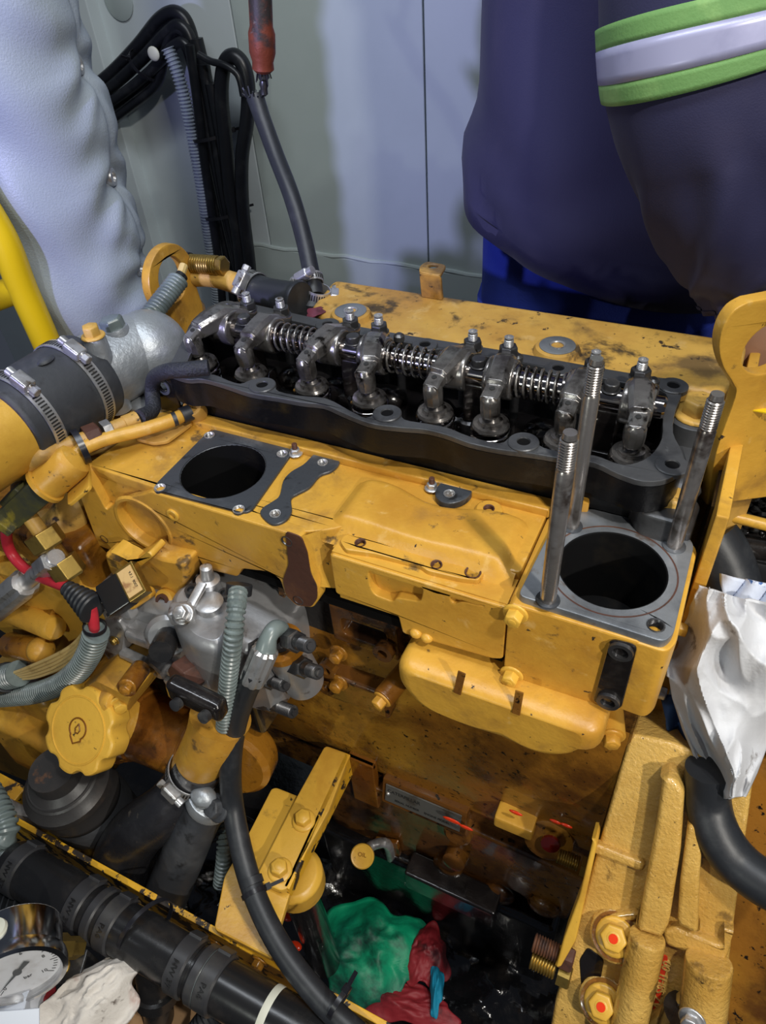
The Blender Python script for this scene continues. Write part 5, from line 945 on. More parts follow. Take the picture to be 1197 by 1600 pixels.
MB().tube([W(284, 650, z=0.958), W(298, 644, z=0.958)], 0.0085, 14, smooth=False).build('banjo_neck', 'rubber', f2_)
MB().tube([W(270, 656, z=0.9582), W(276, 654, z=0.9582)], 0.0073, 14, smooth=False).build('tape_ring', 'rubber', f2_)
tt = tie(W(126, 698, z=0.966), W(150, 690, z=0.965) - W(110, 706, z=0.965), 0.0165, None, screw=-1.2, tail=0.014, name='cable_tie', w=0.006); tag(tt, 'black cable tie strapping the two yellow fuel pipes together', 'cable tie')
bs = tag(MB().tube([W(218, 652, z=0.966), W(238, 640, z=0.962), W(238, 612, z=0.972), W(242, 590, z=0.990), W(262, 580, z=1.008), W(290, 578, z=1.012), W(326, 574, z=1.012)], 0.0078, 16, 10).build('braided_sleeve', 'braid'), 'black braided sleeve looping over the left corner of the gasket rail', 'sleeve')
ss = thing('sensor_plug', 'yellow sensor barrel with a grimy green-grey plug at the left edge', 'sensor')
A = W(112, 722, z=0.955); B = W(74, 755, y=0.335); C = W(22, 802, y=0.322)
q = frame(A, B - A); L = (B - A).length; MB().lathe([(0.006, -0.012), (0.0165, -0.006), (0.0180, 0.0), (0.0180, L), (0.0205, L + 0.001), (0.0205, L + 0.005), (0.016, L + 0.006)], q, 28).build('barrel', 'yellow', ss, ang=35)
MB().plate(rnd([(-0.022, 0), (0.022, 0), (0.022, 0.03), (-0.022, 0.03)], 0.004, 3), [], 0.004, q @ Matrix.Translation((0, -0.020, 0)) @ Matrix.Rotation(math.pi / 2, 4, 'X')).build('clip', 'yellow_clean', ss, bevel=0.001)
q = frame(B, C - B); L = (C - B).length; M['plug'] = mat('grimy_plug', (0.10, 0.095, 0.03), 0.5, layers=(((0.05, 0.055, 0.045), 18, 0.45, 0.65), ((0.30, 0.24, 0.03), 26, 0.58, 0.68)), bump=0.3)
MB().box(q @ V((0, 0, L * 0.5)), (0.030, 0.026, L), q).build('plug', 'plug', ss, bevel=0.003); MB().box(q @ V((0.0, 0.013, L * 0.62)), (0.018, 0.010, L * 0.5), q).build('latch', 'plug', ss, bevel=0.002)
MB().box(q @ V((0.012, 0.0, L * 0.98)), (0.024, 0.022, 0.012), q).build('end_collar', 'plug', ss, bevel=0.002)
bf = thing('brass_union', 'pair of brass union nuts joined by a short hexagon stem beside the red cable', 'fitting')
A = W(68, 838, y=0.318); B = W(108, 893, y=0.312); q = frame(A, B - A); L = (B - A).length; b = MB()
b.hexa(q, 0.032, 0.020, -0.006); b.build('upper_nut', 'brass', bf, bevel=0.0008, ang=30); b = MB(); b.lathe([(0.010, 0.01), (0.010, L * 0.7)], q, 8); b.build('stem', 'brass', bf, ang=25)
b = MB(); b.hexa(q, 0.030, 0.022, L * 0.66); b.build('lower_nut', 'brass', bf, bevel=0.0008, ang=30); MB().tube([q @ V((0, 0, -0.025)), q @ V((0, 0, 0))], 0.008, 14, smooth=False).build('pipe_end', 'yellow_sooty', bf)
sh = thing('steel_hose_end', 'crimped steel hose end with a hexagon nut at the left edge below the red cable', 'fitting')
A = W(86, 872, y=0.308); B = W(-30, 968, y=0.298); q = frame(A, B - A); L = (B - A).length
b = MB(); b.hexa(q, 0.022, L * 0.12, L * 0.02); b.build('nut', 'steel', sh, ang=30); MB().thread(q, 0.0095, -0.004, L * 0.06, 0.003).build('thread', 'steel', sh); MB().lathe([(0.008, L * 0.14), (0.0095, L * 0.18), (0.0095, L * 0.34), (0.012, L * 0.35)], q, 18).build('stem', 'steel', sh, ang=30)
b = MB(); b.loft([[q @ V((r_ * s_ * math.cos(2 * math.pi * k / 20), r_ * s_ * math.sin(2 * math.pi * k / 20), h_)) for k in range(20) for r_ in (0.0175 if k % 5 else 0.0150,)] for s_, h_ in ((0.85, L * 0.34), (1, L * 0.37), (1, L * 0.98), (0.9, L))]); b.build('ferrule', 'steel', sh, ang=25)
# ================================================================== left lifting eye with springs and pipes around it
le = thing('lifting_eye', 'small yellow lifting eye plate at the left end of the head', 'lifting eye')
XE = -0.60; YZ = Matrix(((0, 0, 1, XE), (1, 0, 0, 0), (0, 1, 0, 0), (0, 0, 0, 1)))
cen = W(264, 436, x=XE)
def arcpts(cx, cy, r, a0, a1, n): return [V((cx + r * math.cos(math.radians(a0 + (a1 - a0) * k / n)), cy + r * math.sin(math.radians(a0 + (a1 - a0) * k / n)))) for k in range(n + 1)]
out = arcpts(cen.y, cen.z, 0.040, -25, 215, 28) + [V((cen.y - 0.036, cen.z - 0.045)), V((cen.y - 0.034, cen.z - 0.075)), V((cen.y + 0.030, cen.z - 0.085)), V((cen.y + 0.040, cen.z - 0.05))]
MB().plate(out, [circ(cen.y, cen.z, 0.0235, 32, 0.0265)], 0.012, YZ, -0.006).build('plate', 'yellow', le, bevel=0.0018)
p = W(250, 492, x=XE + 0.008); MB().lathe([(0.006, 0), (0.0055, 0.0006), (0.0005, 0.0006)], frame(p, (1, 0, 0)), 16).build('hole', 'rust', le)
MB().box2((XE - 0.006, cen.y - 0.03, 0.90), (XE + 0.05, cen.y + 0.03, cen.z - 0.07)).build('foot', 'yellow_sooty', le, bevel=0.004)
p = W(285, 482, z=0.955); MB().lathe([(0.030, -0.03), (0.028, 0.0), (0.020, 0.012)], frame(p, (0, 0, 1)), 24).build('foot_boss', 'yellow_sooty', le, ang=40)
cs_ = thing('spring_conduit', 'blue-grey coil spring sleeve leaning from the thermostat to the lifting eye', 'spring')
A = W(228, 503, z=1.005); B = W(280, 436, y=0.600); q = frame(A, B - A); L = (B - A).length
MB().helix(q, 0.0095, 0.0024, L, 15, 6, 16).build('coil', 'conduit', cs_, ang=60); MB().lathe([(0.0072, 0), (0.0072, L + 0.006)], q, 14).build('core', 'cable', cs_); MB().tube([q @ V((0, 0, L)), q @ V((0.004, 0.003, L + 0.018))], 0.005, 10, smooth=False).build('wire_end', 'cream_wire', cs_)
bz = thing('spring_sleeve', 'bronze-coloured spring-wrapped pipe end sticking out behind the lifting eye', 'pipe')
A = W(292, 412, y=0.66); B = W(352, 416, y=0.66); q = frame(A, B - A); L = (B - A).length
MB().helix(q, 0.0098, 0.0022, L * 0.85, 14, 6, 16).build('coil', 'brass', bz, ang=60); MB().lathe([(0.0090, -0.005), (0.0090, L * 0.86)], q, 16).build('core', 'rust', bz); b = MB(); b.hexa(q, 0.020, L * 0.13, L * 0.86); b.build('nut', 'brass', bz, ang=30)
MB().lathe([(0.013, -0.006), (0.014, 0.0), (0.013, 0.006)], q, 18).build('rubber_ring', 'rubber', bz)
yp2 = thing('coolant_tube', 'yellow tube clamped into a short black rubber joint behind the rocker shaft', 'pipe')
P0 = [W(292, 432, y=0.66), W(330, 432, y=0.662), W(360, 440, y=0.662), W(402, 454, y=0.655)]
MB().tube(P0, 0.0125, 20).build('tube', 'yellow_sooty', yp2)
P1 = [W(388, 450, y=0.655), W(420, 462, y=0.650), W(466, 470, y=0.646)]
MB().tube(P1, 0.0205, 26, radii=[0.019, 0.020, 0.0205]).build('rubber_joint', 'rubber', yp2); MB().tube([W(462, 469, y=0.6465), W(470, 471, y=0.645)], 0.0225, 26, smooth=False).build('joint_lip', 'rubber', yp2, bevel=0.002)
clamp(P1[0].lerp(P1[1], 0.25), P1[1] - P1[0], 0.0205, yp2, screw=2.3, w=0.012)
# black junction where the thin hose comes down, with two clamps
dh = thing('drain_hose', 'slim black hose hanging down from the corroded pipe to two clamps on the manifold box', 'hose')
H = [W(399, 152, y=0.80), W(410, 185, y=0.79), W(430, 240, y=0.77), W(455, 305, y=0.74), W(474, 370, y=0.715), W(486, 425, y=0.69), W(492, 462, y=0.672)]
MB().tube(H, 0.0100, 20, 10, radii=[0.0108, 0.0100, 0.0100, 0.0100, 0.0100, 0.0100, 0.0105]).build('hose', 'rubber', dh)
clamp(W(489, 436, y=0.685), H[5] - H[6], 0.0108, dh, screw=0.8, w=0.010); clamp(W(496, 458, y=0.674), V((0.25, 0.1, 1)), 0.0140, dh, screw=0.5, w=0.012)
MB().lathe([(0.016, -0.03), (0.016, 0.0), (0.011, 0.004)], frame(W(490, 470, y=0.668), (0.1, 0.1, 1)), 22).build('spigot', 'rubber', dh)
rr = random.Random(4); b = MB()
for k in range(16):
    a = 2 * math.pi * k / 16; b0 = H[0] + V((math.cos(a), math.sin(a) * 0.8, 0)) * 0.010; b.tube([b0, b0 + V((math.cos(a) * rr.uniform(0.001, 0.007), math.sin(a) * 0.004, rr.uniform(0.003, 0.011)))], 0.0011, 5, smooth=False)
b.build('frayed_end', 'rubber', dh)
cpipe = thing('corroded_pipe', 'corroded reddish copper pipe with a broken blackened tip hanging at the top', 'pipe')
q = frame(W(405, -40, y=0.80), W(413, 150, y=0.80) - W(405, -40, y=0.80)); L = (W(413, 150, y=0.80) - W(405, -40, y=0.80)).length
MB().lathe([(0.0128, -0.30), (0.0128, L * 0.40), (0.0150, L * 0.46), (0.0148, L * 0.62), (0.0120, L * 0.70), (0.0125, L * 0.76), (0.0085, L * 0.79)], q, 24).build('pipe', 'copper', cpipe, ang=40)
MB().lathe([(0.0055, L * 0.78), (0.0062, L * 0.84), (0.0045, L * 0.86), (0.0055, L * 0.90), (0.0042, L * 0.93), (0.0046, L * 0.98), (0.002, L)], q, 14).build('tip', 'dark_steel', cpipe, ang=40)
b = MB()
for k in range(7): a = k * 0.9; b.tube([q @ V((0.007 * math.cos(a), 0.007 * math.sin(a), L * 0.78)), q @ V((0.009 * math.cos(a), 0.009 * math.sin(a), L * rr.uniform(0.82, 0.88)))], 0.0008, 5, smooth=False)
b.build('loose_strand', 'dark_steel', cpipe)
p = W(492, 488, z=0.9965); tag(MB().plate(catmull([V((p.x + 0.010 * math.cos(a) * (1 + 0.3 * math.sin(3 * a)), p.y + 0.012 * math.sin(a) * (1 + 0.2 * math.cos(4 * a)), 0)) for a in [k * 0.5236 for k in range(12)]], 4, True), [], 0.0006, TZ(0.9962)).build('coolant_stain', mat('magenta_coolant', (0.16, 0.03, 0.05), 0.3, layers=(((0.05, 0.01, 0.012), 40, 0.45, 0.6),))), 'magenta coolant stain under the two hose clamps', 'stain')
# ================================================================== right lifting eye
re_ = thing('lifting_eye', 'large yellow lifting eye plate with a round hole at the right edge', 'lifting eye')
O = V((0.0255, 0.548, 0.940)); uu = V((0.82, 0.572, 0)).normalized(); nn = V((0.572, -0.82, 0)).normalized()
RM = Matrix(((uu.x, 0, nn.x, O.x), (uu.y, 0, nn.y, O.y), (0, 1, 0, O.z), (0, 0, 0, 1))); RI = RM.inverted()
def onE(px, py):
    d = RGT * (px - 598.5) + DWN * (py - 800.0) + FWD * FPX; t = (O - CAM).dot(nn) / d.dot(nn); l = RI @ (CAM + d * t); return V((l.x, l.y))
c0 = onE(1205, 545); rO = (onE(1124, 545) - c0).length
pl_ = [onE(*q_) for q_ in ((1104, 790), (1120, 705), (1149, 622), (1146, 600), (1131, 575), (1124, 545), (1130, 512), (1148, 485), (1175, 470))]
pl_ += [c0 + V((rO * math.cos(math.radians(t)), rO * math.sin(math.radians(t)))) for t in range(90, -31, -10)]
pl_ += [V((c0.x + rO * 0.95, c0.y - 0.10)), V((c0.x + rO * 1.1, pl_[0].y - 0.002))]
MB().plate(catmull([V((*p, 0)) for p in pl_[:9]], 4)[:-1] + pl_[9:], [circ(c0.x, c0.y, (onE(1164, 545) - c0).length, 32)], 0.012, RM, -0.012).build('plate', 'yellow', re_, bevel=0.0015)
MB().plate([pl_[0] + V((0.004, 0.01)), V((c0.x + rO * 1.0, pl_[0].y + 0.01)), V((c0.x + rO * 1.0, pl_[0].y - 0.16)), pl_[0] + V((0.004, -0.16))], [], 0.012, RM, -0.026).build('mounting_foot', 'yellow_sooty', re_, bevel=0.0015)
p = onE(1187, 640); MB().box(RM @ V((p.x, p.y, 0.0005)), (0.010, 0.006, 0.001)).build('paint_chip', 'yellow_bright', re_)
# ================================================================== white quilted lagging around a pipe
lg_ = thing('pipe_lagging', 'puffy white quilted vinyl lagging with metal snap buttons around an upright pipe', 'insulation jacket')
LC = W(122, 400, y=0.74); LX, LY = LC.x, LC.y; LR = 0.098
vd = (V((CAM.x - LX, CAM.y - LY, 0))).normalized(); side = V((-vd.y, vd.x, 0)) * 1.0
if side.dot(RGT) < 0: side = -side
tsn = math.atan2((side * 0.90 + vd * 0.44).y, (side * 0.90 + vd * 0.44).x)
sz = [W(x_, y_, y=LY).z for x_, y_ in ((127, 112), (181, 293), (213, 437))]; sz = [sz[0] + 0.175] + sz + [sz[2] - 0.17]
def lag(u, v):
    a = 2 * math.pi * u; z = 0.60 + 0.95 * v; da = (a - tsn + math.pi) % (2 * math.pi) - math.pi
    r = LR; k = min(sz, key=lambda s: abs(s - z)); dz = z - k
    r += 0.010 * math.sin(math.pi * min(abs(dz) / 0.088, 1) / 2) * math.exp(-(da / 0.8) ** 2) - 0.004
    r -= 0.016 * math.exp(-((da / 0.17) ** 2 + (dz / 0.022) ** 2)) + 0.004 * math.exp(-(da / 0.05) ** 2)
    w_ = abs(da)
    for s2 in sz:
        d2 = z - s2; sp_ = 0.016 + 0.040 * w_; e_ = math.exp(-(d2 / (0.030 + 0.055 * w_)) ** 2) * (1 - math.exp(-w_ / 0.12)) * math.exp(-w_ / 1.1)
        r += 0.0085 * e_ * math.cos(math.pi * (d2 + 0.02 * math.sin(3 * da + s2 * 40)) / sp_)
    r += 0.0045 * math.sin(2 * a + 11 * z + 0.8 * math.sin(9 * z)) * math.sin(13 * z - a) + 0.0016 * math.sin(37 * z + 6 * a + 1.2 * math.sin(8 * z + a))
    return V((LX + r * math.cos(a), LY + r * math.sin(a), z))
MB().grid(lag, 180, 240).build('jacket', 'white_vinyl', lg_, ang=180, weld=True)
MB().lathe([(0.05, 0.0), (0.05, 1.6)], frame((LX, LY, 0.0), (0, 0, 1)), 24).build('inner_pipe', 'dark_steel', lg_)
for k in sz[1:4]:
    r = LR - 0.016; q = frame((LX + r * math.cos(tsn), LY + r * math.sin(tsn), k), (math.cos(tsn), math.sin(tsn), 0))
    MB().lathe([(0.0115, -0.004), (0.0125, 0.003), (0.0110, 0.006), (0.0065, 0.0062), (0.0055, 0.003), (0.0005, 0.0025)], q, 24, cap=False).build('snap_button', 'steel', lg_, ang=50)
# ================================================================== yellow guard rail at the left edge
gr = thing('guard_rail', 'bright yellow tubular guard rail at the left edge behind the fat hose', 'rail')
G = [W(-40, 300, y=0.62), W(5, 375, y=0.62), W(35, 450, y=0.62), W(66, 520, y=0.62), W(105, 610, y=0.62)]
MB().tube(G, 0.0195, 24).build('upright', 'yellow_bright', gr); MB().tube([W(-60, 485, y=0.62), W(0, 462, y=0.62), W(34, 448, y=0.62)], 0.0185, 24).build('cross_tube', 'yellow_bright', gr)
MB().tube([W(105, 610, y=0.62), V((W(105, 610, y=0.62).x, 0.62, 0.0))], 0.0195, 16, smooth=False).build('post', 'yellow_bright', gr)
# ================================================================== cable bundle on the wall
YK = WY0 - 0.055
def ck(pts, dy=0.0): return [W(a, b_, y=YK + dy) for a, b_ in pts]
paths = [([(120, 155), (170, 118), (215, 72), (250, 30), (276, 20), (296, 45), (312, 120), (330, 230), (352, 340), (372, 460), (380, 560)], 0.012, 'uppermost black cable arching over the top of the wall bundle'),
 ([(120, 175), (175, 135), (222, 92), (262, 50), (284, 40), (302, 75), (318, 160), (338, 280), (358, 370), (376, 470), (382, 560)], 0.011, 'second black cable from the top of the arch in the wall bundle'),
 ([(130, 185), (185, 152), (235, 112), (272, 72), (292, 72), (308, 120), (326, 210), (346, 310), (366, 400), (384, 480), (386, 560)], 0.010, 'third black cable of the wall bundle, under the arch top'),
 ([(140, 195), (190, 168), (232, 128), (262, 72), (282, 62), (300, 100), (330, 240), (352, 350), (370, 440), (378, 560)], 0.010, 'black cable at the inner side of the arch in the wall bundle'),
 ([(150, 205), (205, 165), (245, 130), (258, 80), (270, 48), (290, 55), (306, 100), (320, 190), (342, 330), (362, 450), (370, 560)], 0.0095, 'lowest black cable leaving the bundle towards the white lagging')]
for i, (pp, r, lb) in enumerate(paths):
    cable('power_cable', ck(pp, -0.010 * (i % 3)), r, 'cable', lb, 'cable', 'black cables on the back wall', n=12)
for i, (pp, r, lb) in enumerate([([(306, 60), (322, 130), (338, 230), (354, 330), (374, 430), (384, 560)], 0.013, 'thick black cable running straight down beside the grey wall conduit'), ([(318, 100), (335, 200), (350, 300), (372, 400), (395, 480), (400, 560)], 0.012, 'black cable down the middle of the upright wall bundle'), ([(330, 130), (350, 240), (364, 330), (385, 420), (400, 560)], 0.011, 'rightmost straight black cable of the upright wall bundle'), ([(296, 70), (306, 140), (318, 240), (332, 340), (345, 440), (352, 560)], 0.009, 'thin black cable hugging the left edge of the grey wall conduit')]):
    cable('power_cable', ck(pp, -0.012 - 0.008 * i), r, 'cable', lb, 'cable', 'black cables on the back wall', n=12)
cable('power_cable', ck([(390, 560), (392, 440), (380, 330), (378, 250), (386, 190), (388, 140), (380, 102), (364, 88), (350, 104), (346, 150), (352, 215), (360, 300), (376, 400), (384, 560)], -0.03), 0.0135, 'cable', 'black cable coiled into a hanging loop right of the wall bundle', 'cable', 'black cables on the back wall', n=12)
cable('power_cable', ck([(310, 85), (330, 96), (352, 102), (372, 118), (380, 150)], -0.045), 0.006, 'cable', 'thin black cable crossing from the bundle to the hanging loop', 'cable', 'black cables on the back wall')
corr_pipe('conduit', ck([(262, 75), (276, 110), (290, 160), (304, 230), (316, 300), (326, 370), (338, 450), (345, 560)], -0.035), 0.0125, 0.0062, 'pale grey corrugated conduit running down the left of the wall cable bundle', 'conduit', m='conduit_pale')
ct = MB()
for a, b_ in ((213, 98), (262, 75)): pass
for (a, b_, ax_, R_, lb) in ((215, 95, (1, 0, 0.9), 0.033, 'black tie around the arching cables nearest the white lagging'), (318, 205, (0.15, 0, -1), 0.040, 'black tie around the upright wall bundle, upper one'), (338, 325, (0.15, 0, -1), 0.044, 'black tie around the upright wall bundle, lower one')):
    tag(tie(W(a + 14, b_ + 6, y=YK - 0.008), ax_, R_, None, screw=2.5, w=0.006), lb, 'cable tie', 'ties on the wall bundle')
tw = tag(MB().ball(W(240, 84, y=YK - 0.045), (0.013, 0.005, 0.012), 18, 10).build('white_sticker', 'tape_white'), 'round white sticker on the arching black cables', 'sticker')
# ================================================================== the mechanic: navy jacket, blue trousers, right arm towards the engine
pn = thing('person', 'person in a navy work jacket and blue trousers leaning over behind the engine', 'person')
PXc, PYc = -0.165, 0.955
def ring(c, a, b_, n=40, tilt=None, rot=0.0, fold=0.0, ph=0.0):
    out = []
    for k in range(n):
        t = 2 * math.pi * k / n; f = 1 + fold * (math.sin(5 * t + ph) + 0.6 * math.sin(9 * t - 2 * ph))
        x_, y_ = a * f * math.cos(t), b_ * f * math.sin(t); p = V((x_ * math.cos(rot) - y_ * math.sin(rot), x_ * math.sin(rot) + y_ * math.cos(rot), 0))
        out.append(V(c) + p + (V((0, 0, tilt(p.x, p.y))) if tilt else V((0, 0, 0))))
    return out
# body under the clothes: legs, pelvis, trunk, neck, arms and head in one skin
bm_v = [(-0.165, 0.955, 0.92), (-0.165, 0.955, 1.10), (-0.160, 0.945, 1.30), (-0.150, 0.930, 1.48), (-0.145, 0.915, 1.56), (-0.140, 0.895, 1.63), (-0.140, 0.890, 1.72),
        (-0.255, 0.955, 0.86), (-0.255, 0.965, 0.48), (-0.255, 0.985, 0.09), (-0.260, 0.900, 0.045), (-0.075, 0.955, 0.86), (-0.070, 0.965, 0.48), (-0.070, 0.985, 0.09), (-0.070, 0.900, 0.045),
        (-0.10, 0.84, 1.45)]
P_el = W(1118, 105, y=0.745) ; P_wr = W(1166, 452, y=0.735); P_el2 = (P_el + V((0.0, 0.03, 0.08)))
bm_v += [tuple(P_el), tuple(P_wr), (-0.315, 0.92, 1.44), (-0.385, 0.88, 1.18), (-0.33, 0.99, 0.98)]
bm_e = [(0, 1), (1, 2), (2, 3), (3, 4), (4, 5), (5, 6), (0, 7), (7, 8), (8, 9), (9, 10), (0, 11), (11, 12), (12, 13), (13, 14), (3, 15), (15, 16), (16, 17)]
rad = [0.125, 0.13, 0.14, 0.10, 0.055, 0.075, 0.085, 0.078, 0.055, 0.040, 0.035, 0.078, 0.055, 0.040, 0.035, 0.06, 0.045, 0.030]
me = bpy.data.meshes.new('body'); me.from_pydata(bm_v[:18], bm_e, []); body = obj('body', me, 'skin', pn)
md = body.modifiers.new('skin', 'SKIN'); me.skin_vertices[0].data[0].use_root = True
for i in range(18): me.skin_vertices[0].data[i].radius = (rad[i], rad[i] * 0.85 if i < 4 else rad[i])
body.modifiers.new('sub', 'SUBSURF').levels = 1; body.modifiers['sub'].render_levels = 2
# jacket trunk with a dipping hem
def hem(x_, y_): return 0.0
jr = []
def hz(p):
    # hem height follows the body: high at the left, low towards the near right corner
    t = (p.x - (PXc - 0.19)) / 0.38; return 1.040 - 0.105 * max(0, min(1, t)) - 0.012 * max(0, (PYc - p.y) / 0.15)
levels = 22
for j in range(levels + 1):
    v = j / levels; z = 0.95 + 0.57 * v
    cx = PXc + 0.018 * v; cy = PYc - 0.03 * v; a = 0.182 - 0.016 * math.sin(v * 3.1) + 0.012 * math.exp(-((v - 0.13) / 0.07) ** 2); b_ = 0.135 - 0.006 * math.sin(v * 3.1)
    if v > 0.8: a *= 1 - 1.9 * (v - 0.8) ** 1.3; b_ *= 1 - 1.2 * (v - 0.8)
    rg = ring((cx, cy, 0), a, b_, 72, None, 0.10, 0.010 * (1 - v * 0.4), 2.2 * v)
    row = []
    for p in rg:
        zb_ = hz(p); zz = zb_ + (1.52 - zb_) * v; w_ = 0.012 * abs(math.sin(zz * 34 + p.x * 16 + 1.5 * math.sin(p.x * 21))) * math.exp(-((zz - 1.03) / 0.07) ** 2) + 0.012 * math.sin(p.x * 30 + zz * 13) * math.exp(-((zz - 1.12) / 0.12) ** 2); row.append(V((p.x, p.y - w_, zz)))
    jr.append(row)
jk = MB().loft(jr, True, False).build('jacket', 'jacket', pn, ang=80); solid(jk, 0.004, 1.0)
hb = []
for dz, gr_ in ((0.000, 0.0015), (0.020, 0.0015)): hb.append([p + V((p.x - PXc, p.y - PYc, 0)).normalized() * gr_ + V((0, 0, dz)) for p in jr[0]])
MB().loft(hb, True, False).build('hem_band', 'jacket', jk, ang=80)
MB().lathe([(0.075, -0.03), (0.085, 0.02), (0.078, 0.06)], frame((-0.147, 0.918, 1.53), (0.03, -0.15, 1)), 30, cap=False).build('collar', 'jacket', jk, ang=60)
# trousers: hips and two legs
tr_ = []
for j in range(9):
    v = j / 8; z = 1.03 - 0.18 * v; tr_.append(ring((PXc + 0.0, PYc, z), 0.160 - 0.004 * v, 0.120, 48, None, 0.1, 0.008, 3 * v))
tb = MB().loft(tr_, True, True); 
for s_ in (-1, 1):
    tb.loft([ring((PXc + s_ * (0.078 + 0.012 * v), PYc + 0.02 * v, 0.90 - 0.83 * v), 0.088 - 0.018 * v, 0.098 - 0.022 * v, 32, None, 0.0, 0.02, 7 * v) for v in [k / 14 for k in range(15)]])
tb.build('trousers', 'trouser', pn, ang=80)
for s_ in (-1, 1): MB().pillow(rnd([(PXc + s_ * 0.09 - 0.045, 0.80), (PXc + s_ * 0.09 + 0.045, 0.80), (PXc + s_ * 0.09 + 0.042, 1.06), (PXc + s_ * 0.09 - 0.042, 1.06)], 0.035, 6), TZ(0), [(0, 0.0), (0, 0.02), (0.004, 0.05), (0.016, 0.085)]).build('boot', 'rubber', pn, ang=40)
# baggy right sleeve gathered at an elastic cuff
S0 = V((-0.105, 0.815, 1.47)); axis = [S0, S0.lerp(P_el, 0.5) + V((-0.004, 0.004, 0.0)), P_el, P_el.lerp(P_wr, 0.35), P_el.lerp(P_wr, 0.65), P_el.lerp(P_wr, 0.86), P_el.lerp(P_wr, 0.97), P_wr + (P_wr - P_el).normalized() * 0.012]
ar = [0.088, 0.093, 0.093, 0.084, 0.071, 0.057, 0.042, 0.038]
cl_ = catmull(axis, 8); nC = len(cl_)
def sleeve_ring(i, extra=0.0, n=144):
    p = cl_[i]; T = (cl_[min(i + 1, nC - 1)] - cl_[max(i - 1, 0)]).normalized(); u_ = V((1, 0, 0)); u_ = (u_ - T * u_.dot(T)).normalized(); v_ = T.cross(u_)
    g = i / (nC - 1) * (len(ar) - 1); j = min(int(g), len(ar) - 2); r = ar[j] + (ar[j + 1] - ar[j]) * (g - j); s_ = i / (nC - 1); out = []
    for k in range(n):
        t = 2 * math.pi * k / n
        f = 0.040 * math.sin(3 * t + 5.5 * s_) * s_ + 0.055 * (abs(math.sin(2.0 * t + 7.5 * s_ + 0.6)) - 0.6) * max(0, s_ - 0.42) * 2 + 0.022 * math.sin(5 * t - 9 * s_) * min(1, s_ * 1.5) + (0.060 * math.sin(11 * t + 3 * s_) * max(0, (s_ - 0.70) / 0.3)) + 0.012 * math.sin(26 * s_ + 2 * t) * math.sin(t + 4 * s_)
        for kk in range(7):                                                                  # diagonal folds running down to the cuff
            dt = (t - (kk * 0.9 + 2.0 * s_ + 0.35 * math.sin(7 * s_ + kk)) + math.pi) % (2 * math.pi) - math.pi
            f += (0.10 if kk % 2 else 0.065) * math.exp(-(dt / 0.17) ** 2) * max(0, min(1, (s_ - 0.32) * 6)) - 0.03 * math.exp(-((dt - 0.30) / 0.14) ** 2) * max(0, min(1, (s_ - 0.32) * 6))
        out.append(p + (u_ * math.cos(t) + v_ * math.sin(t)) * (r * (0.985 + f) + extra))
    return out
slv = MB().loft([sleeve_ring(i) for i in range(nC)], True, False).build('sleeve', 'jacket', pn, ang=80); solid(slv, 0.003, -1.0)
def band_at(i0, i1, m_, name, ex):
    MB().loft([sleeve_ring(i, ex) for i in range(i0, i1 + 1)], True, False).build(name, m_, slv, ang=80)
def idx(px, py): 
    best = min(range(nC), key=lambda i: (lambda c: (c - py) ** 2)(((cl_[i] - CAM).dot(DWN) / (cl_[i] - CAM).dot(FWD)) * FPX + 800)); return best
cfr = [sleeve_ring(nC - 1 - k, 0.001) for k in (3, 2, 1, 0)]; MB().loft(cfr, True, False).build('elastic_cuff', 'jacket', slv, ang=80)
# reflective band: three strips laid over the sleeve between two cut planes
def strip(pA, pB, m_, name, ex, n=72):
    # points on the sleeve surface whose position along the arm follows a slightly curved ring
    rows = []
    for q_ in range(5):
        f = pA + (pB - pA) * q_ / 4; fi = f * (nC - 1); i = min(int(fi), nC - 2); r0 = sleeve_ring(i, ex); r1 = sleeve_ring(i + 1, ex); rows.append([a_.lerp(b2, fi - i) for a_, b2 in zip(r0, r1)])
    o = MB().loft(rows, True, False).build(name, m_, slv, ang=80); solid(o, 0.0012, 1.0); return o
def surf(f, k, ex): fi = f * (nC - 1); i = min(int(fi), nC - 2); return sleeve_ring(i, ex)[k].lerp(sleeve_ring(i + 1, ex)[k], fi - i)
def slanted(c, w0, w1, m_, name, ex, n=144):
    rings_ = [sleeve_ring(i, ex) for i in range(nC)]; rows = []
    for q_ in range(5):
        row = []
        for k in range(n):
            t = 2 * math.pi * k / n; f = c[0] + c[1] * math.cos(t) + c[2] * math.sin(t) + w0 + (w1 - w0) * q_ / 4; fi = max(0, min(nC - 1.001, f * (nC - 1))); i = int(fi); row.append(rings_[i][k].lerp(rings_[i + 1][k], fi - i))
        rows.append(row)
    o = MB().loft(rows, True, False).build(name, m_, slv, ang=80); solid(o, 0.0012, 1.0); return o
def proj(p): d = p - CAM; k = FPX / d.dot(FWD); return 598.5 + d.dot(RGT) * k, 800 + d.dot(DWN) * k
_r = [sleeve_ring(i, 0.0015) for i in range(nC)]; eqs = []
for k in range(144):      # the band's ring plane: least squares over the side of the arm that shows
    for i in range(2, nC - 2):
        p = _r[i][k]; nrm = (p - cl_[i])
        if nrm.dot(CAM - p) < 0: continue
        x_, y_ = proj(p); x2, y2 = proj(_r[i + 1][k]); g0 = y_ - (104 - 0.235 * (x_ - 955)); g1 = y2 - (104 - 0.235 * (x2 - 955))
        if g0 <= 0 < g1: eqs.append((2 * math.pi * k / 144, (i + g0 / (g0 - g1)) / (nC - 1))); break
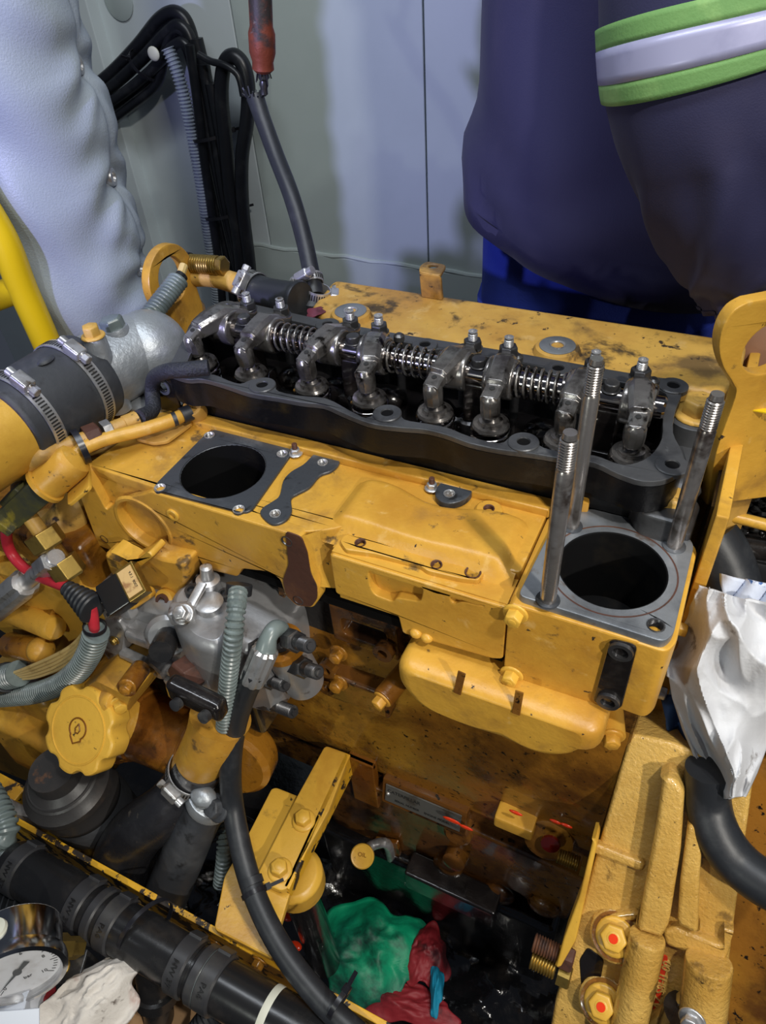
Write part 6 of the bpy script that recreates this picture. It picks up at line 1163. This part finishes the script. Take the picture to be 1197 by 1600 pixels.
def lsq(E):
    A = [[0.0] * 4 for _ in range(3)]
    for t, f in E:
        b_ = (1, math.cos(t), math.sin(t))
        for r_ in range(3):
            for c_ in range(3): A[r_][c_] += b_[r_] * b_[c_]
            A[r_][3] += b_[r_] * f
    for i in range(3):
        pv = A[i][i]; A[i] = [q_ / pv for q_ in A[i]]
        for j in range(3):
            if j != i: A[j] = [x_ - A[j][i] * y_ for x_, y_ in zip(A[j], A[i])]
    return tuple(A[i][3] for i in range(3))
TILT = lsq(eqs)
AL = sum((cl_[i + 1] - cl_[i]).length for i in range(nC - 1)); WG, WR = 0.0075 / AL, 0.0120 / AL
slanted(TILT, -WR / 2 - WG, -WR / 2, 'hi_green', 'green_strip', 0.0022); slanted(TILT, -WR / 2, WR / 2, 'reflective', 'reflective_strip', 0.0026); slanted(TILT, WR / 2, WR / 2 + WG, 'hi_green', 'green_strip', 0.0022)
# left sleeve, head and right hand
Lp = [V((-0.270, 0.925, 1.47)), V((-0.345, 0.97, 1.49)), V((-0.40, 1.06, 1.53)), V((-0.38, 1.18, 1.60))]
lv = MB().tube(Lp, 0.06, 28, 8, radii=[0.075, 0.062, 0.056, 0.045]).build('sleeve', 'jacket', pn, ang=60)
hd = MB(); hc_ = V((-0.140, 0.870, 1.68)); hm = Matrix.Rotation(-0.35, 4, 'X')
hd.ball(hc_, (0.075, 0.095, 0.115), 28, 20, hm); hd.ball(hc_ + hm.to_3x3() @ V((0, -0.096, -0.02)), (0.014, 0.020, 0.024), 12, 8); hd.ball(hc_ + hm.to_3x3() @ V((0.076, 0.0, -0.01)), (0.010, 0.018, 0.030), 12, 8); hd.ball(hc_ + hm.to_3x3() @ V((-0.076, 0.0, -0.01)), (0.010, 0.018, 0.030), 12, 8); hd.ball(hc_ + hm.to_3x3() @ V((0, -0.082, -0.062)), (0.026, 0.012, 0.008), 12, 8)
hd.build('head', 'skin', pn, ang=80)
for s_ in (-1, 1): MB().ball(hc_ + hm.to_3x3() @ V((s_ * 0.030, -0.086, 0.010)), (0.012, 0.008, 0.008), 12, 8).build('eye', 'ink', pn)
MB().ball(hc_ + hm.to_3x3() @ V((0, 0.016, 0.030)), (0.082, 0.096, 0.100), 28, 18, hm).build('hair', 'hair', pn, ang=80)
hn = MB(); wd = (P_wr - P_el).normalized(); wq = frame(P_wr, wd, (0.3, -1, 0)); hn.ball(wq @ V((0, 0, 0.055)), (0.038, 0.018, 0.048), 18, 12, wq)
for k in range(4):
    o_ = -0.027 + 0.018 * k; hn.tube([wq @ V((o_, 0, 0.085)), wq @ V((o_ * 1.1, -0.006, 0.118)), wq @ V((o_ * 1.1, -0.022, 0.140)), wq @ V((o_, -0.036, 0.146 + 0.004 * (k % 2)))], 0.0085, 10, 4, radii=[0.0095, 0.009, 0.0085, 0.0065])
hn.tube([wq @ V((0.030, 0, 0.040)), wq @ V((0.050, -0.010, 0.068)), wq @ V((0.048, -0.024, 0.092))], 0.010, 10, 4, radii=[0.012, 0.0105, 0.008]); hn.build('hand', 'skin', pn, ang=80)
# ================================================================== frame rail across the lower left
fr = thing('frame_rail', 'chipped yellow steel frame rail running across the lower left corner', 'rail')
ZF = 0.498; ya = W(300, 1440, z=ZF).y
MB().box2((-0.80, ya, ZF - 0.075), (-0.08, ya + 0.007, ZF)).build('web', 'yellow_chipped', fr, bevel=0.0012); MB().box2((-0.80, ya, ZF - 0.082), (-0.08, ya + 0.02, ZF - 0.075)).build('flange', 'yellow_chipped', fr, bevel=0.0012)
for a, b_ in ((337, 1473), (407, 1501)): p = W(a, b_, y=ya); bolt((p.x, ya, p.z), (0, -1, 0), 0.0125, 0.007, 'yellow_oily', fr)
for x_ in (-0.76,): MB().box2((x_ - 0.03, ya + 0.01, 0.0), (x_ + 0.03, ya + 0.06, ZF - 0.08)).build('leg', 'yellow_chipped', fr, bevel=0.002)
# ================================================================== big black plastic pipe with couplings and a tee
bp = thing('drain_pipe', 'thick black plastic pipe with snap couplings and a tee along the yellow rail', 'pipe')
ZP = 0.520; q0 = W(40, 1367, z=ZP); q1 = W(245, 1475, z=ZP); yp_ = (q0.y + q1.y) / 2; RP = 0.0280
def PXX(px_, py_): return W(px_, py_, y=None, z=ZP).x
PM = frame((0, yp_, ZP), (1, 0, 0)); X_ = lambda a, b_: W(a, b_, z=ZP).x
xs_ = [X_(15, 1352), X_(30, 1362), X_(150, 1425), X_(175, 1438), X_(300, 1504), X_(330, 1520), X_(620, 1670)]
MB().lathe([(RP * 0.92, xs_[0]), (RP, xs_[0] + 0.006), (RP, xs_[2] - 0.004)], PM, 48).build('coupling_body', 'plastic', bp, ang=35)
MB().lathe([(RP * 0.96, xs_[2] - 0.006), (RP * 0.96, xs_[2] + 0.03)], PM, 48).build('neck', 'plastic', bp)
MB().lathe([(RP * 0.98, xs_[3] - 0.006), (RP * 0.98, xs_[4] + 0.01)], PM, 48).build('tee_body', 'plastic', bp, ang=35)
MB().lathe([(RP * 0.95, xs_[4]), (RP * 0.95, xs_[6])], PM, 48).build('long_tube', 'plastic', bp)
for k, (a, b_) in enumerate(((34, 1364), (134, 1417), (160, 1430), (184, 1443), (296, 1502), (324, 1516), (342, 1526))):
    x_ = X_(a, b_); w_ = 0.010 if k in (0, 1, 3, 4, 6) else 0.006
    MB().lathe([(RP * 1.00, x_ - w_), (RP * 1.07, x_ - w_ + 0.002), (RP * 1.07, x_ + w_ - 0.002), (RP * 1.00, x_ + w_)], PM, 48).build('coupling_ring', 'plastic_band', bp, ang=30)
    if w_ > 0.008: q = PM @ Matrix.Translation((0, 0, x_)) @ Matrix.Rotation(0.5, 4, 'Z') @ Matrix.Translation((RP * 1.075, 0, 0)); MB().box(q.translation, (0.004, 0.016, 0.016), q).build('snap_latch', 'plastic_band', bp, bevel=0.0012)
for a, b_ in ((162, 1431), (328, 1519)): x_ = X_(a, b_); MB().lathe([(RP * 1.01, x_ - 0.003), (RP * 1.06, x_), (RP * 1.01, x_ + 0.003)], PM, 48, cap=False).build('seal_ring', 'conduit', bp)
def onpipe(s_, px_, py_, ang, size):
    q = PM @ Matrix.Translation((0, 0, X_(px_, py_))) @ Matrix.Rotation(ang, 4, 'Z') @ Matrix.Translation((RP * 1.075, 0, 0)) @ Matrix(((0, 0, 1, 0), (0, 1, 0, 0), (-1, 0, 0, 0), (0, 0, 0, 1)))
    text(s_, size, q @ Matrix.Rotation(math.pi / 2, 4, 'Z'), 'plastic', bp, depth=0.0005)
aF = math.atan2(*[(PM.inverted().to_3x3() @ V((0, -0.75, 0.66)))[i] for i in (1, 0)])
for s_, a, b_ in (('NW 37', 34, 1364), ('NW 37', 134, 1417), ('PA6', 184, 1443), ('NW 37', 296, 1502), ('PA6', 342, 1526)): onpipe(s_, a, b_, aF - 0.3, 0.009)
tx = X_(240, 1473); tq = frame((tx, yp_ - 0.004, ZP - 0.01), (0.05, -0.35, -0.94)); MB().lathe([(RP * 0.72, 0), (RP * 0.72, 0.055), (RP * 0.86, 0.056), (RP * 0.86, 0.070), (RP * 0.60, 0.072), (RP * 0.58, 0.14)], tq, 36).build('tee_branch', 'plastic', bp, ang=35)
tie(V((X_(222, 1463), yp_ + 0.01, ZP + 0.004)), (1, -0.25, 0), RP * 1.18, bp, screw=aF + 1.0, w=0.005, tail=0.03)
x_ = X_(430, 1572); MB().lathe([(RP * 0.957, x_ - 0.004), (RP * 0.965, x_ - 0.003), (RP * 0.965, x_ + 0.003), (RP * 0.957, x_ + 0.004)], PM, 40, cap=False).build('white_tape', 'tape_white', bp)
corr_pipe('conduit', [V((xs_[0] + 0.004, yp_, ZP)), V((xs_[0] - 0.025, yp_ + 0.004, ZP + 0.012)), W(8, 1302, z=0.545), W(-5, 1262, z=0.555), W(-30, 1220, z=0.56)], 0.0165, 0.0070, 'grey corrugated conduit rising from the end of the thick black pipe', 'conduit', n=18)
corr_pipe('conduit', [W(-40, 1400, z=0.47), W(20, 1408, z=0.47), W(70, 1420, z=0.465), W(120, 1450, z=0.44)], 0.030, 0.0075, 'fat black corrugated tube below the thick black pipe at the left edge', 'conduit', m='rubber', n=24)
corr_pipe('conduit', [W(345, 1580, z=0.49), W(325, 1592, z=0.48), W(290, 1640, z=0.44)], 0.013, 0.006, 'black corrugated tube leaving the thick pipe at the bottom edge', 'conduit', m='rubber', n=18)
tp5 = tie(W(530, 1566, z=0.56), hp_[8] - hp_[9], 0.0150, None, screw=2.2, w=0.005, tail=0.02); tag(tp5, 'black cable tie holding the hydraulic hose to the rail at the bottom', 'cable tie')
# ================================================================== pressure gauge
pg = thing('pressure_gauge', 'round stainless pressure gauge with a white dial at the lower left corner', 'gauge')
GC = W(27, 1523, z=0.600); gn = V((0.754, -0.64, 0.146)).normalized(); gq = frame(GC, gn, (0, 0, 1)); RG = 0.043
MB().lathe([(RG * 0.93, -0.045), (RG * 0.95, -0.043), (RG * 0.95, -0.010), (RG * 1.03, -0.009), (RG * 1.05, -0.004), (RG * 1.03, 0.003), (RG * 0.92, 0.004), (RG * 0.90, -0.001), (RG * 0.90, -0.004)], gq, 56, cap=False).build('case', 'chrome', pg, ang=35)
MB().lathe([(RG * 0.94, -0.0445), (0.0005, -0.0445)], gq, 48, cap=False).build('case_back', 'steel', pg)
MB().lathe([(RG * 0.90, -0.004), (0.0005, -0.004)], gq, 48, cap=False).build('dial', 'dial', pg)
MB().lathe([(RG * 0.90, 0.0005), (RG * 0.90, 0.0020), (0.0005, 0.0020)], gq, 48, cap=False).build('glass', 'glass_thin', pg)
gt = MB()
for k in range(41):
    a = math.radians(225 - 270 * k / 40); l_ = 0.0065 if k % 5 == 0 else 0.0035; c_ = gq @ Matrix.Rotation(a, 4, 'Z') @ Matrix.Translation((RG * 0.82 - l_ / 2, 0, -0.0036)); gt.box(c_.translation, (l_, 0.0006, 0.0004), c_)
gt.build('scale_mark', 'ink', pg)
for k, s_ in enumerate(('0', '2', '4', '6', '8', '10')): a = math.radians(225 - 270 * k / 5); text(s_, 0.006, gq @ Matrix.Translation((RG * 0.60 * math.cos(a), RG * 0.60 * math.sin(a), -0.0036)), 'ink', pg, depth=0.0002)
text('bar', 0.006, gq @ Matrix.Translation((0.004, -RG * 0.35, -0.0036)), 'ink', pg, depth=0.0002)
b = MB(); c_ = gq @ Matrix.Rotation(math.radians(218), 4, 'Z'); b.add([c_ @ V((RG * 0.78, 0, -0.002)), c_ @ V((0, 0.0016, -0.002)), c_ @ V((-0.016, 0.003, -0.002)), c_ @ V((-0.016, -0.003, -0.002)), c_ @ V((0, -0.0016, -0.002))], [(0, 1, 2, 3, 4)]); b.lathe([(0.004, -0.003), (0.004, -0.0015)], gq, 16); b.build('needle', 'ink', pg)
MB().lathe([(0.011, 0), (0.010, 0.004), (0.0035, 0.005), (0.003, 0.006), (0.001, 0.006)], frame(gq @ V((-0.004, RG * 0.93, -0.026)), gq.to_3x3() @ V((0, 1, 0))), 24).build('filler_plug', 'tape_white', pg, ang=40)
MB().lathe([(0.014, 0.03), (0.014, 0.052), (0.011, 0.056), (0.011, 0.075)], frame(gq @ V((0.012, 0, -0.02)), gq.to_3x3() @ V((0.35, -1, -0.35))), 6).build('stem', 'brass', pg, ang=30)
# rags and card under the gauge
rag('cleaning_rag', 'rag_grey', (138, 1582), 0.495, 0.070, 0.150, 0.055, 21, 'crumpled dirty white rag beside the gauge', rot=-0.45, n=44, sharp=0.8)
rag('cleaning_rag', 'rag_red', (58, 1572), 0.505, 0.085, 0.060, 0.022, 22, 'dark brownish red rag tucked beneath the gauge', rot=-0.5)
cb = thing('carton', 'white folded carton at the very bottom left corner', 'carton'); kc = W(-2, 1585, z=0.535); kr = Matrix.Rotation(0.5, 4, 'Z')
MB().box(kc, (0.075, 0.075, 0.055), kr).build('body', 'paper', cb, bevel=0.001, seg=1); MB().box(kc + kr @ V((0.030, -0.030, 0.040)), (0.070, 0.0015, 0.045), kr @ Matrix.Rotation(-0.9, 4, 'X')).build('flap', 'paper', cb)
tb_ = tag(MB().box(W(330, 1620, z=0.40), (0.26, 0.09, 0.02), Matrix.Rotation(-0.06, 4, 'Z')).build('timber_offcut', 'tan', bevel=0.003), 'tan timber offcut lying under the thick black pipe', 'timber')
bk = thing('gauge_bracket', 'small dark steel bracket between gauge and thick pipe', 'bracket')
kc = W(116, 1498, z=0.50); MB().box(kc, (0.046, 0.005, 0.05), Matrix.Rotation(0.4, 4, 'Z')).build('upright', 'dark_steel', bk, bevel=0.001); MB().box(kc + V((0.006, -0.014, 0.022)), (0.046, 0.030, 0.005), Matrix.Rotation(0.4, 4, 'Z')).build('shelf', 'dark_steel', bk, bevel=0.001)
bolt(kc + V((0.006, -0.014, 0.0245)), (0, 0, 1), 0.012, 0.007, 'brass', bk)
# ================================================================== right side: rag, blue cloth, hose, dark machinery
def cloth(name, m_, fn, label, n=(90, 120), thick=0.0025):
    o = MB().grid(fn, *n).build(name, m_, ang=80); solid(o, thick); return tag(o, label, 'cloth')
EL = [(1094, 916), (1076, 950), (1058, 1000), (1042, 1040), (1050, 1090), (1066, 1140), (1092, 1200), (1110, 1250)]
ER = [(1218, 952), (1236, 980), (1244, 1010), (1235, 1060), (1225, 1110), (1200, 1165), (1184, 1208), (1167, 1244)]
def wr(u, v):
    g = v * (len(EL) - 1); i = min(int(g), len(EL) - 2); t = g - i
    lx, ly = EL[i][0] * (1 - t) + EL[i + 1][0] * t, EL[i][1] * (1 - t) + EL[i + 1][1] * t; rx, ry = ER[i][0] * (1 - t) + ER[i + 1][0] * t, ER[i][1] * (1 - t) + ER[i + 1][1] * t
    px_, py_ = lx * (1 - u) + rx * u, ly * (1 - u) + ry * u
    y_ = 0.470 - 0.055 * v - 0.03 * math.sin(math.pi * u) * (0.4 + 0.6 * v)
    f = 0.042 * ridged(V((u * 1.7 + 0.5 * v, v * 2.0 - 0.9 * u, 2.0)), 2) + 0.0035 * ridged(V((u * 4.2 - 1.5 * v, v * 4.0 + u, 7.0)), 2) - 0.010
    return W(px_, py_, y=y_ - f * 1.0)
cloth('white_rag', 'rag_white', wr, 'large crumpled white rag stuffed beside the right end of the engine')
def bc(u, v):
    px_ = 1128 + 110 * u; py_ = 898 + 20 * u + 65 * v + 25 * u * v; return W(px_, py_, y=0.485 - 0.02 * v - 0.008 * abs(math.sin(9 * u + 4 * v)))
cloth('print_rag', mat('flower_print_cloth', (0.55, 0.60, 0.72), 0.8, layers=(((0.03, 0.10, 0.30), 34, 0.57, 0.60), ((0.55, 0.28, 0.42), 20, 0.60, 0.64)), bump=0.2, bscale=300), bc, 'white cloth corner with a blue flower print above the white rag', (24, 16))
def tc_(u, v):
    px_ = 1030 + 75 * u + 34 * v; py_ = 1082 + 35 * u * 0.2 + 140 * v + 10 * u; return W(px_, py_, y=0.455 - 0.05 * v - 0.010 * abs(math.sin(6 * u + 5 * v)))
cloth('blue_rag', 'rag_print', tc_, 'dark blue cloth showing under the left edge of the white rag', (24, 30))
def ts(u, v):
    px_ = 1064 + 34 * v + 18 * u; py_ = 1178 + 38 * v - 8 * u; return W(px_, py_, y=0.412 - 0.004 * math.sin(3 * u))
cloth('blue_hem', 'rag_teal', ts, 'bright teal cloth edge under the white rag, left side', (10, 20), 0.003)
def ts2(u, v):
    px_ = 1140 + 30 * u; py_ = 1242 + 12 * v + 3 * u; return W(px_, py_, y=0.405)
cloth('blue_hem', 'rag_teal', ts2, 'small teal cloth corner below the tip of the white rag', (10, 6), 0.003)
bh = thing('breather_hose', 'thick black rubber hose curving out from under the white rag to the right edge', 'hose')
MB().tube([W(1108, 1200, y=0.395), W(1106, 1250, y=0.385), W(1120, 1300, y=0.368), W(1150, 1345, y=0.355), W(1195, 1380, y=0.345), W(1260, 1410, y=0.34)], 0.0195, 26, 10).build('hose', 'rubber', bh)
dk = thing('machine_casing', 'dark grimy machine casing and hose at the right edge behind the white rag', 'machinery')
MB().box2((0.055, 0.60, 0.55), (0.45, 0.80, 0.83)).build('casing', 'black_oil', dk, bevel=0.02, seg=3)
MB().tube([W(1110, 835, y=0.585), W(1135, 880, y=0.575), W(1150, 940, y=0.56), W(1150, 1010, y=0.55)], 0.026, 20).build('dark_hose', 'rubber', dk)
MB().tube([W(1140, 850, y=0.60), W(1197, 860, y=0.60), W(1260, 872, y=0.60)], 0.012, 16).build('dark_tube', 'black_oil', dk)
MB().box(W(1190, 880, y=0.62), (0.08, 0.06, 0.05)).build('lug', 'dark_steel', dk, bevel=0.008)
ty = tag(MB().tube([W(1085, 796, y=0.590), W(1140, 806, y=0.590), W(1197, 820, y=0.592), W(1270, 838, y=0.595)], 0.0058, 14).build('yellow_tube', 'yellow_clean'), 'slim yellow tube crossing the dark gap below the large lifting eye', 'pipe')
fo = tag(MB().grid(lambda u, v: W(1150 + 70 * u, 775 + 60 * v, y=0.64 + 0.012 * math.sin(19 * u + 3) * math.sin(23 * v)), 24, 20).build('foil_wrap', mat('dark_foil', (0.20, 0.20, 0.20), 0.3, 0.9, layers=(((0.03, 0.03, 0.03), 60, 0.48, 0.6),), bump=0.8, bscale=120)), 'crinkled dark foil wrap behind the slim yellow tube', 'foil'); solid(fo, 0.002)
# pipes of the skid seen between rail and filter
tag(MB().tube([W(10, 1260, z=0.50), W(40, 1275, z=0.47), W(75, 1290, z=0.44)], 0.010, 14).build('steel_fitting', 'steel'), 'small steel fitting between the oil filter and the rail end', 'fitting')
# ================================================================== put every thing's origin at its base
bpy.context.view_layer.update()
def _kids(o):
    r = []
    for c in o.children: r.append(c); r += _kids(c)
    return r
for o in [o for o in COL.objects if o.type == 'EMPTY']:
    pts = [k.matrix_world @ V(c) for k in _kids(o) if k.type == 'MESH' for c in k.bound_box]
    if not pts: continue
    lo = V([min(p[i] for p in pts) for i in range(3)]); hi = V([max(p[i] for p in pts) for i in range(3)])
    base = V(((lo.x + hi.x) / 2, (lo.y + hi.y) / 2, lo.z)); keep = {c: c.matrix_world.copy() for c in o.children}
    o.matrix_world = Matrix.Translation(base); bpy.context.view_layer.update()
    for c, mw in keep.items(): c.matrix_parent_inverse = o.matrix_world.inverted(); c.matrix_world = mw
    bpy.context.view_layer.update()
